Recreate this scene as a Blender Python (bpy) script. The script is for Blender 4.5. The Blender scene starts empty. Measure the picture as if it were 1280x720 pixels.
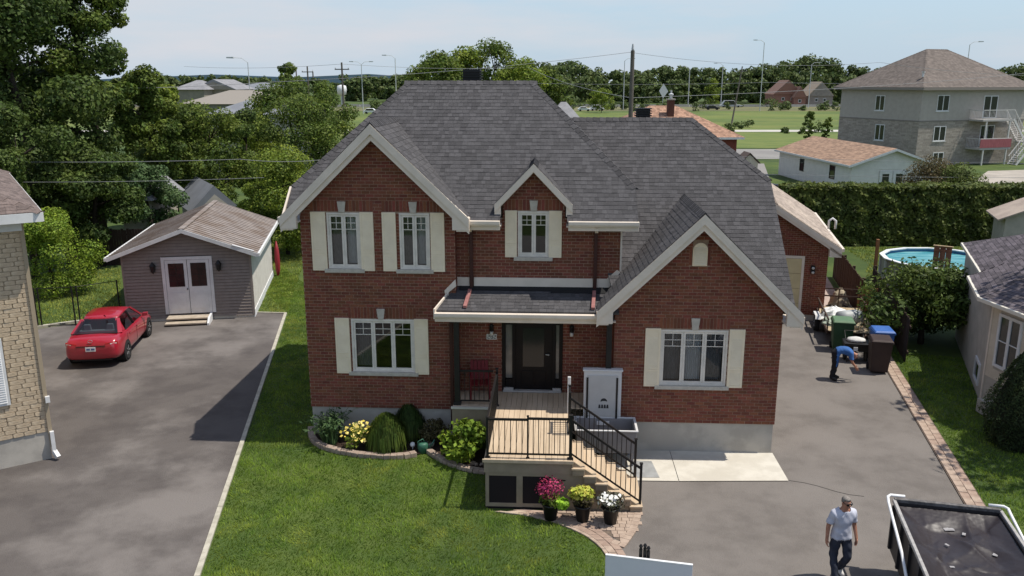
import bpy, math, random
import numpy as np
from mathutils import Vector, Matrix

# ------------------------------------------------------------------ camera, sky, sun
S = bpy.context.scene
COL = S.collection
CAM_H, FPX, PITCH = 9.4, 1044.0, math.radians(13.83)
cd = bpy.data.cameras.new('camera'); cam = bpy.data.objects.new('camera', cd); COL.objects.link(cam)
cam.location = (0, 0, CAM_H); cam.rotation_euler = (math.radians(90) - PITCH, 0, 0)
cd.sensor_width = 36.0; cd.lens = 36.0 * FPX / 1280.0; cd.clip_start = 0.1; cd.clip_end = 30000
S.camera = cam

SUN_EL, SUN_AZ = math.radians(65.0), math.radians(-1.0)      # azimuth: angle from +X, sun stands to the right
W = bpy.data.worlds.new('World'); S.world = W; W.use_nodes = True
wn, wl = W.node_tree.nodes, W.node_tree.links
wn.clear()
wo = wn.new('ShaderNodeOutputWorld'); bg = wn.new('ShaderNodeBackground')
sky = wn.new('ShaderNodeTexSky'); sky.sky_type = 'NISHITA'; sky.sun_disc = False
sky.sun_elevation = SUN_EL; sky.sun_rotation = math.radians(90) - SUN_AZ
sky.altitude = 20; sky.air_density = 1.0; sky.dust_density = .5; sky.ozone_density = 2.0
bg.inputs['Strength'].default_value = 0.15
tc = wn.new('ShaderNodeTexCoord'); mp = wn.new('ShaderNodeMapping'); mp.inputs['Scale'].default_value = (1.3, 1.3, 7.5)
mp.inputs['Location'].default_value = (.35, .1, .6)
nz = wn.new('ShaderNodeTexNoise'); nz.inputs['Scale'].default_value = 1.7; nz.inputs['Detail'].default_value = 7; nz.inputs['Roughness'].default_value = .55
rp = wn.new('ShaderNodeValToRGB'); rp.color_ramp.elements[0].position = .44; rp.color_ramp.elements[1].position = .66
rp.color_ramp.elements[0].color = (.02, .02, .02, 1); rp.color_ramp.elements[1].color = (.85, .85, .85, 1)
mx = wn.new('ShaderNodeMix'); mx.data_type = 'RGBA'; mx.inputs['B'].default_value = (4.6, 4.65, 4.95, 1)
wl.new(tc.outputs['Generated'], mp.inputs['Vector']); wl.new(mp.outputs['Vector'], nz.inputs['Vector'])
sx = wn.new('ShaderNodeSeparateXYZ'); wl.new(tc.outputs['Generated'], sx.inputs['Vector'])       # pale summer haze low over the horizon
hr = wn.new('ShaderNodeMapRange'); hr.interpolation_type = 'SMOOTHERSTEP'
hr.inputs['From Min'].default_value = -.02; hr.inputs['From Max'].default_value = .26; hr.inputs['To Min'].default_value = .9; hr.inputs['To Max'].default_value = 0
wl.new(sx.outputs['Z'], hr.inputs['Value'])
hm = wn.new('ShaderNodeMix'); hm.data_type = 'RGBA'; hm.inputs['B'].default_value = (3.15, 4.05, 5.0, 1)
wl.new(hr.outputs['Result'], hm.inputs['Factor']); wl.new(sky.outputs['Color'], hm.inputs['A'])
wl.new(nz.outputs['Fac'], rp.inputs['Fac']); wl.new(rp.outputs['Color'], mx.inputs['Factor'])
wl.new(hm.outputs['Result'], mx.inputs['A']); wl.new(mx.outputs['Result'], bg.inputs['Color'])
wl.new(bg.outputs['Background'], wo.inputs['Surface'])

sl = bpy.data.lights.new('sun', 'SUN'); sl.energy = 4.8; sl.angle = math.radians(.53); sl.color = (1, .94, .84)
so = bpy.data.objects.new('sun', sl); COL.objects.link(so)
sdir = Vector((math.cos(SUN_EL) * math.cos(SUN_AZ), math.cos(SUN_EL) * math.sin(SUN_AZ), math.sin(SUN_EL)))
so.rotation_euler = sdir.to_track_quat('Z', 'Y').to_euler(); so.location = (30, 0, 60)
S.view_settings.view_transform = 'Standard'; S.view_settings.look = 'None'
S.view_settings.exposure = 0.0; S.view_settings.gamma = 1.0; S.view_settings.use_curve_mapping = False
S.render.engine = 'CYCLES'
S.cycles.use_denoising = True
try: S.cycles.denoiser = 'OPENIMAGEDENOISE'
except Exception: pass
S.cycles.max_bounces = 6; S.cycles.transparent_max_bounces = 12
S.cycles.caustics_reflective = False; S.cycles.caustics_refractive = False

# ------------------------------------------------------------------ photo pixel -> place
def ray(px, py):
    x, y = (px - 640) / FPX, -(py - 360) / FPX
    return Vector((x, math.cos(PITCH) + y * math.sin(PITCH), -math.sin(PITCH) + y * math.cos(PITCH)))
def GP(px, py, z=0.0):                       # where the ray meets the level z
    r = ray(px, py); t = (z - CAM_H) / r.z
    return Vector((r.x * t, r.y * t, z))
def XY(px, Y, z=0.0):                        # the x of a pixel column at distance Y, height z
    zc = Y * math.cos(PITCH) - (z - CAM_H) * math.sin(PITCH)
    return (px - 640) / FPX * zc
def ZAT(py, Y):                              # the height a pixel row has at distance Y
    r = ray(640, py); return CAM_H + r.z / r.y * Y

# ------------------------------------------------------------------ materials
MATS = {}
def mat(name, col, rough=.7, col2=None, scale=3.0, detail=5, lo=.35, hi=.65, island=0.0, bump=0.0, bscale=60.0,
        metal=0.0, spec=.35, translucent=0.0, coat=0.0, stretch=None, col3=None, scale3=.4, hue=0.0, lo3=.45, hi3=.62, coord='Object'):
    if name in MATS: return MATS[name]
    m = bpy.data.materials.new(name); m.use_nodes = True; MATS[name] = m
    n, l = m.node_tree.nodes, m.node_tree.links
    b = n['Principled BSDF']; out = n['Material Output']
    b.inputs['Roughness'].default_value = rough; b.inputs['Metallic'].default_value = metal
    b.inputs['Specular IOR Level'].default_value = spec
    if coat: b.inputs['Coat Weight'].default_value = coat; b.inputs['Coat Roughness'].default_value = .06
    c4 = (*col, 1); b.inputs['Base Color'].default_value = c4
    if coord == 'World':
        g = n.new('ShaderNodeNewGeometry'); vec = g.outputs['Position']
    else:
        t = n.new('ShaderNodeTexCoord'); vec = t.outputs[coord]
    if stretch:
        mp = n.new('ShaderNodeMapping'); mp.inputs['Scale'].default_value = stretch; l.new(vec, mp.inputs['Vector']); vec = mp.outputs['Vector']
    cur = None
    def noise_mix(a, bcol, sc, lo, hi, det):
        nz = n.new('ShaderNodeTexNoise'); nz.inputs['Scale'].default_value = sc; nz.inputs['Detail'].default_value = det; nz.inputs['Roughness'].default_value = .6
        l.new(vec, nz.inputs['Vector'])
        mr = n.new('ShaderNodeMapRange'); mr.inputs['From Min'].default_value = lo; mr.inputs['From Max'].default_value = hi; mr.interpolation_type = 'SMOOTHSTEP'
        l.new(nz.outputs['Fac'], mr.inputs['Value'])
        mx = n.new('ShaderNodeMix'); mx.data_type = 'RGBA'; l.new(mr.outputs['Result'], mx.inputs['Factor'])
        if a is None: mx.inputs['A'].default_value = c4
        else: l.new(a, mx.inputs['A'])
        mx.inputs['B'].default_value = (*bcol, 1)
        return mx.outputs['Result']
    if col2: cur = noise_mix(cur, col2, scale, lo, hi, detail)
    if col3: cur = noise_mix(cur, col3, scale3, lo3, hi3, 6)
    if island or hue:
        g = n.new('ShaderNodeNewGeometry')
        h = n.new('ShaderNodeHueSaturation')
        mr = n.new('ShaderNodeMapRange'); mr.inputs['To Min'].default_value = 1 - island; mr.inputs['To Max'].default_value = 1 + island
        l.new(g.outputs['Random Per Island'], mr.inputs['Value']); l.new(mr.outputs['Result'], h.inputs['Value'])
        if hue:
            wn_ = n.new('ShaderNodeTexWhiteNoise'); wn_.noise_dimensions = '1D'; l.new(g.outputs['Random Per Island'], wn_.inputs['W'])
            mr2 = n.new('ShaderNodeMapRange'); mr2.inputs['To Min'].default_value = .5 - hue; mr2.inputs['To Max'].default_value = .5 + hue
            l.new(wn_.outputs['Value'], mr2.inputs['Value']); l.new(mr2.outputs['Result'], h.inputs['Hue'])
        if cur is None: h.inputs['Color'].default_value = c4
        else: l.new(cur, h.inputs['Color'])
        cur = h.outputs['Color']
    if cur is not None: l.new(cur, b.inputs['Base Color'])
    if bump:
        nb = n.new('ShaderNodeTexNoise'); nb.inputs['Scale'].default_value = bscale; nb.inputs['Detail'].default_value = 4
        l.new(vec, nb.inputs['Vector'])
        bp = n.new('ShaderNodeBump'); bp.inputs['Strength'].default_value = bump; bp.inputs['Distance'].default_value = .02
        l.new(nb.outputs['Fac'], bp.inputs['Height']); l.new(bp.outputs['Normal'], b.inputs['Normal'])
    if translucent:
        tr = n.new('ShaderNodeBsdfTranslucent'); ms = n.new('ShaderNodeMixShader'); ms.inputs['Fac'].default_value = translucent
        if cur is not None: l.new(cur, tr.inputs['Color'])
        else: tr.inputs['Color'].default_value = c4
        l.new(b.outputs['BSDF'], ms.inputs[1]); l.new(tr.outputs['BSDF'], ms.inputs[2]); l.new(ms.outputs['Shader'], out.inputs['Surface'])
    return m
def glass(name, tint=(.78, .80, .81), refl=.04):
    if name in MATS: return MATS[name]
    m = bpy.data.materials.new(name); m.use_nodes = True; MATS[name] = m
    n, l = m.node_tree.nodes, m.node_tree.links
    out = n['Material Output']; n.remove(n['Principled BSDF'])
    tr = n.new('ShaderNodeBsdfTransparent'); tr.inputs['Color'].default_value = (*tint, 1)
    gl = n.new('ShaderNodeBsdfGlossy'); gl.inputs['Roughness'].default_value = .02
    fr = n.new('ShaderNodeFresnel'); fr.inputs['IOR'].default_value = 1.5
    ad = n.new('ShaderNodeMath'); ad.operation = 'ADD'; ad.inputs[1].default_value = refl; l.new(fr.outputs['Fac'], ad.inputs[0])
    ms = n.new('ShaderNodeMixShader'); l.new(ad.outputs['Value'], ms.inputs['Fac'])
    l.new(tr.outputs['BSDF'], ms.inputs[1]); l.new(gl.outputs['BSDF'], ms.inputs[2]); l.new(ms.outputs['Shader'], out.inputs['Surface'])
    return m

M_BRICK = mat('red_brick', (.205, .066, .038), .85, (.155, .049, .029), 14, island=.26, hue=.012, bump=.25, bscale=70, col3=(.178, .057, .034), scale3=.7)
M_MORTAR = mat('mortar', (.40, .285, .205), .95, (.31, .215, .155), 8, bump=.2)
M_SHING = mat('charcoal_shingle', (.083, .080, .083), .92, (.070, .067, .070), 20, island=.24, bump=.5, bscale=220)
M_SHING_CAP = mat('shingle_cap', (.078, .075, .078), .92, (.055, .053, .056), 16, island=.3, bump=.4, bscale=180)
M_CREAM = mat('cream_aluminium', (.74, .645, .545), .5, (.67, .585, .49), 2.2, bump=.03)
M_SHUT = mat('cream_shutter', (.85, .735, .545), .55, (.79, .675, .495), 3, bump=.05)
M_VINYL = mat('window_vinyl', (.76, .70, .62), .4, (.64, .595, .53), 4)
M_SILL = mat('sill_stone', (.52, .48, .41), .85, (.44, .40, .34), 9, bump=.2)
M_CONC = mat('foundation_concrete', (.46, .425, .37), .9, (.35, .325, .285), 1.6, bump=.25, bscale=40, col3=(.38, .35, .305), scale3=.8)
M_SLAB = mat('slab_concrete', (.60, .565, .49), .9, (.52, .485, .415), 2.2, bump=.2, bscale=50, col3=(.50, .465, .395), scale3=.7)
M_BROWN = mat('brown_aluminium', (.060, .017, .012), .5, (.042, .012, .009), 6)
M_PINK = mat('pink_downspout', (.36, .17, .155), .55, (.29, .12, .11), 7)  # pinker and paler than the brown downspouts
M_BLACK = mat('black_metal', (.012, .011, .011), .42, (.018, .016, .016), 9)
M_DOOR = mat('dark_door', (.006, .0045, .005), .45, (.009, .006, .006), 5, spec=.2)
M_DARKIN = mat('dark_interior', (.02, .018, .018), .9)
M_GLASS = glass('window_glass'); M_GLASS_D = glass('dark_glass', (.25, .27, .28), .04)
M_CURT = mat('curtain_cloth', (.80, .80, .79), .95, (.62, .62, .62), 6, stretch=(9, 1, 1))
M_CURT2 = mat('dark_curtain', (.30, .29, .285), .95, (.2, .195, .19), 6, stretch=(9, 1, 1))
M_DECK = mat('deck_board', (.60, .47, .33), .7, (.50, .385, .265), 5, island=.13, bump=.15, stretch=(1, .15, 1))
M_TAUPE = mat('taupe_paint', (.30, .24, .175), .65, (.25, .20, .145), 3, bump=.05)
M_SCREEN = mat('dark_screen', (.012, .007, .009), .8)
M_WHITE = mat('white_paint', (.74, .745, .75), .45, (.66, .665, .67), 3)
M_ASPH = mat('asphalt', (.108, .095, .088), .93, (.078, .068, .064), .75, detail=12, bump=.7, bscale=45, col3=(.180, .162, .150), scale3=.21, lo=.38, hi=.66, lo3=.47, hi3=.64, coord='World')
M_ASPH2 = mat('smooth_asphalt', (.172, .154, .139), .93, (.136, .121, .109), 1.4, detail=12, bump=.7, bscale=45, col3=(.188, .169, .153), scale3=.3, coord='World')
M_ASPHF = mat('old_asphalt', (.26, .25, .235), .95, (.21, .20, .19), .08, coord='World')
M_GROUND = mat('grass_ground', (.052, .088, .016), .95, (.083, .115, .022), .6, col3=(.038, .066, .014), scale3=.12, bump=.6, bscale=14, coord='World')
M_FIELD = mat('mown_field', (.105, .148, .028), .95, (.15, .17, .040), .05, col3=(.078, .115, .024), scale3=.02, coord='World')
M_GRASS = mat('grass_blades', (.20, .295, .038), .7, (.36, .37, .070), .42, lo=.47, hi=.76, island=.34, hue=.012, translucent=.4, spec=.2, coord='World', col3=(.115, .195, .028), scale3=1.9, lo3=.42, hi3=.64)
M_SOIL = mat('dark_mulch', (.030, .018, .012), .98, (.045, .027, .018), 15, bump=.8, bscale=60)
M_BLOCK = mat('edging_block', (.40, .315, .25), .9, (.30, .225, .18), 7, island=.18, bump=.4, bscale=50)
M_PAVER = mat('tan_paver', (.46, .365, .28), .9, (.37, .285, .215), 7, island=.2, hue=.012, bump=.3, bscale=60)
M_PAVER_R = mat('rose_paver', (.40, .295, .23), .9, (.32, .225, .175), 7, island=.2, bump=.3, bscale=60)
M_SAND = mat('joint_sand', (.17, .13, .10), .98, (.12, .09, .07), 12)
M_CURB = mat('kerb_concrete', (.48, .45, .37), .9, (.36, .335, .27), 5, bump=.3)
M_BARK = mat('bark', (.055, .042, .032), .95, (.035, .026, .02), 9, bump=.8, bscale=25)
M_POLEW = mat('weathered_pole', (.17, .145, .125), .95, (.11, .095, .08), 4, stretch=(8, 8, .5))
M_POLEM = mat('galvanised_pole', (.55, .56, .57), .5, (.47, .48, .49), 3)
M_WIRE = mat('wire', (.30, .30, .31), .6)
M_FENCEW = mat('brown_fence', (.105, .062, .040), .9, (.065, .038, .026), 6, island=.25, stretch=(5, 5, .6), bump=.3)
M_FENCEO = mat('new_cedar', (.33, .155, .065), .8, (.24, .11, .045), 6, island=.15, stretch=(5, 5, .6))
def leafmat(name, c, c2, c3=None, isl=.5, tl=.32, hue=.015):
    return mat(name, c, .65, c2, .45, island=isl, hue=hue, translucent=tl, spec=.25, col3=c3, scale3=.9, coord='World')
M_LEAF_D = leafmat('leaf_dark', (.070, .112, .024), (.120, .160, .032), (.045, .078, .019), hue=.008)
M_LEAF_M = leafmat('leaf_mid', (.098, .146, .024), (.170, .212, .034), (.064, .102, .020))
M_LEAF_L = leafmat('leaf_light', (.170, .235, .030), (.26, .305, .040), (.115, .168, .024))
M_LEAF_Y = leafmat('leaf_yellowgreen', (0.195, 0.280, 0.029), (0.260, 0.332, 0.039), (0.130, 0.208, 0.023))
M_LEAF_H = leafmat('leaf_hedge', (.105, .135, .030), (.150, .175, .040), (.070, .095, .024))
M_LEAF_B = leafmat('leaf_bluegreen', (0.072, 0.128, 0.048), (0.096, 0.152, 0.056))
M_LEAF_BR = leafmat('leaf_bronze', (0.136, 0.099, 0.042), (0.088, 0.080, 0.035))
M_LEAF_G = leafmat('leaf_gold', (.36, .31, .025), (.22, .24, .03), tl=.2)
M_LEAF_FAR = leafmat('leaf_far', (.095, .132, .040), (.140, .178, .050), (.068, .098, .036))

# ------------------------------------------------------------------ mesh builder and scene graph helpers
OFF = {}
class MB:
    def __init__(s): s.v = []; s.f = []
    def add(s, vs, fs):
        o = len(s.v); s.v += [tuple(p) for p in vs]; s.f += [tuple(i + o for i in f) for f in fs]; return s
    def quad(s, a, b, c, d): return s.add([a, b, c, d], [(0, 1, 2, 3)])
    def box(s, x0, x1, y0, y1, z0, z1):
        return s.add([(x0, y0, z0), (x1, y0, z0), (x1, y1, z0), (x0, y1, z0), (x0, y0, z1), (x1, y0, z1), (x1, y1, z1), (x0, y1, z1)],
                     [(0, 3, 2, 1), (4, 5, 6, 7), (0, 1, 5, 4), (1, 2, 6, 5), (2, 3, 7, 6), (3, 0, 4, 7)])
    def mbox(s, M, sx, sy, sz):                       # centred box under a matrix
        vs = [M @ Vector((x * sx / 2, y * sy / 2, z * sz / 2)) for z in (-1, 1) for x, y in ((-1, -1), (1, -1), (1, 1), (-1, 1))]
        return s.add(vs, [(0, 3, 2, 1), (4, 5, 6, 7), (0, 1, 5, 4), (1, 2, 6, 5), (2, 3, 7, 6), (3, 0, 4, 7)])
    def prism(s, pts, ext):                           # polygon swept along a vector
        n = len(pts); e = Vector(ext); a = [Vector(p) for p in pts]
        nrm = Vector((0, 0, 0))
        for i in range(n): nrm += a[i].cross(a[(i + 1) % n])
        if nrm.dot(e) > 0: a = a[::-1]
        vs = a + [p + e for p in a]
        return s.add(vs, [tuple(range(n)), tuple(range(2 * n - 1, n - 1, -1))] + [(i, i + n, (i + 1) % n + n, (i + 1) % n) for i in range(n)])
    def bar(s, p, q, w, h):                           # rectangular bar, h is the upright side
        p, q = Vector(p), Vector(q); d = q - p; L = d.length; x = d / L
        up = Vector((0, 0, 1)) if abs(x.z) < .95 else Vector((0, 1, 0))
        y = up.cross(x).normalized(); z = x.cross(y)
        M = Matrix((x, y, z)).transposed().to_4x4(); M.translation = (p + q) / 2
        return s.mbox(M, L, w, h)
    def tube(s, pts, r, n=8, caps=True):
        pts = [Vector(p) for p in pts]; k = len(pts)
        rs = r if isinstance(r, (list, tuple)) else [r] * k
        vs = []; up0 = None
        for i, p in enumerate(pts):
            d = (pts[min(i + 1, k - 1)] - pts[max(i - 1, 0)]).normalized()
            up = up0 if up0 is not None else (Vector((0, 0, 1)) if abs(d.z) < .9 else Vector((1, 0, 0)))
            x = up.cross(d)
            if x.length < 1e-4: x = Vector((1, 0, 0)).cross(d)
            x.normalize(); y = d.cross(x); up0 = y
            for j in range(n):
                a = 2 * math.pi * j / n; vs.append(p + (x * math.cos(a) + y * math.sin(a)) * rs[i])
        fs = [(i * n + j, i * n + (j + 1) % n, (i + 1) * n + (j + 1) % n, (i + 1) * n + j) for i in range(k - 1) for j in range(n)]
        if caps: fs += [tuple(range(n - 1, -1, -1)), tuple((k - 1) * n + j for j in range(n))]
        return s.add(vs, fs)
    def lathe(s, prof, c=(0, 0, 0), n=16, sx=1, sy=1):
        vs = [(c[0] + r * sx * math.cos(2 * math.pi * j / n), c[1] + r * sy * math.sin(2 * math.pi * j / n), c[2] + z) for r, z in prof for j in range(n)]
        k = len(prof)
        fs = [(i * n + j, i * n + (j + 1) % n, (i + 1) * n + (j + 1) % n, (i + 1) * n + j) for i in range(k - 1) for j in range(n)]
        fs += [tuple(range(n - 1, -1, -1)), tuple((k - 1) * n + j for j in range(n))]
        return s.add(vs, fs)
    def build(s, name, m, parent=None, smooth=False, kind=None, bevel=0.0, label=None):
        me = bpy.data.meshes.new(name)
        o = OFF.get(parent.name, (0, 0)) if parent is not None else (0, 0)
        me.from_pydata([(p[0] - o[0], p[1] - o[1], p[2]) for p in s.v], [], s.f); me.update()
        me.materials.append(m)
        if smooth: me.polygons.foreach_set('use_smooth', [True] * len(me.polygons))
        return link(name, me, parent, kind, bevel, label)
def link(name, me, parent=None, kind=None, bevel=0.0, label=None):
    ob = bpy.data.objects.new(name, me); COL.objects.link(ob)
    if parent is not None:
        ob.parent = parent
        if parent.name in OFF: OFF[ob.name] = OFF[parent.name]
    if kind: ob['kind'] = kind
    if label: ob['label'] = label
    if bevel:
        b = ob.modifiers.new('bevel', 'BEVEL'); b.width = bevel; b.segments = 2; b.limit_method = 'ANGLE'
    return ob
def tag(o, label, cat, group=None):
    o['label'] = label; o['category'] = cat
    if group: o['group'] = group
    return o
def thing(name, label, cat, loc=(0, 0, 0), rz=0.0, group=None, off=None):
    o = bpy.data.objects.new(name, None); COL.objects.link(o); o.empty_display_size = .2
    o.location = loc; o.rotation_euler = (0, 0, rz)
    if off is not None: OFF[o.name] = off
    return tag(o, label, cat, group)
def framed(name, label, cat, rz, base, group=None):
    """thing whose parts are written in a frame turned by rz about the world origin; its Empty stands at base (in that frame)"""
    c, s_ = math.cos(rz), math.sin(rz)
    return thing(name, label, cat, (base[0] * c - base[1] * s_, base[0] * s_ + base[1] * c, 0), rz, group, base)
def tof(p, rz):
    c, s_ = math.cos(rz), math.sin(rz); return (p[0] * c + p[1] * s_, -p[0] * s_ + p[1] * c)
def struct(mb, name, m, kind='structure', label=None): return mb.build(name, m, None, kind=kind, label=label)
def copy_tree(o, parent=None):
    c = o.copy(); COL.objects.link(c); c.parent = parent
    for ch in o.children: copy_tree(ch, c)
    return c
def mesh_np(name, V, F4, m, parent=None, kind=None, smooth=False):
    """fast mesh from numpy arrays: V (n,3), F4 (k,3 or 4)"""
    o = OFF.get(parent.name, (0, 0)) if parent is not None else (0, 0)
    V = np.asarray(V, dtype=np.float32) - np.array([o[0], o[1], 0], dtype=np.float32)
    F4 = np.asarray(F4, dtype=np.int32); k, w = F4.shape
    me = bpy.data.meshes.new(name)
    me.vertices.add(len(V)); me.vertices.foreach_set('co', V.ravel())
    me.loops.add(k * w); me.loops.foreach_set('vertex_index', F4.ravel())
    me.polygons.add(k); me.polygons.foreach_set('loop_start', np.arange(0, k * w, w, dtype=np.int32))
    me.polygons.foreach_set('loop_total', np.full(k, w, dtype=np.int32))
    me.update(calc_edges=True); me.materials.append(m)
    return link(name, me, parent, kind)

# ------------------------------------------------------------------ courses of bricks and shingles
def interval(poly, t):
    xs = []
    n = len(poly)
    for i in range(n):
        (x0, y0), (x1, y1) = poly[i], poly[(i + 1) % n]
        if abs(y1 - y0) < 1e-9:
            if abs(y0 - t) < 1e-9: xs += [x0, x1]
        elif min(y0, y1) - 1e-9 <= t <= max(y0, y1) + 1e-9:
            xs.append(x0 + (x1 - x0) * (t - y0) / (y1 - y0))
    return (min(xs), max(xs)) if xs else None
def bricks(mb, poly, mapf, holes=(), bl=.215, bh=.083, j=.013, proud=.008, rng=None, soldier=()):
    """running-bond bricks in a convex (s,z) polygon minus rectangular holes; soldier = rectangles laid with upright bricks"""
    rng = rng or random.Random(3)
    z0 = min(p[1] for p in poly); z1 = max(p[1] for p in poly)
    soldier = [(a, b, c, z0 + math.ceil((d - z0) / bh - .05) * bh) for a, b, c, d in soldier]
    blocks = list(holes) + list(soldier)
    nrow = int(math.ceil((z1 - z0) / bh))
    def put(a0, b0, a1, b1, za, zb):
        d = proud + rng.uniform(-.002, .002)
        q = [(a0, za), (b0, za), (b1, zb), (a1, zb)]
        f = [mapf(s, z, d) for s, z in q]; bk = [mapf(s, z, -.004) for s, z in q]
        mb.add(f + bk, [(0, 1, 2, 3), (0, 4, 5, 1), (1, 5, 6, 2), (2, 6, 7, 3), (3, 7, 4, 0)])
    for r in range(nrow):
        za = z0 + r * bh + j / 2; zb = min(z0 + (r + 1) * bh - j / 2, z1 - .001)
        if zb - za < .02: continue
        i0, i1 = interval(poly, za), interval(poly, zb)
        if not i0 or not i1: continue
        lo, hi = min(i0[0], i1[0]), max(i0[1], i1[1])
        cut = [h for h in blocks if h[2] < zb - .01 and h[3] > za + .01]
        s = math.floor(lo / bl) * bl + (bl / 2 if r % 2 else 0) - bl
        while s < hi:
            segs = [(s + j / 2, s + bl - j / 2)]
            for h in cut:
                new = []
                for a, b in segs:
                    if b <= h[0] or a >= h[1]: new.append((a, b)); continue
                    if a < h[0] - .01: new.append((a, h[0]))
                    if b > h[1] + .01: new.append((h[1], b))
                segs = new
            for a, b in segs:
                a0, b0, a1, b1 = max(a, i0[0]), min(b, i0[1]), max(a, i1[0]), min(b, i1[1])
                if b0 - a0 < .012 and b1 - a1 < .012: continue
                if b0 < a0: a0 = b0 = (a0 + b0) / 2
                if b1 < a1: a1 = b1 = (a1 + b1) / 2
                put(a0, b0, a1, b1, za, zb)
            s += bl
    for (a, b, za, zb) in soldier:
        n = max(1, round((b - a) / .089)); w = (b - a) / n
        for k in range(n): put(a + k * w + .006, a + (k + 1) * w - .006, a + k * w + .006, a + (k + 1) * w - .006, za + .004, zb - .004)
def wallgrid(mb, s0, s1, z0, z1, holes, mapf, depth=.12):
    """flat wall sheet with rectangular openings and their reveals"""
    ss = sorted({s0, s1, *[h[i] for h in holes for i in (0, 1) if s0 < h[i] < s1]})
    zs = sorted({z0, z1, *[h[i] for h in holes for i in (2, 3) if z0 < h[i] < z1]})
    for i in range(len(ss) - 1):
        for k in range(len(zs) - 1):
            cs, cz = (ss[i] + ss[i + 1]) / 2, (zs[k] + zs[k + 1]) / 2
            if any(h[0] < cs < h[1] and h[2] < cz < h[3] for h in holes): continue
            mb.quad(*[mapf(s, z, 0) for s, z in ((ss[i], zs[k]), (ss[i + 1], zs[k]), (ss[i + 1], zs[k + 1]), (ss[i], zs[k + 1]))])
    for a, b, c, d in holes:
        for p, q in (((a, c), (b, c)), ((b, c), (b, d)), ((b, d), (a, d)), ((a, d), (a, c))):
            mb.quad(mapf(*p, 0), mapf(*p, -depth), mapf(*q, -depth), mapf(*q, 0))
def plane_axes(pts):
    a = [Vector(p) for p in pts]; n = Vector((0, 0, 0))
    for i in range(len(a)): n += (a[i] - a[0]).cross(a[(i + 1) % len(a)] - a[0])
    n.normalize()
    if n.z < 0: n = -n
    s = Vector((0, 0, 1)).cross(n).normalized(); t = n.cross(s)
    return a[0], s, t, n
def shingles(mb, polys, rng, expo=.143, tab=(.10, .20), thick=.012):
    """courses of shingle tabs over one roof plane given as convex pieces that touch"""
    O, s, t, n = plane_axes(polys[0])
    P2 = [[((Vector(p) - O).dot(s), (Vector(p) - O).dot(t)) for p in pts] for pts in polys]
    t0, t1 = min(p[1] for q in P2 for p in q), max(p[1] for q in P2 for p in q)
    P = lambda x_, t_, h_: O + s * x_ + t * t_ + n * h_
    tt = t0 + 1e-4
    while tt < t1 - .01:
        te = min(tt + expo, t1 - 1e-4); iv = []
        for q in P2:
            i0, i1 = interval(q, tt), interval(q, te)
            if i0 and i1: iv.append([i0[0], i0[1], i1[0], i1[1]])
            elif i0 or i1:
                i0 = i0 or interval(q, min(p[1] for p in q) + 1e-5) or i1; i1 = i1 or interval(q, max(p[1] for p in q) - 1e-5) or i0
                if min(p[1] for p in q) < tt: iv.append([i0[0], i0[1], i1[0], i1[1]])
        iv.sort(); mg = []
        for i in iv:
            if mg and i[0] <= mg[-1][1] + .02 and i[2] <= mg[-1][3] + .02: mg[-1][1] = max(mg[-1][1], i[1]); mg[-1][3] = max(mg[-1][3], i[3])
            else: mg.append(i)
        for l0, h0, l1, h1 in mg:
            x = min(l0, l1) - rng.uniform(0, .3)
            while x < max(h0, h1):
                w = rng.uniform(*tab); a, b = x + .002, x + w - .002
                a0, b0, a1, b1 = max(a, l0), min(b, h0), max(a, l1), min(b, h1)
                if b0 - a0 > .004 or b1 - a1 > .004:
                    if b0 < a0: a0 = b0 = (a0 + b0) / 2
                    if b1 < a1: a1 = b1 = (a1 + b1) / 2
                    h = thick * rng.uniform(.7, 1.35)
                    mb.add([P(a0, tt, h), P(b0, tt, h), P(b1, te + .012, .004), P(a1, te + .012, .004), P(a0, tt, -.002), P(b0, tt, -.002)],
                           [(0, 1, 2, 3), (4, 5, 1, 0)])
                x += w
        tt += expo
def caps(mb, p, q, wid=.13, drop=.07, step=.19, lift=.016):
    p, q = Vector(p), Vector(q); d = q - p; L = d.length; x = d / L
    y = Vector((0, 0, 1)).cross(x).normalized(); up = x.cross(y)
    if up.z < 0: up = -up
    k = max(1, int(L / step))
    for i in range(k):
        a, b = p + x * (L * i / k), p + x * (L * (i + 1) / k + .03)
        h0, h1 = lift + .016, lift
        mb.add([a + up * h0, a + y * wid + up * (h0 - drop), b + y * wid + up * (h1 - drop), b + up * h1, a - y * wid + up * (h0 - drop), b - y * wid + up * (h1 - drop)],
               [(0, 1, 2, 3), (0, 3, 5, 4), (0, 4, 1)])

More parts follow.
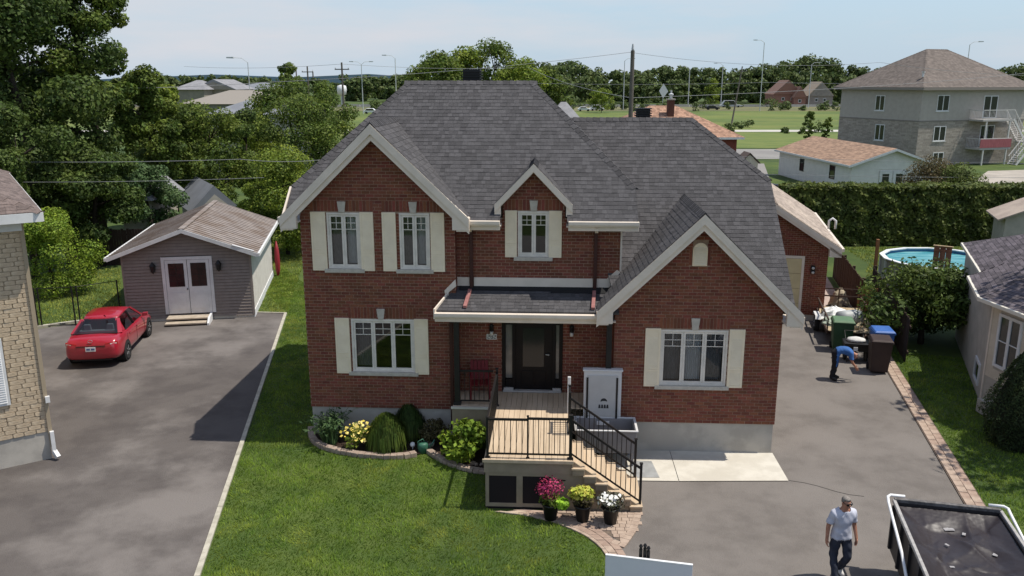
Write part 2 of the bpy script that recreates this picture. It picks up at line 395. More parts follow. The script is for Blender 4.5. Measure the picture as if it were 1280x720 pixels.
# ------------------------------------------------------------------ foliage
def leaf_quads(C, N, size, rng, asp=.62):
    """leaf quads at centres C (n,3) with facing N (n,3)"""
    n = len(C)
    N = N + rng.normal(0, .55, (n, 3)); N /= np.linalg.norm(N, axis=1)[:, None] + 1e-9
    R = rng.normal(0, 1, (n, 3)); X = np.cross(N, R); X /= np.linalg.norm(X, axis=1)[:, None] + 1e-9
    Y = np.cross(N, X)
    sz = size * rng.uniform(.55, 1.35, (n, 1)); X = X * sz * .5; Y = Y * sz * asp * .5
    fold = N * sz * .18
    V = np.stack([C - X, C - Y + fold * .4, C + X, C + Y - fold * .4], 1).reshape(-1, 3)
    F = np.arange(4 * n).reshape(n, 4)
    return V, F
def lobes_cloud(lobes, n, rng, inner=.3):
    """points spread over ellipsoid lobes (cx,cy,cz,rx,ry,rz)"""
    L = np.array(lobes, float); w = (L[:, 3] * L[:, 4] + L[:, 4] * L[:, 5] + L[:, 3] * L[:, 5]); w /= w.sum()
    idx = rng.choice(len(L), n, p=w)
    D = rng.normal(0, 1, (n, 3)); D /= np.linalg.norm(D, axis=1)[:, None]
    rad = np.where(rng.random(n) < inner, rng.uniform(.3, .9, n), rng.uniform(.82, 1.12, n))[:, None]
    C = L[idx, :3] + D * L[idx, 3:] * rad
    N = D / L[idx, 3:]; N /= np.linalg.norm(N, axis=1)[:, None]; N[:, 2] += .25
    return C, N
def crown_lobes(R, H, z0, k, rng, lob=.36, top=1.0, base=.75):
    """lobes filling an egg-shaped crown of radius R, height H above z0"""
    out = []
    for _ in range(k):
        f = rng.random() ** .8; z = z0 + H * (.08 + .86 * f)
        prof = math.sin(math.pi * (.12 + .82 * f)) ** .7 * (base * (1 - f) + top * f if f > .5 else 1)
        rr = R * prof * (rng.random() ** .45); a = rng.random() * 2 * math.pi
        r = R * lob * rng.uniform(.7, 1.25)
        out.append((rr * math.cos(a), rr * math.sin(a), z, r, r, r * rng.uniform(.6, .85)))
    return out
def make_tree(name, label, cat, loc, H, R, n, leaf, m, seed, trunk_h=.3, trunk_r=.18, lob=.36, k=26, group=None, bark=None, inner=.3, asp=.62):
    rng = np.random.default_rng(seed); t = thing(name, label, cat, loc, 0, group)
    z0 = H * trunk_h
    L = crown_lobes(R, H - z0, z0, k, rng, lob)
    mb = MB(); top = H * .8
    bend = [(rng.normal(0, .02) * H * (f + .02), rng.normal(0, .02) * H * (f + .02), f * top) for f in (0, .25, .5, .75, 1)]
    bend[0] = (0, 0, -.05)
    mb.tube(bend, [trunk_r * 1.25, trunk_r, trunk_r * .75, trunk_r * .45, trunk_r * .12], 8)
    for l in L[:12]:
        f = min(.85, max(.2, (l[2] - .25 * math.hypot(l[0], l[1])) / top)) ; i = min(3, int(f * 4)); g = f * 4 - i
        s = [bend[i][q] * (1 - g) + bend[i + 1][q] * g for q in range(3)]
        mid = [(s[0] + l[0]) / 2, (s[1] + l[1]) / 2, (s[2] + l[2]) / 2 + .1 * R * .4]
        mb.tube([s, mid, l[:3]], [trunk_r * .42, trunk_r * .26, trunk_r * .08], 5)
    mb.build('trunk', bark or M_BARK, t, True)
    C, N = lobes_cloud(L, n, rng, inner)
    C[:, 2] = np.maximum(C[:, 2], .12)
    V, F = leaf_quads(C, N, leaf, rng, asp)
    mesh_np('crown', V, F, m, t)
    return t
def in_poly(px, py, poly):
    inside = np.zeros(len(px), bool); n = len(poly); j = n - 1
    for i in range(n):
        xi, yi = poly[i][0], poly[i][1]; xj, yj = poly[j][0], poly[j][1]
        c = ((yi > py) != (yj > py)) & (px < (xj - xi) * (py - yi) / (yj - yi + 1e-12) + xi)
        inside ^= c; j = i
    return inside
def grass_patch(name, label, polys, dens, h, w, seed, exclude=(), m=None):
    rng = np.random.default_rng(seed); PX, PY = [], []
    for poly in polys:
        xs, ys = [p[0] for p in poly], [p[1] for p in poly]
        A = (max(xs) - min(xs)) * (max(ys) - min(ys)); k = int(A * dens)
        x = rng.uniform(min(xs), max(xs), k); y = rng.uniform(min(ys), max(ys), k)
        ok = in_poly(x, y, poly)
        for e in exclude: ok &= ~in_poly(x, y, e)
        PX.append(x[ok]); PY.append(y[ok])
    x, y = np.concatenate(PX), np.concatenate(PY); n = len(x)
    a = rng.uniform(0, 2 * np.pi, n); hh = h * rng.uniform(.5, 1.3, n); ww = w * rng.uniform(.6, 1.3, n)
    fl = np.sin(x * 1.9 + 1.7 * np.sin(y * 1.3)) + np.sin(y * 2.7 + 1.3 * np.sin(x * 2.1 + 1)) ; fl2 = np.sin(x * 6.1 + 2 * np.sin(y * 4.7)) * np.sin(y * 5.3 + x * 2)
    hh = hh * (1 + .28 * fl2 + .15 * np.sin(fl * 2)); lean = rng.uniform(.25, 1.1, n) * hh; la = 1.6 * fl + 1.2 * fl2 + rng.normal(0, .8, n)
    B = np.stack([x, y, np.full(n, .002)], 1); T = np.stack([np.cos(a) * ww / 2, np.sin(a) * ww / 2, np.zeros(n)], 1)
    tip = B + np.stack([np.cos(la) * lean, np.sin(la) * lean, hh], 1)
    V = np.stack([B - T, B + T, tip], 1).reshape(-1, 3)
    o = mesh_np(name, V, np.arange(3 * n).reshape(n, 3), m or M_GRASS, None, 'stuff'); o['label'] = label; o['category'] = 'grass'
    return o

# ================================================================== MAIN HOUSE (frame turned -3 degrees: u right, v away, z up)
HA = -math.radians(3.0)
RNG = random.Random(11)
house = framed('brick_house', 'two storey red brick house with charcoal shingle roof and cream shutters', 'house', HA, (-.5, 23.0))
VL, VU, VG = 21.0, 21.36, 20.40
fz = lambda v: (lambda s, z, d: (s, v - d, z))                 # facade facing the street
fxr = lambda u: (lambda s, z, d: (u + d, s, z))                # wall facing right
fxl = lambda u: (lambda s, z, d: (u - d, -s, z))               # wall facing left (s runs against v)
BB = .83                                                       # brick starts here

win_L = [(-5.88, -5.01, 4.69, 6.16), (-4.00, -3.21, 4.69, 6.16), (-5.37, -3.68, 1.87, 3.33)]
win_U = (-.97, -.14, 4.98, 6.18); door_U = (-1.39, .24, 1.26, 3.22)
win_G = [(2.69, 4.39, 1.86, 3.34)]
wall = MB(); brk = MB()
# left block
wallgrid(wall, -6.57, -2.57, BB, 6.10, win_L, fz(VL)); 
wall.add([(-6.57, VL, 6.10), (-2.57, VL, 6.10), (-4.56, VL, 8.30)], [(0, 1, 2)])
bricks(brk, [(-6.57, BB), (-2.57, BB), (-2.57, 6.10), (-4.57, 8.25), (-6.57, 6.10)], fz(VL), win_L,
       soldier=[(-6.30, -5.56, 6.19, 6.43), (-5.38, -4.66, 6.19, 6.43), (-4.44, -3.71, 6.19, 6.43), (-3.54, -2.86, 6.19, 6.43),
                (-5.44, -4.68, 3.35, 3.59), (-4.44, -3.62, 3.35, 3.59)])
# recessed middle wall, with the dormer face on top
for a, b, top, hs in ((-2.57, -1.36, 6.0, []), (.25, 1.70, 6.0, [])):
    wallgrid(wall, a, b, BB, top, [h for h in hs], fz(VU))
wallgrid(wall, -1.36, .25, BB, 6.45, [win_U, (-1.359, .24, 1.26, 3.22)], fz(VU))
wall.add([(-1.36, VU, 6.45), (.25, VU, 6.45), (-.56, VU, 7.25)], [(0, 1, 2)])
bricks(brk, [(-2.57, BB), (1.70, BB), (1.70, 5.98), (-2.57, 5.98)], fz(VU), [win_U, door_U, (-1.36, .25, 5.9, 6.0)])
bricks(brk, [(-1.36, 5.902), (.25, 5.902), (.25, 6.45), (-.56, 7.22), (-1.36, 6.45)], fz(VU), [win_U],
       soldier=[(-1.32, -.66, 6.20, 6.42), (-.46, .20, 6.20, 6.42)])
# garage-wing front gable
wallgrid(wall, 1.53, 5.70, BB, 3.90, win_G, fz(VG)); wall.add([(1.53, VG, 3.90), (5.70, VG, 3.90), (3.57, VG, 6.20)], [(0, 1, 2)])
bricks(brk, [(1.53, BB), (5.70, BB), (5.70, 3.90), (3.57, 6.17), (1.53, 3.90)], fz(VG), win_G + [(3.39, 3.75, 5.0, 5.58)],
       soldier=[(2.66, 3.44, 3.37, 3.62), (3.66, 4.42, 3.37, 3.62), (3.31, 3.385, 5.0, 5.40), (3.755, 3.83, 5.0, 5.40)])
# side and back walls of both blocks
wallgrid(wall, -28.5, -VL, BB, 6.0, [], fxl(-6.57)); bricks(brk, [(-28.5, BB), (-VL, BB), (-VL, 6.0), (-28.5, 6.0)], fxl(-6.57))
wall.add([(-6.57, 21.4, 6.0), (-6.57, 28.5, 6.0), (-6.57, 27.9, 6.62), (-6.57, 22.0, 6.62)], [(0, 3, 2, 1)])
wallgrid(wall, VU, 28.5, 3.0, 6.0, [], fxr(1.70)); bricks(brk, [(VU, 3.9), (28.5, 3.9), (28.5, 6.0), (VU, 6.0)], fxr(1.70))
wall.add([(1.70, 21.4, 6.0), (1.70, 28.5, 6.0), (1.70, 27.9, 6.62), (1.70, 22.0, 6.62)], [(0, 1, 2, 3)])
wallgrid(wall, VG, 31.3, BB, 3.72, [], fxr(5.70)); bricks(brk, [(VG, BB), (31.3, BB), (31.3, 3.7), (VG, 3.7)], fxr(5.70))
wall.add([(5.70, 20.5, 3.72), (5.70, 31.2, 3.72), (5.70, 27.7, 6.65), (5.70, 24.0, 6.65)], [(0, 1, 2, 3)])
wall.quad((-6.57, 28.5, BB), (-6.57, 28.5, 6.0), (1.7, 28.5, 6.0), (1.7, 28.5, BB)); wall.quad((1.53, 31.3, BB), (1.53, 31.3, 3.72), (5.7, 31.3, 3.72), (5.7, 31.3, BB))
wall.quad((-2.57, VL, BB), (-2.57, VU, BB), (-2.57, VU, 6.0), (-2.57, VL, 6.0)); bricks(brk, [(VL, BB), (VU, BB), (VU, 6.0), (VL, 6.0)], fxr(-2.57))
wall.quad((1.53, VG, BB), (1.53, VG, 3.9), (1.53, VU, 3.9), (1.53, VU, BB)); bricks(brk, [(-VU, BB), (-VG, BB), (-VG, 3.9), (-VU, 3.9)], fxl(1.53))
w_ = wall.build('wall', M_MORTAR, house); brk.build('brick_facing', M_BRICK, w_, kind='stuff')
fd = MB()
fd.box(-6.55, -2.59, VL + .02, 28.45, -.1, BB); fd.box(-2.6, 1.6, VU + .02, 28.4, -.1, BB - .01); fd.box(1.55, 5.68, VG + .02, 31.25, -.1, BB)
fd.build('foundation', M_CONC, house)
# dark rooms behind the panes: a ceiling keeps the shell closed
MB().box(-6.5, 1.6, 22.6, 22.65, .9, 5.9).box(1.6, 5.6, 22.3, 22.35, .9, 3.6).build('partition', M_DARKIN, house)
MB().box(-6.5, 1.6, VL + .15, 22.6, 3.60, 3.70).box(-6.5, 1.6, 22, 28, 6.3, 6.33).box(1.75, 5.6, VG + .15, 22.3, 3.62, 3.66).build('ceiling', M_DARKIN, house)

# ---------------- roofs
PM, PW = .84, .839
zm = lambda v: 6.02 + (v - 20.91) * PM
zw = lambda v: 3.75 + (v - 20.40) * PW
mp_ = lambda u, v: (u, v, zm(v)); wp_ = lambda u, v: (u, v, zw(v))
RV, RZ = 24.96, zm(24.96); WV, WZ = 25.88, zw(25.88)
rf = MB(); sh = MB(); shc = MB()
def roof(*polys, t=.05):
    for pts in polys:
        O, s, tt, n = plane_axes(pts); rf.prism([Vector(p) - n * .004 for p in pts], -n * t)
    shingles(sh, polys, RNG)
# main front plane in three convex pieces (the dormer interrupts the eave)
CL, CR = 21.76, 21.76
hipv = CR + (2.08 - .30) / 2.78 * (RV - CR)
hipL = lambda v: -6.97 + (v - CL) / (RV - CL) * (-4.35 + 6.97)
hipR = lambda v: 2.08 + (v - CR) / (RV - CR) * (-.70 - 2.08)
roof([mp_(-6.97, 21.12), mp_(-2.4, 21.12), mp_(-2.4, RV), mp_(-4.35, RV), mp_(-6.97, CL)],
     [mp_(-2.4, 20.86), mp_(-1.40, 20.86), mp_(-1.40, RV), mp_(-2.4, RV)],
     [mp_(-1.40, 21.45), mp_(.30, 21.45), mp_(.30, hipv), mp_(-.70, RV), mp_(-1.40, RV)],
     [mp_(.30, 20.86), mp_(2.08, 20.86), mp_(2.08, CR), mp_(.30, hipv)])
BV = 2 * RV - CL; EV = 2 * RV - 20.86
mb_ = lambda u, v: (u, v, zm(2 * RV - v))
roof([mb_(2.08, EV), mb_(-6.97, EV), mb_(-6.97, BV), mb_(-4.35, RV), mb_(-.70, RV), mb_(2.08, BV)])
roof([(-6.97, CL, zm(CL)), (-4.35, RV, RZ), (-6.97, BV, zm(CL))]); roof([(2.08, CR, zm(CR)), (-.70, RV, RZ), (2.08, BV, zm(CR))])
caps(shc, (-4.45, RV, RZ), (-.6, RV, RZ), .13, .11, .19, .02); caps(shc, (2.08, CR, zm(CR)), (-.70, RV, RZ)); caps(shc, (-6.97, CL, zm(CL)), (-4.35, RV, RZ))
# wing
roof([wp_(1.60, 20.46), wp_(6.05, 20.46), wp_(6.05, 23.95), wp_(4.08, WV), wp_(.30, WV)])
wb_ = lambda u, v: (u, v, zw(2 * WV - v))
roof([wb_(6.05, 2 * WV - 20.3), wb_(1.4, 2 * WV - 20.3), wb_(.3, WV), wb_(4.08, WV), wb_(6.05, 2 * WV - 23.95)])
roof([wp_(6.05, 23.95), (4.08, WV, WZ), wb_(6.05, 2 * WV - 23.95)])
caps(shc, (.5, WV, WZ), (4.08, WV, WZ), .13, .11, .19, .02); caps(shc, wp_(6.05, 23.95), (4.08, WV, WZ))
# gables
def gable(uc, Wd, zP, zE, vf, vback_r, vback_e):
    for s in (-1, 1):
        roof([(uc + s * Wd, vf, zE), (uc + s * Wd, vback_e, zE), (uc, vback_r, zP), (uc, vf, zP)])
    caps(shc, (uc, vf, zP), (uc, vback_r, zP), .12, .125, .19, .02)
gable(-4.56, 2.36, 8.43, 6.12, 20.56, 20.91 + (8.43 - 6.02) / PM, 21.03)
gable(-.56, .97, 7.43, 6.40, 21.03, 20.91 + (7.43 - 6.02) / PM, 21.37)
gable(3.57, 2.49, 6.36, 3.91, 19.96, 20.40 + (6.36 - 3.75) / PW, 20.60)
# porch
zp = lambda v: 3.80 + (v - 20.22) * .335
roof([(-3.02, 20.22, zp(20.22)), (1.62, 20.22, zp(20.22)), (1.62, 21.30, zp(21.30)), (-2.57, 21.30, zp(21.30)), (-2.70, 20.98, zp(20.98))])
R_ = rf.build('roof', M_SHING_CAP, house); sh.build('shingles', M_SHING, R_, kind='stuff'); shc.build('ridge_cap', M_SHING_CAP, R_, kind='stuff')
ul = MB(); n_ = Vector((0, -.318, .948))
for a, b, v0 in ((-2.5, -.1, 21.13), (-.1, 1.42, 21.05)):
    ul.prism([Vector(p) + n_ * .012 for p in ((a, v0, zp(v0)), (b, v0, zp(v0)), (b, 21.34, zp(21.34)), (a, 21.34, zp(21.34)))], n_ * .012)
ul.build('underlayment', mat('roof_felt', (.012, .012, .013), .9), R_, label='black roofing felt strip bare of shingles')
# roof vent box behind the ridge
vb = MB(); vb.box(-2.78, -2.28, 25.35, 25.85, 9.0, 9.78); 
vo = vb.build('roof_vent', mat('vent_black', (.02, .019, .02), .6), R_)
for k in range(5): MB().box(-2.83, -2.23, 25.30, 25.90, 9.40 + k * .075, 9.425 + k * .075).build('louvre', MATS['vent_black'], vo)
vb2 = MB(); vb2.box(2.45, 2.85, 26.2, 26.6, 7.2, 8.62); v2 = vb2.build('roof_vent', MATS['vent_black'], R_)
for k in range(5): MB().box(2.40, 2.90, 26.15, 26.65, 8.33 + k * .07, 8.355 + k * .07).build('louvre', MATS['vent_black'], v2)

# ---------------- rake boards, eaves, gutters
def rake(uc, Wd, zP, zE, vf, w1, w2, ret):
    """gable trim: outer fascia w1 wide over a deeper frieze w2, with boxed returns"""
    sl = (zP - zE) / Wd
    for s in (-1, 1):
        for w, dv, th in ((w1, 0, .05), (w2, .05, .06)):
            m = MB(); zo = .0 if w == w1 else -.004
            m.prism([(uc, vf + dv, zP + zo), (uc + s * Wd, vf + dv, zE + zo), (uc + s * Wd, vf + dv, zE - w), (uc, vf + dv, zP - w)], (0, th, 0))
            m.build('rake_board', M_CREAM, house)
        x = uc + s * Wd; m = MB()
        for rw, rz, dv in ((ret, .30, .03), (ret - .1, .34, .055)):
            zt = zE - .02
            m.prism([(x, vf + dv, zt), (x, vf + dv, zE - rz), (x - s * rw, vf + dv, zE - rz), (x - s * rw, vf + dv, zt + sl * rw * .65)], (0, .12 if rw == ret else .3, 0))
        m.build('eave_return', M_CREAM, house)
    # soffit under the overhang
rake(-4.56, 2.40, 8.41, 6.10, 20.54, .24, .40, .42)
rake(-.56, .99, 7.42, 6.39, 21.01, .20, .22, .16)
rake(3.57, 2.52, 6.34, 3.89, 19.94, .24, .40, .40)
sf = MB()
for uc, Wd, zP, zE, vf, vw in ((-4.56, 2.30, 8.25, 6.02, 20.62, VL), (3.57, 2.42, 6.18, 3.82, 20.02, VG)):
    for s in (-1, 1):
        sf.prism([(uc, vf, zP), (uc + s * Wd, vf, zE), (uc + s * Wd, vf, zE - .04), (uc, vf, zP - .04)], (0, vw - vf + .02, 0))
sf.box(-6.93, -6.55, 20.62, 28.9, 5.92, 5.96); sf.box(5.68, 6.02, 20.02, 31.2, 3.60, 3.64); sf.box(-2.57, -1.38, 20.9, VU, 5.84, 5.87); sf.box(.28, 2.0, 20.9, VU, 5.84, 5.87); sf.box(-2.98, 1.55, 20.26, VU, 3.54, 3.57)
sf.build('soffit', M_CREAM, house)
def gutter(parent, p, q, nm='gutter'):
    m = MB(); m.bar(p, q, .12, .05); p, q = Vector(p), Vector(q); d = Vector((0, -.02, .06)); m.bar(p + d, q + d, .16, .09)
    m.bar(p + Vector((0, .05, -.07)), q + Vector((0, .05, -.07)), .03, .16)
    return m.build(nm, M_CREAM, parent, bevel=.008)
gutter(house, (-2.17, 20.86, 5.90), (-1.40, 20.86, 5.90)); gutter(house, (.33, 20.86, 5.90), (2.10, 20.86, 5.90))
gutter(house, (-3.02, 20.18, 3.66), (1.12, 20.18, 3.66))
m = MB(); m.bar((-7.0, 20.7, 6.0), (-7.0, 29.0, 6.0), .12, .14); m.build('gutter', M_CREAM, house)
m = MB(); m.bar((6.1, 20.1, 3.72), (6.1, 31.2, 3.72), .12, .14); m.build('gutter', M_CREAM, house)
for u in (-6.99,):
    for v0, v1 in ((20.86, CL), (2 * RV - 20.86, 2 * RV - CL)): MB().bar((u, v0, 5.95), (u, v1, zm(CL) - .06), .05, .16).build('rake_trim', M_CREAM, house)
# flashing over the porch roof
for pts in ([(-2.56, 4.19), (-2.56, 4.42), (-2.24, 4.42), (-2.24, 4.19)], [(-2.12, 4.19), (-2.12, 4.42), (1.00, 4.42), (1.00, 4.19)], [(1.10, 4.19), (1.10, 4.42), (1.36, 4.42), (1.62, 4.66), (1.70, 4.60), (1.42, 4.19)]):
    m = MB(); m.prism([(u, VU - .05, z) for u, z in pts], (0, .05, 0)); m.build('flashing', M_CREAM, house)
m = MB(); m.prism([(-2.84, VL - .04, 4.02), (-2.86, VL - .04, 4.14), (-2.57, VL - .04, 4.44), (-2.55, VL - .04, 4.26)], (0, .04, 0)); m.build('flashing', M_CREAM, house)
m = MB(); m.box(1.685, 1.73, VU - .04, VU + .02, 4.62, 5.86); m.build('flashing', M_CREAM, house)
m = MB(); m.prism([(-3.04, 20.14, 3.60), (-3.04, 20.14, 3.86), (-2.78, 20.98, 4.10), (-2.78, 20.98, 3.80)], (.04, 0, 0)); m.build('rake_trim', M_CREAM, house)
# downspouts
def spout(pts, mt, w=.085): 
    m = MB()
    for a, b in zip(pts, pts[1:]): m.bar(a, b, w, w * .8)
    return m.build('downspout', mt, house, bevel=.006)
for u in (-2.18, 1.05):
    spout([(u, 20.88, 5.86), (u, 21.05, 5.70)], M_CREAM)
    spout([(u, 21.27, 5.72), (u, 21.27, 4.16)], M_BROWN); spout([(u - .02, 21.06, zp(21.06) + .06), (u - .08, 20.3, zp(20.3) + .06)], M_PINK, .09)
spout([(-2.70, 20.93, 3.5), (-2.70, 20.93, .35)], M_BROWN)

# ---------------- windows, shutters, keystones
def window(parent, u0, u1, z0, z1, v, n, mt_frame=None, topgrid=True, curtain=None, sill=True, mapf=None, rec=.05, fw=.055, cols=2):
    fr = mt_frame or M_VINYL
    f = mapf or fz(v)
    def bx(mb, a, b, c, d, d0, d1):
        mb.add([f(a, c, d0), f(b, c, d0), f(b, d, d0), f(a, d, d0), f(a, c, d1), f(b, c, d1), f(b, d, d1), f(a, d, d1)],
               [(0, 1, 2, 3), (7, 6, 5, 4), (0, 4, 5, 1), (1, 5, 6, 2), (2, 6, 7, 3), (3, 7, 4, 0)])
    m = MB()
    bx(m, u0, u1, z0, z0 + fw, .012, -rec - .04); bx(m, u0, u1, z1 - fw, z1, .012, -rec - .04)
    bx(m, u0, u0 + fw, z0 + fw, z1 - fw, .012, -rec - .04); bx(m, u1 - fw, u1, z0 + fw, z1 - fw, .012, -rec - .04)
    wobj = m.build('window', fr, parent, bevel=.006)
    sw = (u1 - u0 - 2 * fw) / n
    for i in range(n):
        a, b = u0 + fw + i * sw, u0 + fw + (i + 1) * sw
        s = MB(); k = .055 if n > 1 else .03
        bx(s, a + .002, b - .002, z0 + fw, z0 + fw + k, -.01, -rec); bx(s, a + .002, b - .002, z1 - fw - k, z1 - fw, -.01, -rec)
        bx(s, a + .002, a + k, z0 + fw + k, z1 - fw - k, -.01, -rec); bx(s, b - k, b - .002, z0 + fw + k, z1 - fw - k, -.01, -rec)
        s.build('sash', fr, wobj)
        p = MB(); c0, c1, e0, e1 = a + k, b - k, z0 + fw + k, z1 - fw - k
        p.quad(f(c0, e0, -.03), f(c1, e0, -.03), f(c1, e1, -.03), f(c0, e1, -.03)); p.build('pane', M_GLASS, wobj)
        if topgrid:
            zz = e1 - (e1 - e0) * .26; g = MB()
            bx(g, c0, c1, zz - .009, zz + .009, -.018, -.036)
            zm_ = (zz + e1) / 2; bx(g, c0, c1, zm_ - .007, zm_ + .007, -.018, -.034)
            for q in range(1, cols): x = c0 + (c1 - c0) * q / cols; bx(g, x - .007, x + .007, zz, e1, -.018, -.035)
            g.build('muntin', fr, wobj)
        cm = curtain[i] if curtain else None
        if cm:
            cu = MB(); K = 16
            for q in range(K):
                xa, xb = c0 + (c1 - c0) * q / K, c0 + (c1 - c0) * (q + 1) / K
                da, db = -.16 - .03 * (q % 2), -.16 - .03 * ((q + 1) % 2)
                cu.quad(f(xa, e0, da), f(xb, e0, db), f(xb, e1, db), f(xa, e1, da))
            cu.build('curtain', cm, wobj)
    if sill:
        s = MB(); bx(s, u0 - .10, u1 + .08, z0 - .10, z0 - .001, .075, -.05); s.build('sill', M_SILL, wobj, bevel=.008)
    return wobj
def shutter(parent, u0, u1, z0, z1, v):
    m = MB(); m.box(u0, u1, v - .045, v - .010, z0, z1); s = m.build('shutter', M_SHUT, parent, bevel=.006)
    zm_ = z0 + (z1 - z0) * .30; t = MB(); w = .055
    for a, b in ((z0, zm_), (zm_, z1)):
        # stile-and-rail frame leaves a recessed field; fine louvres inside it
        t.box(u0 + .004, u1 - .004, v - .056, v - .0455, a + .003, a + w); t.box(u0 + .004, u1 - .004, v - .056, v - .0455, b - w, b - .003)
        t.box(u0 + .004, u0 + w, v - .056, v - .0455, a + w, b - w); t.box(u1 - w, u1 - .004, v - .056, v - .0455, a + w, b - w)
    t.build('stile', M_SHUT, s)
    k = int((z1 - z0 - .25) / .05); l = MB()
    for q in range(k):
        za = z0 + .07 + q * .05
        if abs(za - zm_) < .08: continue
        l.add([(u0 + w, v - .046, za + .04), (u1 - w, v - .046, za + .04), (u1 - w, v - .054, za), (u0 + w, v - .054, za)], [(0, 3, 2, 1)])
    l.build('louvre', M_SHUT, s, kind='stuff')
def keystone(u, z0, z1, v):
    m = MB(); m.prism([(u - .075, v - .05, z0), (u + .075, v - .05, z0), (u + .11, v - .05, z1), (u - .11, v - .05, z1)], (0, .055, 0)); m.build('keystone', M_SILL, house, bevel=.006)
window(house, *win_L[0], VL, 2, curtain=[M_CURT2, M_CURT]); window(house, *win_L[1], VL, 2, curtain=[M_CURT2, M_CURT])
window(house, *win_L[2], VL, 3, curtain=[M_CURT2, None, None])
window(house, *win_U, VU, 2); window(house, *win_G[0], VG, 3, curtain=[M_CURT2, M_CURT, M_CURT2])
for a, b, z0, z1, v in ((-6.29, -5.90, 4.64, 6.18, VL), (-5.01, -4.66, 4.64, 6.18, VL), (-4.44, -4.08, 4.64, 6.18, VL), (-3.19, -2.83, 4.64, 6.18, VL),
                        (-5.80, -5.41, 1.82, 3.36, VL), (-3.68, -3.31, 1.82, 3.36, VL), (-1.30, -.99, 4.97, 6.20, VU), (-.16, .17, 4.97, 6.20, VU),
                        (2.31, 2.70, 1.83, 3.38, VG), (4.41, 4.80, 1.83, 3.38, VG)): shutter(house, a, b, z0, z1, v)
for u, z0, z1, v in ((-5.47, 6.17, 6.45, VL), (-3.63, 6.17, 6.45, VL), (-4.56, 3.34, 3.62, VL), (-.56, 6.19, 6.46, VU), (3.55, 3.35, 3.65, VG)): keystone(u, z0, z1, v)
# round-topped louvred vent in the right gable
arc = [(3.39, 5.0), (3.75, 5.0)] + [(3.57 + .18 * math.cos(a), 5.40 + .18 * math.sin(a)) for a in [math.pi * k / 10 for k in range(11)]]
m = MB(); m.prism([(u, VG - .05, z) for u, z in arc], (0, .06, 0)); gv = m.build('gable_vent', M_SHUT, house)
for k in range(8):
    z = 5.04 + k * .055; w = .15 if z < 5.4 else math.sqrt(max(0, .15 ** 2 - (z - 5.38) ** 2))
    if w > .05: MB().prism([(3.57 - w, VG - .075, z), (3.57 + w, VG - .075, z), (3.57 + w, VG - .052, z + .04), (3.57 - w, VG - .052, z + .04)], (0, .004, .012)).build('louvre', M_SHUT, gv)

# ---------------- entrance
dr = MB(); f = fz(VU)
for a, b in ((-1.39, -1.30), (-1.11, -1.04), (-.03, .05), (.15, .24)): dr.box(a, b, VU - .03, VU + .10, 1.26, 3.14)
dr.box(-1.39, .24, VU - .03, VU + .10, 3.14, 3.22)
frm = dr.build('door_frame', M_DOOR, house, bevel=.005)
d = MB(); d.box(-1.04, -.03, VU + .035, VU + .085, 1.30, 3.14); do = d.build('door', M_DOOR, house)
MB().box(-.83, -.26, VU + .020, VU + .033, 1.95, 3.04).build('pane', mat('door_glass', (.022, .023, .025), .12, spec=.35), do)
for a, b in ((-.86, -.55), (-.50, -.20)): MB().box(a, b, VU + .018, VU + .034, 1.42, 1.83).build('panel', M_DOOR, do, bevel=.008)
MB().lathe([(.001, -.02), (.035, -.015), (.035, .015), (.001, .02)], (-.14, VU + .0, 2.30), 10).tube([(-.14, VU + .03, 2.30), (-.14, VU - .02, 2.30), (-.22, VU - .02, 2.31)], .014, 8).build('handle', mat('brushed_nickel', (.6, .58, .54), .3, metal=1), do, True)
for a, b in ((-1.30, -1.11), (.05, .15)):
    MB().box(a + .01, b - .005, VU + .03, VU + .04, 1.62, 3.12).build('sidelight', mat('sidelight_glass', (.17, .165, .155), .12, (.11, .11, .105), 3, spec=.6), frm)
    MB().box(a + .01, b - .005, VU + .0, VU + .05, 1.36, 1.60).build('panel', M_DOOR, frm)
ms = mat('door_sill', (.42, .40, .38), .5)
MB().box(-1.36, .22, VU - .10, VU + .02, 1.255, 1.30).build('threshold', ms, frm); MB().box(-1.34, -1.08, VU - .08, VU - .02, 1.30, 1.37).build('kick_plate', ms, frm); MB().box(-.02, .20, VU - .08, VU - .02, 1.30, 1.37).build('kick_plate', ms, frm)
for u in (-1.66, .47):
    m = MB(); m.lathe([(.03, 0), (.06, .02), (.055, .16), (.07, .17), (.02, .22)], (u, VU - .09, 2.95), 10); lo = m.build('porch_light', M_BLACK, house, True)
    MB().lathe([(.045, 0), (.05, .05), (.045, .10)], (u, VU - .09, 2.86), 10).build('lamp_glass', mat('frosted_glass', (.62, .6, .57), .3), lo, True)
pl = MB(); pl.box(-1.80, -1.53, VU - .03, VU - .008, 2.715, 2.865); hn = pl.build('house_number_plate', mat('plate_white', (.70, .68, .64), .5), house)
dg = mat('numeral_dark', (.02, .02, .02), .6)
def seg7(mb, x, z, w, h, t, which, y):
    S7 = dict(a=(0, w, h - t, h), g=(0, w, h / 2 - t / 2, h / 2 + t / 2), d=(0, w, 0, t), f=(0, t, h / 2, h), b=(w - t, w, h / 2, h), e=(0, t, 0, h / 2), c=(w - t, w, 0, h / 2))
    for k in which: a, b, c, e = S7[k]; mb.box(x + a, x + b, y - .004, y, z + c, z + e)
for i, dgt in enumerate(('abged', 'abcdefg', 'abged')):
    n = MB(); seg7(n, -1.775 + i * .082, 2.735, .062, .11, .016, dgt, VU - .0305); n.build('numeral', dg, hn)
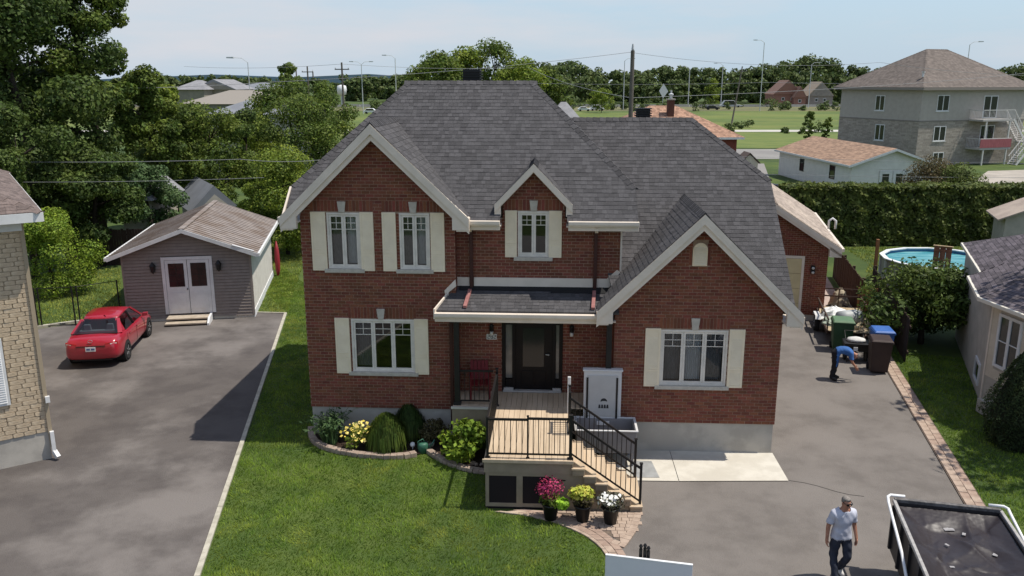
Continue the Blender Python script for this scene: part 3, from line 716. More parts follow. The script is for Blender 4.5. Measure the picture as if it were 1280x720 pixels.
# porch post
m = MB(); m.box(-2.56, -2.42, 20.30, 20.44, 1.22, 3.55); m.box(-2.59, -2.39, 20.27, 20.47, 1.22, 1.32); m.box(-2.59, -2.39, 20.27, 20.47, 3.47, 3.55); m.build('porch_post', M_BLACK, house, bevel=.006)
m = MB(); m.box(1.33, 1.47, 20.30, 20.44, 1.22, 3.55); m.build('porch_post', M_BLACK, house, bevel=.006)

# ================================================================== PORCH DECK WITH STAIRS
deck = framed('porch_deck', 'beige plank porch deck with black railings and steps down to the right', 'deck', HA, (-.4, 18.6))
DZ = 1.24
# boards run away from the street
u = -1.52; 
while u < .44:
    w = min(.137, .445 - u); MB().box(u, u + w - .006, 17.14, 20.24, DZ - .03, DZ + RNG.uniform(-.001, .002)).build('board', M_DECK, deck, bevel=.004); u += .137
u = -2.60
while u < 1.45:
    w = min(.137, 1.48 - u); MB().box(u, u + w - .006, 20.245, VU - .02, DZ - .03, DZ + RNG.uniform(-.001, .002)).build('board', M_DECK, deck, bevel=.004); u += .137
MB().box(-1.56, .47, 17.10, 17.14, DZ - .075, DZ + .004).build('nosing', M_DECK, deck, bevel=.006)
MB().box(-1.53, .45, 17.16, 17.20, .90, DZ - .076).build('fascia', M_TAUPE, deck)
MB().box(-1.53, -1.49, 17.20, 20.24, .90, DZ - .04).box(.42, .455, 18.62, 20.24, .05, DZ - .04).build('fascia', M_TAUPE, deck)
MB().box(-2.62, -1.55, 20.22, 20.26, .30, DZ - .04).build('fascia', M_TAUPE, deck)
MB().box(-2.64, -1.52, 20.16, 20.22, DZ - .06, DZ - .005).build('nosing', M_SLAB, deck)
# skirt: frame with two dark screens on the front, one panel on the side
m = MB()
for a, b in ((-1.50, -1.42), (-.80, -.66), (-.02, .06)): m.box(a, b, 17.17, 17.21, .06, .90)
m.box(-1.50, .06, 17.175, 17.205, .82, .895); m.box(-1.50, .06, 17.175, 17.205, .06, .15); m.build('skirt_frame', M_TAUPE, deck)
for a, b in ((-1.42, -.80), (-.66, -.02)): MB().box(a, b, 17.19, 17.20, .15, .82).build('screen', M_SCREEN, deck)
MB().box(-1.50, .06, 17.19, 17.22, 0, .06).build('base_rail', M_SCREEN, deck)
MB().box(-1.50, -1.47, 17.22, 20.2, .05, .90).build('side_panel', M_TAUPE, deck)
m = MB(); m.prism([(.06, 17.175, .02), (2.0, 17.175, .02), (2.0, 17.175, .13), (.47, 17.175, 1.20), (.06, 17.175, .90)], (0, .03, 0)); m.build('stringer_panel', M_TAUPE, deck)
MB().box(.12, .30, 17.165, 17.18, .73, .755).build('hinge', M_BLACK, deck)
RISE, RUN = DZ / 7, .262
for k in range(6):
    z = DZ - RISE * (k + 1); a = .45 + RUN * k
    MB().box(a - .02, a + RUN + .012, 17.10, 18.60, z - .04, z).build('tread', M_DECK, deck, bevel=.005)
    MB().box(a - .004, a + .016, 17.13, 18.58, z, z + RISE - .04).build('riser', M_DECK, deck)
    MB().box(a, a + RUN - .004, 17.12, 17.15, max(.0, z - RISE), z - .041).build('stair_side', M_TAUPE, deck)
a = .45 + RUN * 6; MB().box(a - .02, a, 17.13, 18.58, 0, RISE - .041).build('riser', M_TAUPE, deck)
m = MB(); m.prism([(.5, 18.58, .02), (2.0, 18.58, .02), (2.0, 18.58, .1), (.5, 18.58, 1.1)], (0, .03, 0)); m.build('stringer_panel', M_TAUPE, deck)
def post(u, v, z0, z1, s=.055, mt=None):
    m = MB(); m.box(u - s / 2, u + s / 2, v - s / 2, v + s / 2, z0, z1); m.box(u - s * .95, u + s * .95, v - s * .95, v + s * .95, z0, z0 + .02); m.box(u - s * .7, u + s * .7, v - s * .7, v + s * .7, z1, z1 + .02)
    m.build('railing_post', mt or M_BLACK, deck, bevel=.004)
def railing(p, q, hz=.92, lo=.10, n=None, sp=.115):
    p, q = Vector(p), Vector(q); up = Vector((0, 0, 1))
    m = MB(); m.bar(p + up * hz, q + up * hz, .05, .045); m.build('top_rail', M_BLACK, deck)
    m = MB(); m.bar(p + up * lo, q + up * lo, .03, .035); m.build('bottom_rail', M_BLACK, deck)
    L = (q - p).length; n = n or int(L / sp)
    for k in range(1, n):
        a = p + (q - p) * k / n; MB().box(a.x - .009, a.x + .009, a.y - .009, a.y + .009, a.z + lo, a.z + hz).build('baluster', M_BLACK, deck)
FV = 17.22
railing((-1.45, FV, DZ), (-.55, FV, DZ)); railing((-.55, FV, DZ), (.40, FV, DZ), hz=.95); post(-1.45, FV, DZ, 2.2); post(-.55, FV, DZ, 2.24, .04); post(.40, FV, DZ, 2.28, .07)
railing((-1.45, FV, DZ), (-1.45, 20.30, DZ)); post(-1.45, 20.30, DZ, 2.25)
railing((-2.42, 20.37, DZ), (-1.55, 20.37, DZ)); 
railing((.40, 18.62, DZ), (.40, 19.3, DZ)); post(.40, 18.62, DZ, 2.28); post(.40, 19.3, DZ, 2.2)
for v in (17.24, 18.55):
    railing((.42, v, DZ + .0), (1.98, v, .12), hz=.92, lo=.12, n=14); post(1.98, v, .04, 1.16)
m = MB(); m.box(.36, .44, 19.86, 19.94, DZ, 2.22); m.build('railing_post', mat('sunlit_post', (.72, .70, .67), .5), deck, bevel=.01, label='square post at the back of the stairs coloured white for sunlight')  # white colour stands for the sunlight on this post

# ================================================================== GROUND, DRIVEWAYS, PATHS
B = math.radians(-13.2)                                         # the right-hand lot line leans to the right going away
LA = math.radians(10.0)                                         # the left-hand lot leans to the left
def sheet(name, pts, z, m, kind='structure'):
    mb = MB(); mb.add([(p[0], p[1], z) for p in pts], [tuple(range(len(pts)))]); return mb.build(name, m, None, kind=kind)
MB().quad((-9000, -400, 0), (9000, -400, 0), (9000, 14000, 0), (-9000, 14000, 0)).build('ground', M_GROUND, None, kind='structure')
g2 = lambda *pp: [GP(*p).to_2d() for p in pp]
hw = lambda u, v: Vector((u * math.cos(HA) - v * math.sin(HA), u * math.sin(HA) + v * math.cos(HA)))
curbA, curbB = GP(357, 392).to_2d(), GP(247, 720).to_2d(); cdn = (curbB - curbA).normalized(); curbE = curbB + cdn * 14
# left driveway
shedL, shedR = GP(160, 405).to_2d(), GP(318, 393).to_2d()
dv = [curbA, curbE, Vector((-30, curbE.y)), Vector((-30, 20)), GP(-120, 440).to_2d(), GP(35, 413).to_2d(), GP(150, 398).to_2d(), GP(160, 402).to_2d(), GP(318, 390).to_2d()]
sheet('driveway', dv[::-1], .012, M_ASPH)
m = MB(); nn = Vector((-cdn.y, cdn.x))
L = (curbE - curbA).length; k = 12
curb_root = None
for i in range(k):
    a, b = curbA + cdn * (L * i / k + .006), curbA + cdn * (L * (i + 1) / k - .006); w = .055
    q = MB(); q.prism([(*(a - nn * w), 0), (*(b - nn * w), 0), (*(b + nn * w), 0), (*(a + nn * w), 0)], (0, 0, .05))
    if curb_root is None: curb_root = q.build('kerb', M_CURB, None, kind='structure')
    else: q.build('kerb_stone', M_CURB, curb_root)
a, b = curbA, GP(318, 391).to_2d(); q = MB(); q.bar((*a, .02), (*b, .02), .08, .05); q.build('kerb_stone', M_CURB, curb_root)
a, b = GP(42, 411).to_2d(), GP(152, 396).to_2d(); q = MB(); q.bar((*a, .04), (*b, .04), .16, .12); q.build('kerb_stone', M_CURB, curb_root)
# right driveway
bordA, bordB = GP(1112, 470).to_2d(), GP(1205, 630).to_2d(); bdn = (bordB - bordA).normalized(); bordE = bordB + bdn * 14; bord0 = bordA - bdn * 3.5
r1 = [hw(5.6, 20.5), hw(5.6, 31.4), GP(1015, 388).to_2d(), GP(1075, 372).to_2d(), GP(1085, 395).to_2d(), bord0, bordE, Vector((2.2, bordE.y)), GP(786, 770).to_2d(), GP(776, 720).to_2d(), GP(768, 692).to_2d(), GP(752, 670).to_2d(), hw(1.2, 17.2), hw(1.2, 20.5)]
sheet('driveway', r1[::-1], .010, M_ASPH2)
# concrete slab in two pours along the garage wall, with the set-in utility cover
slab = sheet('concrete_slab', [hw(1.2, 18.66), hw(3.06, 18.70), hw(3.06, 20.42), hw(1.2, 20.42)], .030, M_SLAB)
sheet('concrete_slab', [hw(3.075, 18.70), hw(5.72, 18.86), hw(5.72, 20.42), hw(3.075, 20.42)], .031, M_SLAB)
cv = MB(); c4 = [hw(1.98, 18.83), hw(2.62, 18.85), hw(2.52, 19.75), hw(1.98, 19.75)]
cv.prism([(*p, .031) for p in c4], (0, 0, .012)); cvo = tag(cv.build('utility_cover', mat('worn_steel', (.34, .345, .34), .6, (.25, .255, .25), 3), None, bevel=.004), 'grey steel cover plate let into the concrete slab by the steps', 'cover')
# crack across the asphalt
cr = [GP(985, 601), GP(1005, 604), GP(1022, 608), GP(1045, 615), GP(1062, 619), GP(1080, 621)]
m = MB()
for a, b in zip(cr, cr[1:]): m.bar((a.x, a.y, .011), (b.x, b.y, .011), .022, .006)
struct(m, 'driveway_crack', mat('crack_dark', (.04, .036, .034), .95))
sheet('road', [(-60, -9), (60, -9), (60, 1.5), (-60, 1.5)], .02, M_ASPHF)
# paver border along the right driveway: two courses
pav = [MB().box(-.097, .097, -.147, .147, 0, .055), MB().box(-.097, .097, -.145, .145, 0, .05)]
border = thing('paver_border', 'rose and tan paver edging between the right driveway and the lawn', 'paver edging', (bordA.x, bordA.y, 0), math.atan2(-bdn.y, -bdn.x) - math.pi / 2)
pm = []
for q, mt in zip(pav, (M_PAVER, M_PAVER_R)):
    o = q.build('paver', mt, border, bevel=.008); pm.append(o)
bl = (bordE - bord0).length; first = [True, True]
MB().box(-.01, .44, -bl + 3.6, 2.6, -.02, .035).build('joint_bed', M_SAND, border)
for i in range(int((bl - .4) / .305)):
    for c in range(2):
        y = 2.5 - i * .305 + (.15 if c else 0); idx = RNG.choice((0, 1)) if c else (0 if RNG.random() < .75 else 1)
        o = pm[idx] if first[idx] else pm[idx].copy()
        if not first[idx]: COL.objects.link(o)
        first[idx] = False; o.parent = border; o.location = (.11 + c * .205, y, RNG.uniform(-.004, .004)); o.rotation_euler = (RNG.uniform(-.01, .01), RNG.uniform(-.01, .01), RNG.uniform(-.015, .015))
# curved paver walk at the foot of the steps
walk = thing('paver_walk', 'curved tan paver walk in front of the deck with flower pots on it', 'walkway', (*hw(.6, 16.6), 0), HA, off=None)
OFF[walk.name] = (.6, 16.6)
h2 = lambda px, py: tof(GP(px, py), HA)
outer = [h2(*p) for p in ((618, 641), (655, 645), (690, 653), (718, 664), (740, 676), (752, 688), (760, 700), (765, 715), (768, 735), (770, 765))]
inner = [h2(*p) for p in ((655, 638), (680, 640), (706, 645), (732, 654), (752, 664), (768, 676), (781, 692), (790, 712), (796, 735), (800, 765))]
def resample(pts, n):
    P_ = [Vector(p) for p in pts]; d = [0]
    for a, b in zip(P_, P_[1:]): d.append(d[-1] + (b - a).length)
    out = []
    for i in range(n + 1):
        t = d[-1] * i / n; k_ = max(j for j in range(len(d)) if d[j] <= t + 1e-9); k_ = min(k_, len(d) - 2)
        out.append(P_[k_].lerp(P_[k_ + 1], (t - d[k_]) / (d[k_ + 1] - d[k_])))
    return out
NS = 19; ro, ri = resample(outer, NS), resample(inner, NS)
fan = [h2(*p) for p in ((800, 641), (800, 652), (795, 666), (784, 682))]
bed = MB(); bp = [(*p, .006) for p in outer] + [(*p, .006) for p in inner[::-1]]
for i in range(NS): bed.quad((*ro[i], .014), (*ro[i + 1], .014), (*ri[i + 1], .014), (*ri[i], .014))
bf = [hw_ for hw_ in ((-.2, 17.15), (2.02, 17.15), fan[1], fan[2], fan[3], inner[4], inner[2], inner[1])]
bed.add([(*p, .0145) for p in bf], [tuple(range(len(bf)))]); bed.build('joint_bed', M_SAND, walk)
def paver(quad_, z, mt):
    c = sum((Vector(p) for p in quad_), Vector((0, 0))) / len(quad_)
    q = [c + (Vector(p) - c) * .955 for p in quad_]; mb = MB(); mb.prism([(*p, 0) for p in q], (0, 0, z)); mb.build('paver', mt, walk, bevel=.007)
for i in range(NS):
    for c0, c1, mt, ph in ((0, .2, M_PAVER, 0), (.2, .6, M_PAVER_R, .5), (.6, 1, M_PAVER_R, 0)):
        a0, a1 = (ro[i], ro[i + 1]) ; b0, b1 = (ri[i], ri[i + 1])
        if ph and i < NS - 1:
            a0, a1 = ro[i].lerp(ro[i + 1], .5), ro[i + 1].lerp(ro[min(i + 2, NS)], .5); b0, b1 = ri[i].lerp(ri[i + 1], .5), ri[i + 1].lerp(ri[min(i + 2, NS)], .5)
        if (a1 - a0).length + (b1 - b0).length < .1: continue
        paver([a0.lerp(b0, c0), a1.lerp(b1, c0), a1.lerp(b1, c1), a0.lerp(b0, c1)], .04 + RNG.uniform(-.003, .003), mt if RNG.random() < .7 else M_PAVER)
# small pavers filling the wedge between the walk and the steps
fp = np.array(bf); x0, x1, y0, y1 = fp[:, 0].min(), fp[:, 0].max(), fp[:, 1].min(), fp[:, 1].max()
yy = y1; row = 0
while yy > y0:
    xx = x0 - (.09 if row % 2 else 0)
    while xx < x1:
        w = RNG.choice((.13, .17, .2)); cx_, cy_ = xx + w / 2, yy - .07
        if in_poly(np.array([cx_]), np.array([cy_]), bf)[0] and in_poly(np.array([cx_]), np.array([cy_ - .05]), bf)[0]: paver([(xx, yy - .14), (xx + w, yy - .14), (xx + w, yy), (xx, yy)], .035 + RNG.uniform(-.003, .003), M_PAVER)
        xx += w
    yy -= .14; row += 1
rs_ = resample([(2.03, 17.15)] + [tuple(q) for q in fan[1:]] + [tuple(inner[5].copy() if hasattr(inner[5], 'copy') else inner[5])], 11)
for a, b in zip(rs_, rs_[1:]):
    d_ = (b - a).normalized(); n_ = Vector((d_.y, -d_.x)) * .17; n_ = n_ if n_.x < 0 else -n_; paver([a, b, b + n_, a + n_], .043, M_PAVER)
# flower bed with block edging
edge1 = [GP(*p).to_2d() for p in ((389, 538), (389, 546), (393, 554), (404, 561), (425, 567), (452, 571.5), (482, 573.5), (505, 573), (520, 570))]
edge2 = [GP(*p).to_2d() for p in ((536, 566), (546, 573), (558, 580), (575, 586), (592, 590), (607, 592))]
bedp = edge1 + edge2 + [hw(-1.5, 20.2), hw(-2.6, 20.2), hw(-2.6, 21.0), hw(-6.5, 21.0)]
bd = sheet('flower_bed', bedp, .05, M_SOIL)
edging = thing('bed_edging', 'low edging of tan stone blocks curving around the flower bed', 'edging', (*edge1[4], 0))
OFF[edging.name] = tuple(edge1[4])
for pts, n, tall in ((edge1, 24, .13), (edge2, 13, .11)):
    rs = resample(pts, n)
    for i in range(n):
        a, b = rs[i], rs[i + 1]; d_ = (b - a); c = (a + b) / 2; M_ = Matrix.Translation((c.x, c.y, tall / 2)) @ Matrix.Rotation(math.atan2(d_.y, d_.x) + RNG.uniform(-.05, .05), 4, 'Z')
        mb = MB(); mb.mbox(M_, d_.length * .97, .17, tall + RNG.uniform(-.01, .01)); mb.build('block', M_BLOCK, edging, bevel=.012)
# lawns
lawnF = [curbA + Vector((.1, 0)), curbE + nn * .08, GP(757, 760).to_2d()] + [hw(*p) for p in outer[::-1][2:]] + [hw(-1.5, 17.1), hw(-1.55, 19.6)] + [p for p in edge2[::-1]] + [p for p in edge1[::-1]] + [hw(-6.6, 21.0), hw(-6.6, 29.5), GP(352, 332).to_2d(), GP(330, 365).to_2d()]
grass_patch('lawn_grass', 'mown green front lawn with yellowish patches beside the left driveway', [lawnF], 1100, .055, .020, 5)
lawnR = [bord0 + Vector((.45, 0)), bordE + Vector((.45, 0)), Vector((24, bordE.y)), Vector((24, 22)), GP(1226, 505).to_2d(), GP(1207, 448).to_2d(), GP(1112, 440).to_2d()]
grass_patch('lawn_grass', 'shaded green lawn right of the paver edging', [lawnR], 650, .06, .024, 6)
lawnP = [GP(1080, 360).to_2d(), GP(1085, 330).to_2d(), GP(1052, 309).to_2d(), GP(1290, 309).to_2d(), GP(1290, 360).to_2d()]
lawnB = [GP(40, 409).to_2d(), GP(152, 394).to_2d(), GP(150, 335).to_2d(), GP(20, 345).to_2d(), GP(-60, 400).to_2d()]
lawnS = [GP(317, 390).to_2d(), GP(359, 391).to_2d(), GP(392, 292).to_2d(), GP(345, 285).to_2d()]
M_GRASS2 = mat('grass_blades_far', (.19, .255, .035), .7, (.27, .29, .05), .4, island=.4, translucent=.3, coord='World')
grass_patch('lawn_grass', 'bright back lawn around the swimming pool', [lawnP], 130, .09, .05, 7, m=M_GRASS2)
grass_patch('lawn_grass', 'bright green back lawn behind the thin black fence', [lawnB], 160, .08, .045, 8, m=M_GRASS2)
grass_patch('lawn_grass', 'strip of lawn between the shed and the brick house', [lawnS], 300, .07, .035, 9, m=M_GRASS2)

# ================================================================== NEIGHBOURING BUILDINGS
M_PANE = mat('dark_pane', (.022, .024, .027), .06, spec=.7)
M_TRIMW = mat('white_trim', (.70, .70, .69), .5, (.62, .62, .61), 3)
def siding(parent, poly, mapf, m, holes=(), expo=.12, th=.014, name='siding_board', gap=0.0):
    z0, z1 = min(p[1] for p in poly), max(p[1] for p in poly); z = z0
    while z < z1 - .02:
        zb = min(z + expo, z1 - .001) - gap; i0, i1 = interval(poly, z + 1e-4), interval(poly, zb - 1e-4)
        if i0 and i1:
            segs = [(min(i0[0], i1[0]), max(i0[1], i1[1]))]
            for h in holes:
                if h[2] < zb - .01 and h[3] > z + .01:
                    new = []
                    for a, b in segs:
                        if b <= h[0] or a >= h[1]: new.append((a, b)); continue
                        if a < h[0] - .01: new.append((a, h[0]))
                        if b > h[1] + .01: new.append((h[1], b))
                    segs = new
            for a, b in segs:
                a0, b0, a1, b1 = max(a, i0[0]), min(b, i0[1]), max(a, i1[0]), min(b, i1[1])
                mb = MB(); mb.add([mapf(a0, z, th), mapf(b0, z, th), mapf(b1, zb, .003), mapf(a1, zb, .003), mapf(a0, z, 0), mapf(b0, z, 0), mapf(b1, zb, 0), mapf(a1, zb, 0)],
                                  [(0, 1, 2, 3), (4, 5, 1, 0), (0, 3, 7, 4), (1, 5, 6, 2)]); mb.build(name, m, parent)
        z += expo
def pbox(mb, f, a, b, c, d, d0, d1):
    return mb.add([f(a, c, d0), f(b, c, d0), f(b, d, d0), f(a, d, d0), f(a, c, d1), f(b, c, d1), f(b, d, d1), f(a, d, d1)],
                  [(0, 1, 2, 3), (7, 6, 5, 4), (0, 4, 5, 1), (1, 5, 6, 2), (2, 6, 7, 3), (3, 7, 4, 0)])
def swindow(parent, f, a, b, c, d, n=2, fw=.07, m=None, sill=False, name='window', rows=1):
    mb = MB(); 
    for q in ((a, b, c, c + fw), (a, b, d - fw, d), (a, a + fw, c + fw, d - fw), (b - fw, b, c + fw, d - fw)): pbox(mb, f, *q, .05, -.01)
    for i in range(1, n): x = a + (b - a) * i / n; pbox(mb, f, x - fw * .6, x + fw * .6, c + fw, d - fw, .045, -.01)
    for i in range(1, rows): z = c + (d - c) * i / rows; pbox(mb, f, a + fw, b - fw, z - .015, z + .015, .04, -.01)
    w = mb.build(name, m or M_TRIMW, parent)
    for i in range(n):
        x0 = a + fw + (b - a - 2 * fw) * i / n; x1 = a + fw + (b - a - 2 * fw) * (i + 1) / n
        p = MB(); pbox(p, f, x0, x1, c + fw, d - fw, .018, -.005); p.build('pane', M_PANE, w)
    if sill: s = MB(); pbox(s, f, a - .08, b + .08, c - .09, c - .001, .09, 0); s.build('sill', m or M_TRIMW, w)
    return w
def hip_roof(parent, u0, u1, v0, v1, z, pitch, ov, m, mcap=None, ridge_axis='u', shing=None, fascia=None, expo=.143, gut=.16):
    a0, a1, b0, b1 = u0 - ov, u1 + ov, v0 - ov, v1 + ov
    run = min(a1 - a0, b1 - b0) / 2; h = run * pitch
    if a1 - a0 >= b1 - b0: r0, r1 = (a0 + run, (b0 + b1) / 2, z + h), (a1 - run, (b0 + b1) / 2, z + h)
    else: r0, r1 = ((a0 + a1) / 2, b0 + run, z + h), ((a0 + a1) / 2, b1 - run, z + h)
    P00, P10, P11, P01 = (a0, b0, z), (a1, b0, z), (a1, b1, z), (a0, b1, z)
    if a1 - a0 >= b1 - b0: faces = [[P00, P10, r1, r0], [P10, P11, r1], [P11, P01, r0, r1], [P01, P00, r0]]
    else: faces = [[P00, P10, r0], [P10, P11, r1, r0], [P11, P01, r1], [P01, P00, r0, r1]]
    rfm = MB()
    for fcs in faces: rfm.add(fcs, [tuple(range(len(fcs)))])
    rfm.add([P00, P10, P11, P01], [(3, 2, 1, 0)])
    ro = rfm.build('roof', m, parent)
    if shing:
        s = MB(); 
        for fcs in faces: shingles(s, [fcs], RNG, expo=expo, tab=(.2, .4))
        s.build('shingles', shing, ro, kind='stuff')
    c = MB()
    ends = {0: (P00, r0), 1: (P10, r1 if a1 - a0 >= b1 - b0 else r0), 2: (P11, r1), 3: (P01, r0 if a1 - a0 >= b1 - b0 else r1)}
    for k in ends: caps(c, *ends[k], .15, .06, .3)
    caps(c, r0, r1, .15, .08, .3); c.build('ridge_cap', mcap or m, ro, kind='stuff')
    if fascia:
        for p, q in ((P00, P10), (P10, P11), (P11, P01), (P01, P00)):
            g = MB(); p, q = Vector(p), Vector(q); g.bar(p - Vector((0, 0, gut / 2 + .01)), q - Vector((0, 0, gut / 2 + .01)), .06, gut); g.build('gutter', fascia, parent)
    return ro

# ---------------- beige stone house on the left
LH = math.radians(34)
lh = framed('stone_house', 'beige split stone house with white eaves at the edge of the left driveway', 'house', LH, (1.2, 23.3))
M_STONE = mat('beige_stone', (.56, .46, .32), .9, (.46, .365, .245), 6, island=.2, hue=.008, bump=.5, bscale=30)
M_STONEJ = mat('stone_joint', (.46, .37, .26), .95)
lw = MB(); lw.box(-11, 1.26, 23.06, 33, .75, 6.25); lwo = lw.build('wall', M_STONEJ, lh)
MB().box(-11, 1.28, 23.05, 33.0, -.1, .75).build('foundation', M_CONC, lh)
z = .76; r = 0; stone_mesh = {}
while z < 6.2:
    u = 1.30; i = 0
    while u > -2.4:
        w = [.29, .24, .34, .27, .37][(i * 3 + r * 2) % 5] if not (i == 0 and r % 2) else .16
        ext = w
        if 1.56 < z < 3.32 and u - w < .57: w = u - .57
        if w > .06:
            key = round(w, 2)
            if key not in stone_mesh:
                mb = MB(); n = 6; pts = []
                hx, hz = w / 2 - .010, .052
                pts = [(-hx, -hz + .015), (-hx + .03, -hz), (hx - .03, -hz), (hx, -hz + .015), (hx, hz - .015), (hx - .03, hz), (-hx + .03, hz), (-hx, hz - .015)]
                mb.prism([(x, 0, zz) for x, zz in pts], (0, -.038, 0)); o = mb.build('stone', M_STONE, None); stone_mesh[key] = o.data; bpy.data.objects.remove(o)
            ob = bpy.data.objects.new('stone', stone_mesh[key]); COL.objects.link(ob); ob.parent = lwo
            ob.location = (u - w / 2 - 1.2, 23.06 - 23.3 + RNG.uniform(-.004, .006), z + .057); ob.rotation_euler = (RNG.uniform(-.03, .03), RNG.uniform(-.006, .006), RNG.uniform(-.03, .03))
        u -= ext; i += 1
    z += .114; r += 1
f = fz(23.05); wl_ = MB(); pbox(wl_, f, -1.3, .56, 1.66, 3.36, .07, 0); wo_ = wl_.build('window', M_TRIMW, lh, label='white framed window covered by a white louvred blind')
for k in range(26):
    b_ = MB(); b_.add([(-1.24, 22.955, 1.73 + k * .06), (.50, 22.955, 1.73 + k * .06), (.50, 22.978, 1.786 + k * .06), (-1.24, 22.978, 1.786 + k * .06)], [(0, 1, 2, 3)]); b_.build('slat', M_TRIMW, wo_)
MB().box(1.27, 1.36, 22.98, 23.06, .35, 6.2).build('corner_strip', mat('strip_tan', (.36, .29, .20), .8), lh)
sp = MB(); sp.bar((1.34, 22.93, .78), (1.34, 22.93, .22), .09, .09); sp.bar((1.34, 22.93, .24), (1.40, 22.80, .10), .1, .1); sp.build('downspout', M_TRIMW, lh)
MB().box(1.30, 1.40, 22.90, 22.99, 1.56, 1.72).build('meter_box', M_TRIMW, lh)
M_SHB = mat('brown_shingle', (.175, .135, .120), .92, (.125, .097, .088), 14, island=.25, bump=.3, bscale=150)
hip_roof(lh, -11, 1.3, 23.0, 33, 6.42, .45, .45, M_SHB, shing=M_SHB, fascia=M_TRIMW, gut=.22)
MB().box(-11.3, 1.7, 22.6, 33.3, 6.18, 6.22).build('soffit', M_TRIMW, lh)
MB().box(-11, 1.32, 22.96, 23.04, 5.95, 6.18).build('frieze_board', M_TRIMW, lh)

# ---------------- grey shed with a ribbed metal roof
shed = framed('garden_shed', 'taupe sided shed with white double doors and ribbed metal roof', 'shed', LA, (-7.15, 38.0))
M_SIDE = mat('taupe_siding', (.28, .24, .215), .7, (.245, .21, .188), 4); M_SIDEL = mat('sunlit_siding', (.60, .57, .52), .7, (.53, .50, .455), 3)  # side wall siding paler: sun from the right put into its colour
M_ROOFM = mat('ribbed_roof', (.30, .258, .230), .6, (.23, .195, .175), 2.2, col3=(.20, .155, .125), scale3=.9)
SV, SB = 34.5, 42.2
MB().box(-9.6, -4.7, SV + .001, SB, 0, 2.80).prism([(-9.6, SV + .001, 2.80), (-4.7, SV + .001, 2.80), (-7.18, SV + .001, 3.66)], (0, SB - SV - .001, 0)).build('wall', mat('siding_backing', (.10, .085, .075), .9), shed)
shole = [(-8.12, -6.18, .26, 2.64)]
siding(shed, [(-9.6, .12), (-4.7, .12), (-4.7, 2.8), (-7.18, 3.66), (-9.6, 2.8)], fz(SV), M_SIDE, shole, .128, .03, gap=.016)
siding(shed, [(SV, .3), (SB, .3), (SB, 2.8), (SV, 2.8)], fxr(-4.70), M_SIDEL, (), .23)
MB().box(-4.70, -4.66, SV - .02, SB, 0, .30).build('skirting', M_WHITE, shed); MB().box(-4.75, -4.66, SV - .03, SV + .05, .12, 2.78).build('corner_post', M_SIDE, shed); MB().box(-9.62, -9.55, SV - .03, SV + .05, .12, 2.78).build('corner_post', M_SIDE, shed)
MB().box(-9.6, -4.7, SV - .015, SV, 0, .12).build('base_board', M_SLAB, shed)
for s, ue in ((-1, -10.06), (1, -4.34)):
    zE = 2.74; zP = 3.80
    mb = MB(); mb.prism([(-7.18, SV - .35, zP), (ue, SV - .35, zE), (ue, SV - .35, zE - .04), (-7.18, SV - .35, zP - .04)], (0, SB - SV + .6, 0)); ro = mb.build('roof', M_ROOFM, shed)
    L = Vector((ue + 7.18, 0, zE - zP)); nn_ = Vector((-L.z, 0, L.x)) * (1 if s > 0 else -1); nn_.normalize()
    for k in range(24):
        v = SV - .30 + k * .35; q = MB(); q.bar(Vector((-7.18 + .04 * s, v, zP - .015)) + nn_ * .012, Vector((ue, v, zE)) + nn_ * .012, .05, .026); q.build('rib', M_ROOFM, ro)
    mb = MB(); mb.prism([(-7.18, SV - .39, zP + .01), (ue - .02 * s, SV - .39, zE + .01), (ue - .02 * s, SV - .39, zE - .15), (-7.18, SV - .39, zP - .15)], (0, .04, 0)); mb.build('rake_board', M_TRIMW, shed)
    mb = MB(); mb.bar((ue + .03 * s, SV - .4, zE - .05), (ue + .03 * s, SB + .25, zE - .05), .09, .13); mb.build('gutter', M_TRIMW, shed)
MB().bar((-7.18, SV - .38, 3.815), (-7.18, SB + .2, 3.815), .22, .03).build('ridge_strip', M_ROOFM, shed)
MB().bar((-5.3, SV - .36, 3.12), (-4.5, SV - .30, 2.84), .12, .02).build('flashing', M_WHITE, shed, label='loose white flashing on the right eave')
d = MB(); d.box(-8.12, -8.0, SV - .06, SV, .30, 2.64); d.box(-6.30, -6.18, SV - .05, SV, .30, 2.64); d.box(-8.0, -6.30, SV - .05, SV, 2.52, 2.64); dfo = d.build('door_frame', M_WHITE, shed)
for a, b in ((-7.99, -7.16), (-7.14, -6.31)):
    q = MB(); q.box(a, b, SV - .042, SV - .002, .30, 2.51); dd = q.build('door', M_WHITE, shed, bevel=.006)
    q = MB(); q.box(a + .12, b - .12, SV - .050, SV - .043, 1.42, 2.38); q.build('pane', mat('shed_pane', (.045, .018, .018), .15, (.02, .01, .012), 2.5), dd)
    for zz in (1.66, 1.90, 2.14): MB().box(a + .12, b - .12, SV - .057, SV - .0505, zz - .006, zz + .006).build('muntin', M_BLACK, dd)
    MB().box((a + b) / 2 - .006, (a + b) / 2 + .006, SV - .057, SV - .0505, 1.42, 2.38).build('muntin', M_BLACK, dd)
    MB().box(a + .12, b - .12, SV - .052, SV - .043, .48, 1.18).build('panel', M_WHITE, dd, bevel=.01)
MB().lathe([(.01, -.03), (.035, 0), (.01, .03)], (-7.20, SV - .07, 1.32), 8).build('handle', M_BLACK, dfo)
st = MB(); st.box(-8.0, -6.35, SV - .62, SV - .04, .20, .25); sto = st.build('step', mat('step_wood', (.46, .39, .31), .8, (.36, .30, .23), 4), shed)
MB().box(-8.0, -6.45, SV - .95, SV - .60, .08, .13).build('tread', MATS['step_wood'], sto); MB().box(-8.02, -6.4, SV - .93, SV - .9, 0, .08).build('riser', mat('step_dark', (.05, .04, .035), .9), sto)
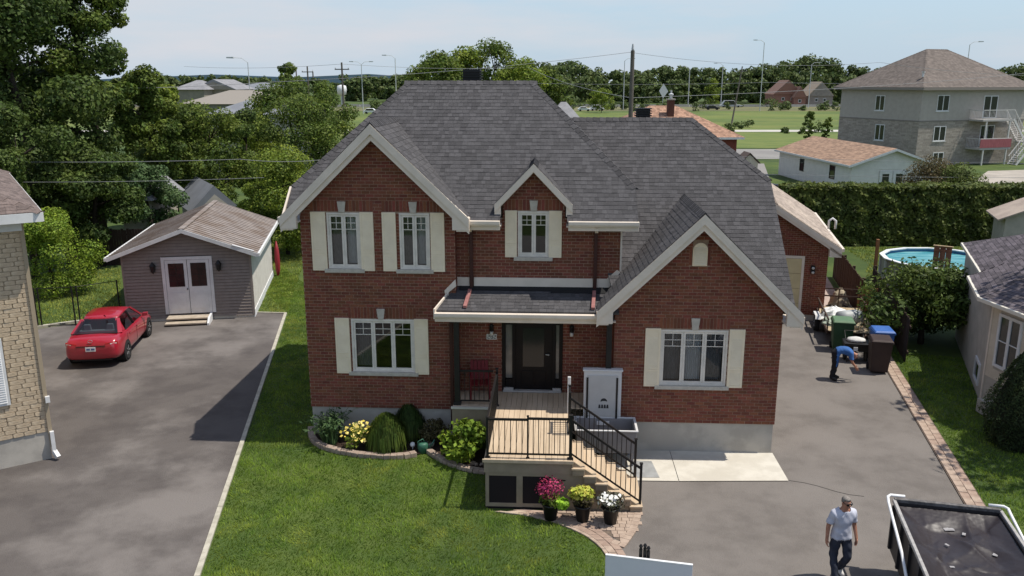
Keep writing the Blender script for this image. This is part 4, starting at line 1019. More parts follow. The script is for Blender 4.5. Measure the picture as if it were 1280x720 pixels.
MB().prism([(-6.40, SV - .05, .0), (-6.40, SV - .97, .0), (-6.40, SV - .97, .10), (-6.40, SV - .66, .27), (-6.40, SV - .05, .30)], (.08, 0, 0)).build('cheek', M_WHITE, sto)
for u in (-8.42, -5.92):
    q = MB(); q.lathe([(.02, .0), (.09, .08), (.12, .30), (.13, .31), (.05, .42), (.02, .46)], (u, SV - .17, 2.02), 6); q.box(u - .03, u + .03, SV - .16, SV - .0, 2.30, 2.36); ln = q.build('wall_lantern', M_BLACK, shed)
    MB().lathe([(.05, .10), (.085, .28)], (u, SV - .17, 2.02), 6, 1.12, 1.12).build('lantern_glass', mat('lantern_glass', (.20, .16, .14), .2), ln)

# ---------------- rear brick garage
rg = framed('brick_garage', 'red brick garage with pale shingle gable roof behind the house', 'garage', B, (2.6, 39.0))
RGV, RGB = 34.5, 43.5; UC = 2.6
w = MB(); w.box(.4, 4.80, RGV + .001, RGB, .25, 3.05); w.prism([(.4, RGV + .001, 3.05), (4.8, RGV + .001, 3.05), (UC, RGV + .001, 4.62)], (0, RGB - RGV - .01, 0)); wo_ = w.build('wall', M_MORTAR, rg)
b_ = MB(); bricks(b_, [(.4, .25), (4.8, .25), (4.8, 3.05), (UC, 4.58), (.4, 3.05)], fz(RGV), [(1.4, 3.93, .0, 2.66)], soldier=[(1.4, 3.95, 2.67, 2.90)]); bricks(b_, [(RGV, .25), (RGB, .25), (RGB, 3.05), (RGV, 3.05)], fxr(4.80))
b_.build('brick_facing', M_BRICK, wo_, kind='stuff'); MB().box(.42, 4.78, RGV + .02, RGB, -.1, .25).build('foundation', M_CONC, rg)
M_GD = mat('cream_garage_door', (.62, .52, .30), .6, (.56, .46, .26), 2)
fr_ = MB(); fr_.box(3.83, 3.93, RGV - .03, RGV, .1, 2.66); fr_.box(1.4, 1.5, RGV - .03, RGV, .1, 2.66); fr_.box(1.5, 3.83, RGV - .03, RGV, 2.56, 2.66); gfo = fr_.build('door_frame', M_CREAM, rg)
for k in range(4): MB().box(1.5, 3.83, RGV - .022, RGV - .002, .1 + k * .615, .1 + (k + 1) * .615 - .012).build('door_panel', M_GD, rg, bevel=.008)
q = MB(); q.box(4.18, 4.34, RGV - .10, RGV, 1.98, 2.30); ql = q.build('wall_lamp', M_BLACK, rg)
for zz in (2.03, 2.21): MB().lathe([(.03, -.04), (.055, -.02), (.055, .03), (.03, .05)], (4.26, RGV - .15, zz), 8).build('spot_head', mat('lamp_white', (.6, .58, .55), .4), ql, True)
M_SHP = mat('pale_shingle', (.36, .295, .245), .92, (.29, .235, .195), 12, island=.2, bump=.3, bscale=150, col3=(.40, .33, .27), scale3=.6)
ro_ = MB(); so_ = MB()
for s in (-1, 1):
    pts = [(UC + s * 2.62, RGV - .4, 3.10), (UC + s * 2.62, RGB + .3, 3.10), (UC, RGB + .3, 4.80), (UC, RGV - .4, 4.80)]
    O_, s_, t_, n_ = plane_axes(pts); ro_.prism([Vector(p) - n_ * .004 for p in pts], -n_ * .06); shingles(so_, [pts], RNG, tab=(.25, .45))
r_o = ro_.build('roof', M_SHP, rg); so_.build('shingles', M_SHP, r_o, kind='stuff')
c_ = MB(); caps(c_, (UC, RGV - .4, 4.80), (UC, RGB + .3, 4.80), .14, .08, .25); c_.build('ridge_cap', M_SHP, r_o, kind='stuff')
for s in (-1, 1):
    for wd, dv_, th in ((.20, 0, .04), (.32, .04, .05)):
        q = MB(); q.prism([(UC, RGV - .44 + dv_, 4.78), (UC + s * 2.64, RGV - .44 + dv_, 3.07), (UC + s * 2.64, RGV - .44 + dv_, 3.07 - wd), (UC, RGV - .44 + dv_, 4.78 - wd)], (0, th, 0)); q.build('rake_board', M_CREAM, rg)
    q = MB(); x = UC + s * 2.64; q.prism([(x, RGV - .40, 3.0), (x, RGV - .40, 2.74), (x - s * .45, RGV - .40, 2.74), (x - s * .45, RGV - .40, 3.2)], (0, .38, 0)); q.build('eave_return', M_CREAM, rg)
    q = MB(); q.bar((UC + s * 2.68, RGV - .4, 3.03), (UC + s * 2.68, RGB + .3, 3.03), .1, .12); q.build('gutter', M_CREAM, rg)
q = MB(); q.tube([(5.22, 38.2, 3.2), (5.22, 38.2, 3.55), (5.36, 38.2, 3.66), (5.5, 38.2, 3.55), (5.5, 38.2, 3.2)], .05, 8); q.build('vent_pipe', M_TRIMW, rg, True)

# ---------------- house on the right with a bay window
RH = math.radians(-22)
rh = framed('bungalow', 'beige sided bungalow with dark shingle roof and bay window on the right', 'house', RH, (7.5, 30.0))
M_BEIGE = mat('beige_siding', (.60, .53, .42), .75, (.54, .475, .375), 3); M_GREYW = mat('grey_render', (.46, .425, .37), .85, (.39, .36, .31), 2, bump=.2)
bodyp = [(4.23, 27.14), (4.23, 34.5), (5.1, 34.5), (5.1, 36.0), (13, 36.0), (13, 26.4), (7.3, 26.4), (6.6, 25.7), (4.95, 25.7)]
wv = MB(); wv.prism([(x, y, -.1) for x, y in bodyp], (0, 0, 3.35)); wv.build('wall', M_GREYW, rh)
def edge_map(p, q):
    p, q = Vector(p), Vector(q); d = (q - p).normalized(); n = Vector((d.y, -d.x)); return (lambda s, z, dd: (p.x + d.x * s + n.x * dd, p.y + d.y * s + n.y * dd, z)), (q - p).length
e1, l1 = edge_map((4.23, 27.14), (4.95, 25.7)); e2, l2 = edge_map((4.95, 25.7), (6.6, 25.7)); e0, l0 = edge_map((4.23, 34.5), (4.23, 27.14))
siding(rh, [(0, .95), (l1, .95), (l1, 3.2), (0, 3.2)], e1, M_BEIGE, [(.35, 1.35, 1.35, 2.95)], .15); siding(rh, [(0, .95), (l2, .95), (l2, 3.2), (0, 3.2)], e2, M_BEIGE, [(.35, 1.4, 1.35, 2.95)], .15)
q = MB(); pbox(q, e1, -.03, .03, .05, 3.2, .03, -.03); q.build('corner_post', M_CREAM, rh); q = MB(); pbox(q, e1, l1 - .03, l1 + .03, .9, 3.2, .03, -.03); q.build('corner_post', M_CREAM, rh)
swindow(rh, e1, .35, 1.35, 1.35, 2.95, 2, .09, rows=2); swindow(rh, e2, .35, 1.4, 1.35, 2.95, 2, .09, rows=2); swindow(rh, e0, 5.6, 6.6, .30, 1.0, 1, .09)
rt = MB(); ss_ = MB(); rpts = [(3.82, 27.0), (3.85, 30.0), (4.3, 30.2), (4.3, 36.4), (13.4, 36.4), (13.4, 26.0), (7.4, 26.0), (6.7, 25.25), (4.75, 25.25)]
r0_, r1_ = (8.2, 30.6, 5.35), (9.5, 31.5, 5.35)
tri = [((3.82, 27.0, 3.30), (4.75, 25.25, 3.30), r0_), ((4.75, 25.25, 3.30), (6.7, 25.25, 3.30), r0_), ((6.7, 25.25, 3.30), (7.4, 26.0, 3.30), r0_), ((7.4, 26.0, 3.30), (13.4, 26.0, 3.30), r1_, r0_)[:3],
       ((3.85, 30.0, 3.30), (3.82, 27.0, 3.30), r0_), ((4.3, 36.4, 3.30), (4.3, 30.2, 3.30), r0_), ((13.4, 26.0, 3.3), (13.4, 36.4, 3.3), r1_), ((13.4, 36.4, 3.3), (4.3, 36.4, 3.3), r1_), ((7.4, 26.0, 3.3), (13.4, 26.0, 3.3), r1_), (r0_, (4.3, 36.4, 3.3), r1_), (r0_, (7.4, 26.0, 3.3), r1_), ((4.3, 30.2, 3.3), (3.85, 30.0, 3.3), r0_)]
for t_ in tri: rt.add(t_, [(0, 1, 2)])
r_ = rt.build('roof', M_SHING, rh)
for t_ in tri: 
    try: shingles(ss_, [list(t_)], RNG, tab=(.2, .4))
    except Exception: pass
ss_.build('shingles', mat('plum_shingle', (.115, .098, .110), .92, (.085, .073, .082), 16, island=.42, bump=.4, bscale=160), r_, kind='stuff')
for p, q in zip(rpts, rpts[1:] + rpts[:1]):
    g = MB(); g.bar((*p, 3.26), (*q, 3.26), .13, .11); g.build('gutter', mat('gutter_beige', (.66, .62, .53), .5), rh, bevel=.01)
wv = MB(); wv.prism([(x, y, 3.2) for x, y in rpts], (0, 0, .03)); wv.build('soffit', M_CREAM, rh)
g = MB(); pbox(g, e1, .55, l1 - .1, .02, .42, .5, .0); g.build('window_well', M_CONC, rh)

# grey gabled shed behind the bungalow
gs = framed('grey_shed', 'plain grey gabled shed standing before the tall cedar hedge', 'shed', math.radians(-20), (12.6, 46.4))
gx, gy = tof((XY(1252, 43, 1.0), 43.0), math.radians(-20)); OFF[gs.name] = (gx + 1.6, gy + 1.5); gs.location = (*[Vector((gx + 1.6, gy + 1.5)).x * math.cos(math.radians(-20)) - (gy + 1.5) * math.sin(math.radians(-20)), (gx + 1.6) * math.sin(math.radians(-20)) + (gy + 1.5) * math.cos(math.radians(-20))], 0)
MB().box(gx, gx + 3.2, gy, gy + 3, 0, 2.55).prism([(gx, gy, 2.55), (gx + 3.2, gy, 2.55), (gx + 1.6, gy, 3.3)], (0, 3, 0)).build('wall', M_GREYW, gs)
for s in (-1, 1):
    q = MB(); q.prism([(gx + 1.6, gy - .3, 3.42), (gx + 1.6 + s * 2.0, gy - .3, 2.5), (gx + 1.6 + s * 2.0, gy - .3, 2.42), (gx + 1.6, gy - .3, 3.34)], (0, 3.5, 0)); q.build('roof', M_ROOFM if s > 0 else M_SHP, gs)

# ---------------- white garage beyond the hedge
wg = framed('white_garage', 'long white garage with tan shingle roof beyond the cedar hedge', 'garage', math.radians(3.4), (33.5, 70))
o_ = tof((XY(1063, 71.5, 1.3), 71.5), math.radians(3.4)); gu, gv = o_; OFF[wg.name] = (gu + 3.6, gv + 8)
wg.location = ((gu + 3.6) * math.cos(math.radians(3.4)) - (gv + 8) * math.sin(math.radians(3.4)), (gu + 3.6) * math.sin(math.radians(3.4)) + (gv + 8) * math.cos(math.radians(3.4)), 0)
M_WSID = mat('white_siding', (.74, .715, .67), .6, (.68, .655, .615), 2)
MB().box(gu + .02, gu + 7.18, gv + .02, gv + 16.5, 0, 2.6).prism([(gu + .02, gv + .02, 2.6), (gu + 7.18, gv + .02, 2.6), (gu + 3.6, gv + .02, 3.75)], (0, 16.4, 0)).build('wall', M_WSID, wg)
siding(wg, [(gu, .1), (gu + 7.2, .1), (gu + 7.2, 2.6), (gu + 3.6, 3.78), (gu, 2.6)], fz(gv), M_WSID, [(gu + 2.4, gu + 5, 0, 2.1)], .3); 
siding(wg, [(-gv - 16.5, .1), (-gv, .1), (-gv, 2.6), (-gv - 16.5, 2.6)], fxl(gu), M_WSID, (), .3)
M_TANR = mat('tan_roof', (.34, .225, .155), .92, (.28, .178, .12), 6, island=.25, bump=.3)
for s in (-1, 1):
    pts = [(gu + 3.6 + s * 4.0, gv - .4, 2.58), (gu + 3.6 + s * 4.0, gv + 16.9, 2.58), (gu + 3.6, gv + 16.9, 3.98), (gu + 3.6, gv - .4, 3.98)]
    O_, s_, t_, n_ = plane_axes(pts); q = MB(); q.prism([Vector(p) - n_ * .004 for p in pts], -n_ * .08); r_ = q.build('roof', M_TANR, wg); q = MB(); shingles(q, [pts], RNG, expo=.2, tab=(.3, .7)); q.build('shingles', M_TANR, r_, kind='stuff')
    q = MB(); q.prism([(gu + 3.6, gv - .46, 3.96), (gu + 3.6 + s * 4.05, gv - .46, 2.55), (gu + 3.6 + s * 4.05, gv - .46, 2.35), (gu + 3.6, gv - .46, 3.76)], (0, .05, 0)); q.build('rake_board', M_TRIMW, wg)
q = MB(); q.bar((gu - .42, gv - .4, 2.5), (gu - .42, gv + 16.9, 2.5), .08, .16); q.build('gutter', M_TRIMW, wg)
swindow(wg, fz(gv), gu + 2.5, gu + 3.6, .1, 2.05, 1, .25, name='door'); swindow(wg, fz(gv), gu + 3.7, gu + 4.8, .1, 2.05, 1, .25, name='door')
swindow(wg, fxl(gu), -gv - 4.2, -gv - 3.1, 1.0, 2.2, 1, .06, M_BLACK); swindow(wg, fxl(gu), -gv - 11, -gv - 10, 1.0, 2.2, 1, .06, M_BLACK)

# ---------------- three storey apartment block
AP = math.radians(20); ap = framed('apartment_block', 'three storey grey brick apartment block with hip roof and white outdoor stairs', 'building', AP, (60, 85))
au, av = tof((XY(1149, 97, 5), 97.0), AP); OFF[ap.name] = (au + 6, av + 6); ap.location = ((au + 6) * math.cos(AP) - (av + 6) * math.sin(AP), (au + 6) * math.sin(AP) + (av + 6) * math.cos(AP), 0)
M_APB = mat('grey_brick', (.36, .32, .275), .9, (.30, .262, .225), 5, bump=.2, bscale=30, island=.2); M_APS = mat('grey_siding', (.42, .385, .34), .75, (.385, .35, .31), 2)
AW, AD = 16.2, 13.0
MB().box(au, au + AW, av, av + AD, 0, 8.75).build('wall', M_APB, ap)
siding(ap, [(0, 5.15), (AW, 5.15), (AW, 8.7), (0, 8.7)], (lambda s, z, d: (au + s, av - d, z)), M_APS, (), .3); siding(ap, [(-av - AD, 5.15), (-av, 5.15), (-av, 8.7), (-av - AD, 8.7)], fxl(au), M_APS, (), .3)
b_ = MB(); bricks(b_, [(0, .3), (AW, .3), (AW, 5.0), (0, 5.0)], (lambda s, z, d: (au + s, av - d, z)), (), .6, .2, .03, .008); bricks(b_, [(-av - AD, .3), (-av, .3), (-av, 5.0), (-av - AD, 5.0)], fxl(au), (), .6, .2, .03, .008); b_.build('brick_facing', M_APB, ap, kind='stuff')
MB().box(au - .05, au + AW + .03, av - .05, av + AD, 5.02, 5.14).build('band_course', mat('band_grey', (.22, .20, .18), .8), ap)
M_BRR = mat('brown_roof', (.165, .138, .120), .92, (.132, .11, .096), 3, island=.2, bump=.3)
hip_roof(ap, au, au + AW, av, av + AD, 8.85, .62, .7, M_BRR, shing=M_BRR, fascia=mat('taupe_fascia', (.24, .21, .185), .6), expo=.3, gut=.3)
fa = lambda s, z, d: (au + s, av - d, z); fl = fxl(au)
for s, z0, z1, w in ((2.3, 6.2, 8.0, 1.8), (2.3, 2.8, 4.5, 1.8), (2.6, .3, 1.5, 1.6)): swindow(ap, fa, s, s + w, z0, z1, 2, .09, sill=True)
for s, z0, z1, w in ((9.4, 5.3, 7.9, 2.2), (9.4, 2.1, 4.5, 2.2)): swindow(ap, fa, s, s + w, z0, z1, 2, .10, name='patio_door')
for s, z0, z1 in ((7.0, 6.1, 7.9), (6.6, 2.6, 4.5)): swindow(ap, fl, -av - s, -av - s + 1.5, z0, z1, 2, .09, sill=True)
M_BAL = mat('balcony_white', (.62, .60, .58), .6)
for z, red in ((5.25, False), (2.0, True)):
    q = MB(); q.box(au + 7.4, au + 12.2, av - 2.0, av - .01, z - .22, z); bo = q.build('balcony', mat('balcony_slab', (.42, .40, .38), .8), ap)
    q = MB(); q.bar((au + 7.4, av - 1.97, z + 1.05), (au + 12.2, av - 1.97, z + 1.05), .07, .07); q.bar((au + 7.43, av - 1.97, z + 1.05), (au + 7.43, av, z + 1.05), .07, .07); q.build('top_rail', M_BAL, bo)
    for k in range(25): MB().box(au + 7.4 + k * .2, au + 7.43 + k * .2, av - 1.99, av - 1.96, z, z + 1.05).build('baluster', M_BAL, bo)
    for k in range(10): MB().box(au + 7.41, au + 7.44, av - 1.9 + k * .2, av - 1.87 + k * .2, z, z + 1.05).build('baluster', M_BAL, bo)
    if red: MB().box(au + 7.38, au + 12.2, av - 2.04, av - 2.0, z + .02, z + 1.0).build('privacy_cloth', mat('faded_red_cloth', (.34, .11, .12), .9, (.26, .08, .09), 1.5, stretch=(6, 1, 1)), bo, label='faded red cloth screen on the lower balcony')
for x in (11.6, 8.0): MB().box(au + x, au + x + .14, av - 1.98, av - 1.84, 0, 5.0).build('balcony_post', M_BAL, ap)
for (za, zb, ua, ub) in ((5.2, 2.6, 12.2, 14.4), (2.6, .0, 14.4, 12.0)):
    n = 11
    for k in range(n):
        t = (k + .5) / n; MB().box(au + ua + (ub - ua) * t - .14, au + ua + (ub - ua) * t + .14, av - 2.0 - (0 if za > 3 else 1.2), av - .9 - (0 if za > 3 else 1.2), za + (zb - za) * t - .04, za + (zb - za) * t).build('stair_tread', M_BAL, ap)
    for dv_ in ((-2.0, -.9) if za > 3 else (-3.2, -2.1)):
        q = MB(); q.bar((au + ua, av + dv_, za + 1), (au + ub, av + dv_, zb + 1), .08, .08); q.build('stair_rail', M_BAL, ap); q = MB(); q.bar((au + ua, av + dv_, za), (au + ub, av + dv_, zb), .06, .25); q.build('stringer', M_BAL, ap)
        for k in range(8): t = (k + .5) / 8; MB().box(au + ua + (ub - ua) * t - .02, au + ua + (ub - ua) * t + .02, av + dv_ - .02, av + dv_ + .02, za + (zb - za) * t, za + (zb - za) * t + 1).build('baluster', M_BAL, ap)
MB().box(au + 14.2, au + 16.4, av - 3.3, av - .8, 2.45, 2.6).build('landing', M_BAL, ap)
for x, y in ((14.3, -3.2), (16.3, -3.2), (16.3, -.9), (14.3, -.9)): MB().box(au + x - .06, au + x + .06, av + y - .06, av + y + .06, 0, 3.6).build('landing_post', M_BAL, ap)
for a, b in (((14.3, -3.2), (16.3, -3.2)), ((16.3, -3.2), (16.3, -.9))): MB().bar((au + a[0], av + a[1], 3.55), (au + b[0], av + b[1], 3.55), .08, .08).build('top_rail', M_BAL, ap)
q = MB(); q.lathe([(.12, 0), (.12, .5), (.2, .5), (.2, .6)], (au + 1.0, av + 1.2, 10.0), 8); q.build('roof_pipe', M_TRIMW, ap)

# ---------------- orange roofed bungalow behind, its chimney, and the little shed
ob = framed('orange_roof_bungalow', 'brick bungalow with orange brown shingle roof and brick chimney behind the house', 'house', math.radians(4), (24, 99))
OU, OV = tof((XY(921, 92, 3), 92.0), math.radians(4)); OFF[ob.name] = (OU - 7, OV + 5); ob.location = ((OU - 7) * math.cos(math.radians(4)) - (OV + 5) * math.sin(math.radians(4)), (OU - 7) * math.sin(math.radians(4)) + (OV + 5) * math.cos(math.radians(4)), 0)
M_ORR = mat('orange_roof', (.37, .225, .155), .92, (.30, .175, .12), 2, island=.3, bump=.3)
MB().box(OU - 14, OU, OV, OV + 11, 0, 3.6).build('wall', M_BRICK, ob); hip_roof(ob, OU - 14, OU, OV, OV + 11, 3.65, .52, .6, M_ORR, shing=M_ORR, fascia=M_TRIMW, expo=.3, gut=.22)
swindow(ob, fz(OV), OU - 1.9, OU - .5, .8, 2.1, 2, .1)
cx_ = XY(846, 97, 6.0); q = MB(); q.box(OU - 6.9, OU - 6.2, OV + 3.3, OV + 4.0, 3, 7.5); co = q.build('chimney', mat('dark_brick', (.10, .045, .032), .9), ob); MB().box(OU - 7.0, OU - 6.1, OV + 3.2, OV + 4.1, 7.5, 7.65).build('chimney_cap', M_CONC, co)
MB().lathe([(.16, 0), (.16, .35), (.28, .36), (.28, .5), (.1, .6), (.1, .9)], (OU - 6.55, OV + 3.65, 7.65), 10).build('flue', M_POLEM, co)
bs = thing('tool_shed', 'tiny beige shed with a dark pointed roof beside the back street', 'shed', (XY(936, 80, 1), 80, 0), 0)
q = MB(); q.prism([(-.8, 0, 0), (.8, 0, 0), (.8, 0, 2.0), (0, 0, 2.75), (-.8, 0, 2.0)], (0, 2.0, 0)); q.build('wall', M_BEIGE, bs)
for s in (-1, 1): MB().prism([(0, -.15, 2.92), (s * 1.0, -.15, 1.98), (s * 1.0, -.15, 1.88), (0, -.15, 2.82)], (0, 2.3, 0)).build('roof', mat('shed_roof_dark', (.10, .07, .06), .9), bs)
MB().box(-.35, .35, -.03, 0, .1, 1.7).build('door', M_CREAM, bs)

# ================================================================== TREES AND SHRUBS
def tree_px(name, label, px, ytop, Y, Rpx, n, leaf, m, seed, trunk_h=.18, trunk_r=.2, lob=.36, k=26, group=None, inner=.3, cat='tree'):
    H = ZAT(ytop, Y); zc = Y * math.cos(PITCH) + (CAM_H - H / 2) * math.sin(PITCH)
    if Y < 95: n, leaf = int(n * 2.3), leaf * .64
    return make_tree(name, label, cat, (XY(px, Y, H / 2), Y, 0), H, Rpx * zc / FPX, n, leaf, m, seed, trunk_h, trunk_r, lob, k, group, inner=inner)
tree_px('maple_tree', 'tallest dark leafy tree at the far left rising above the picture', 25, -95, 45, 108, 21000, .36, M_LEAF_D, 1, .14, .32, .30, 46)
tree_px('maple_tree', 'tall dark tree with sky gaps beside the tallest tree', 108, -58, 49, 66, 15000, .34, M_LEAF_M, 2, .16, .3, .28, 44)
tree_px('maple_tree', 'dark tree behind the stone house below the tallest tree', 30, 125, 40, 62, 9000, .28, M_LEAF_D, 3, .08, .16, .32, 30)
tree_px('ash_tree', 'light green tree right of the tall dark trees', 190, 78, 52, 44, 9000, .30, M_LEAF_M, 4, .12, .2, .32, 30)
tree_px('ash_tree', 'sunlit yellowish tree edging the tall dark trees near grey roofs', 214, 96, 55, 26, 5000, .28, M_LEAF_L, 5, .12, .16, .36, 20)
tree_px('ash_tree', 'mid green tree filling the gap behind the light green tree', 160, 112, 60, 52, 7000, .3, M_LEAF_M, 81, .08, .2, .34, 28)
tree_px('ash_tree', 'full green tree in front of the far grey roofs', 232, 132, 66, 44, 6500, .3, M_LEAF_M, 82, .06, .2, .36, 26)
tree_px('ash_tree', 'bright tree between the shed ridge and the left gable', 330, 150, 64, 44, 6500, .28, M_LEAF_L, 83, .06, .2, .36, 26)
tree_px('bush_tree', 'rounded yellow green bush behind the thin black fence', 62, 262, 37, 46, 6500, .17, M_LEAF_Y, 6, .06, .1, .40, 22, cat='bush')
tree_px('shade_tree', 'dark shade tree behind the left slope of the shed', 118, 180, 43, 55, 8000, .26, M_LEAF_D, 7, .2, .18, .34, 26)
tree_px('willow_tree', 'grey green tree directly behind the shed roof', 188, 205, 46, 45, 8500, .24, M_LEAF_B, 8, .1, .14, .34, 28)
tree_px('lilac_tree', 'mid green tree over the shed ridge', 262, 128, 55, 62, 9500, .27, M_LEAF_M, 9, .1, .16, .34, 28)
tree_px('lilac_tree', 'dark rounded tree between the shed and the brick house', 312, 132, 58, 40, 7500, .27, M_LEAF_D, 10, .1, .16, .36, 24)
tree_px('lilac_tree', 'wide mid green tree beside the left gable', 372, 128, 60, 66, 10500, .27, M_LEAF_M, 11, .08, .16, .34, 28)
tree_px('sumac_bush', 'bright yellow green bush by the left eave of the brick house', 356, 186, 46, 50, 8500, .22, M_LEAF_L, 12, .06, .1, .36, 26, cat='bush')
tree_px('sumac_bush', 'bright green bush under the left eave behind the shed', 322, 232, 47, 30, 4000, .22, M_LEAF_L, 13, .06, .1, .38, 18, cat='bush')
tree_px('poplar_tree', 'dark green tree near the small grey roof', 350, 100, 85, 48, 6500, .38, M_LEAF_M, 14, .06, .2, .36, 22)
tree_px('poplar_tree', 'ragged green tree by the bright field', 404, 103, 82, 42, 5500, .36, M_LEAF_M, 15, .06, .2, .34, 22)
tree_px('poplar_tree', 'tall round crowned tree against the skyline left of the poles', 360, 80, 150, 17, 2500, .6, M_LEAF_M, 16, .25, .25, .4, 16)
tree_px('poplar_tree', 'small dark skyline tree right of the poles', 396, 91, 160, 12, 1500, .6, M_LEAF_D, 17, .2, .25, .4, 12)
for i, (px, yt, Y, R, m_) in enumerate(((556, 64, 150, 36, M_LEAF_M), (588, 60, 160, 36, M_LEAF_L), (618, 50, 155, 38, M_LEAF_M), (648, 72, 150, 36, M_LEAF_L), (530, 80, 165, 32, M_LEAF_M), (684, 84, 170, 30, M_LEAF_M))):
    tree_px('cottonwood_tree', ['green cottonwood showing just over the main ridge', 'light green cottonwood between darker ones over the main ridge', 'tallest cottonwood rising over the main ridge behind the vent', 'pale green cottonwood over the right end of the main ridge', 'low cottonwood at the left end of the main ridge', 'low rounded cottonwood right of the main ridge'][i], px, yt, Y, R, 7500, .5, m_, 30 + i, .05, .3, .34, 34, group='cottonwoods behind the house')
for i, (px, yt, Y, R) in enumerate(((752, 112, 270, 16), (892, 98, 330, 11), (1012, 138, 130, 8), (1034, 143, 128, 6))):
    tree_px('young_tree', ['low bright tree before the dark wood', 'small bright yellowish tree among the highway lamps', 'thin young tree in the field by the apartment block', 'smallest sapling next to the apartment block wall'][i], px, yt, Y, R, 2600, .5 if Y > 200 else .22, M_LEAF_L if i < 2 else M_LEAF_M, 50 + i, .08, .08, .3, 34)
# the far wood: one mass
rng = np.random.default_rng(77); Vs, Fs, off = [], [], 0
def far_row(px0, px1, Y0, Y1, h0, h1, n, q, leaf):
    global off
    for i in range(n):
        px = px0 + (px1 - px0) * (i + rng.random()) / n; Y = rng.uniform(Y0, Y1); H = rng.uniform(h0, h1) * (.9 + .18 * math.sin(px * .03) * math.sin(px * .011)); x = (px - 640) / FPX * Y
        L = np.array(crown_lobes(H * .34, H * .97, 0, 12, rng, .42)); L[:, 0] += x; L[:, 1] += Y
        C, N = lobes_cloud(L, q, rng, .2); C[:, 2] = np.maximum(C[:, 2], .3); V, F = leaf_quads(C, N, leaf, rng, .8); Vs.append(V); Fs.append(F + off); off += len(V)
far_row(630, 1310, 400, 450, 17.5, 21, 110, 760, 1.4); far_row(640, 1310, 372, 400, 10, 15, 60, 480, 1.3); far_row(436, 600, 430, 500, 13, 19, 30, 600, 1.6); far_row(215, 345, 420, 520, 11, 16, 24, 320, 1.9); far_row(-10, 220, 300, 420, 12, 18, 26, 200, 2.0); far_row(330, 440, 600, 700, 10, 14, 16, 200, 2.0)
fw = mesh_np('far_wood', np.concatenate(Vs), np.concatenate(Fs), M_LEAF_FAR, None, 'stuff'); fw['label'] = 'dark green wood along the skyline beyond the highway'; fw['category'] = 'wood'
# cedar hedge
hg = thing('cedar_hedge', 'tall clipped cedar hedge closing the back yards', 'hedge', (24, 49.2, 0))
x0, x1, y0, y1, hh = XY(978, 49, 1.5), XY(1310, 49, 1.5), 48.6, 50.2, 3.42
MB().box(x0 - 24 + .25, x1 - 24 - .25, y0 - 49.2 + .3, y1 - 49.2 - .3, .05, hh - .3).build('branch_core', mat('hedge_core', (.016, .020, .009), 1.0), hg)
n = 30000; rng = np.random.default_rng(5)
sel = rng.random(n); X = rng.uniform(x0, x1, n); Z = rng.uniform(.05, hh, n); Y_ = np.full(n, y0); NN = np.tile([0, -1.0, .25], (n, 1))
top = sel < .33; Y_[top] = rng.uniform(y0, y1, top.sum()); Z[top] = hh; NN[top] = [0, -.2, 1]
bumps = .06 * np.sin(X * 2.6 + 1.3 * np.sin(X * .9)) + .07 * np.sin(X * 5.3 + Z * 4.1 + 2 * np.sin(Z * 2)) + .06 * np.sin(Z * 6 + X)
Y_[~top] += -bumps[~top] + rng.normal(0, .07, (~top).sum()) + .25 * (Z[~top] / hh) ** 3; Z[top] += bumps[top] * .5 + rng.normal(0, .07, top.sum())
bk = rng.random(n) < .1; Y_[bk] = y1 + .0
V, F = leaf_quads(np.stack([X - 24, Y_ - 49.2, Z], 1), NN, .23, rng, .55); mesh_np('foliage', V, F, M_LEAF_H, hg)
# right hand tree by the pool fence, the dark juniper and the round shrubs
p = GP(1160, 442); make_tree('magnolia_tree', 'broad dark leafy tree between the pool and the bungalow', 'tree', (p.x + .3, p.y + 1.2, 0), ZAT(338, p.y + 1.2), 2.05, 12000, .19, M_LEAF_D, 60, .06, .1, .36, 40, asp=.42, inner=.4)
p = GP(1272, 556); jt = thing('juniper_shrub', 'dense dark conical juniper at the corner of the bungalow', 'shrub', (p.x, p.y, 0)); rng = np.random.default_rng(61)
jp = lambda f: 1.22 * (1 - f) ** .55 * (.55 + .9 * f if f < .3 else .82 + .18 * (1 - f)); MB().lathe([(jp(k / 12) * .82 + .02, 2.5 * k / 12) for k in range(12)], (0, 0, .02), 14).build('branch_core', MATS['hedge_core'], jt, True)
n = 16000; f_ = rng.random(n); a_ = rng.uniform(0, 2 * np.pi, n); r_ = np.array([jp(q) for q in f_]) * (1 + .07 * np.sin(a_ * 7 + f_ * 9) + .05 * np.sin(a_ * 13 - f_ * 21) + rng.normal(0, .04, n))
V, F = leaf_quads(np.stack([r_ * np.cos(a_), r_ * np.sin(a_), f_ * 2.62 + .03], 1), np.stack([np.cos(a_), np.sin(a_), np.full(n, .6)], 1), .075, rng, .35); mesh_np('foliage', V, F, leafmat('leaf_juniper', (.030, .048, .016), (.045, .066, .02), None), jt)
make_tree('added_shade_tree', 'large leafy tree added out of view to shade the bungalow lawn', 'tree', (20.2, 20.8, 0), 12.5, 4.3, 12000, .30, M_LEAF_M, 63, .28, .25, .34, 34)  # unseen tree, added to throw shade on the lawn
for i, (px, yt, Y, R) in enumerate(((1165, 205, 62, 34), (1205, 212, 60, 28))):
    tree_px('round_shrub', ['bronze tinged round shrub in front of the white garage doors', 'green round shrub beside the gravel lot'][i], px, yt, Y, R, 4000, .22, (M_LEAF_BR if i == 0 else M_LEAF_H), 64 + i, .03, .08, .5, 16, cat='shrub')
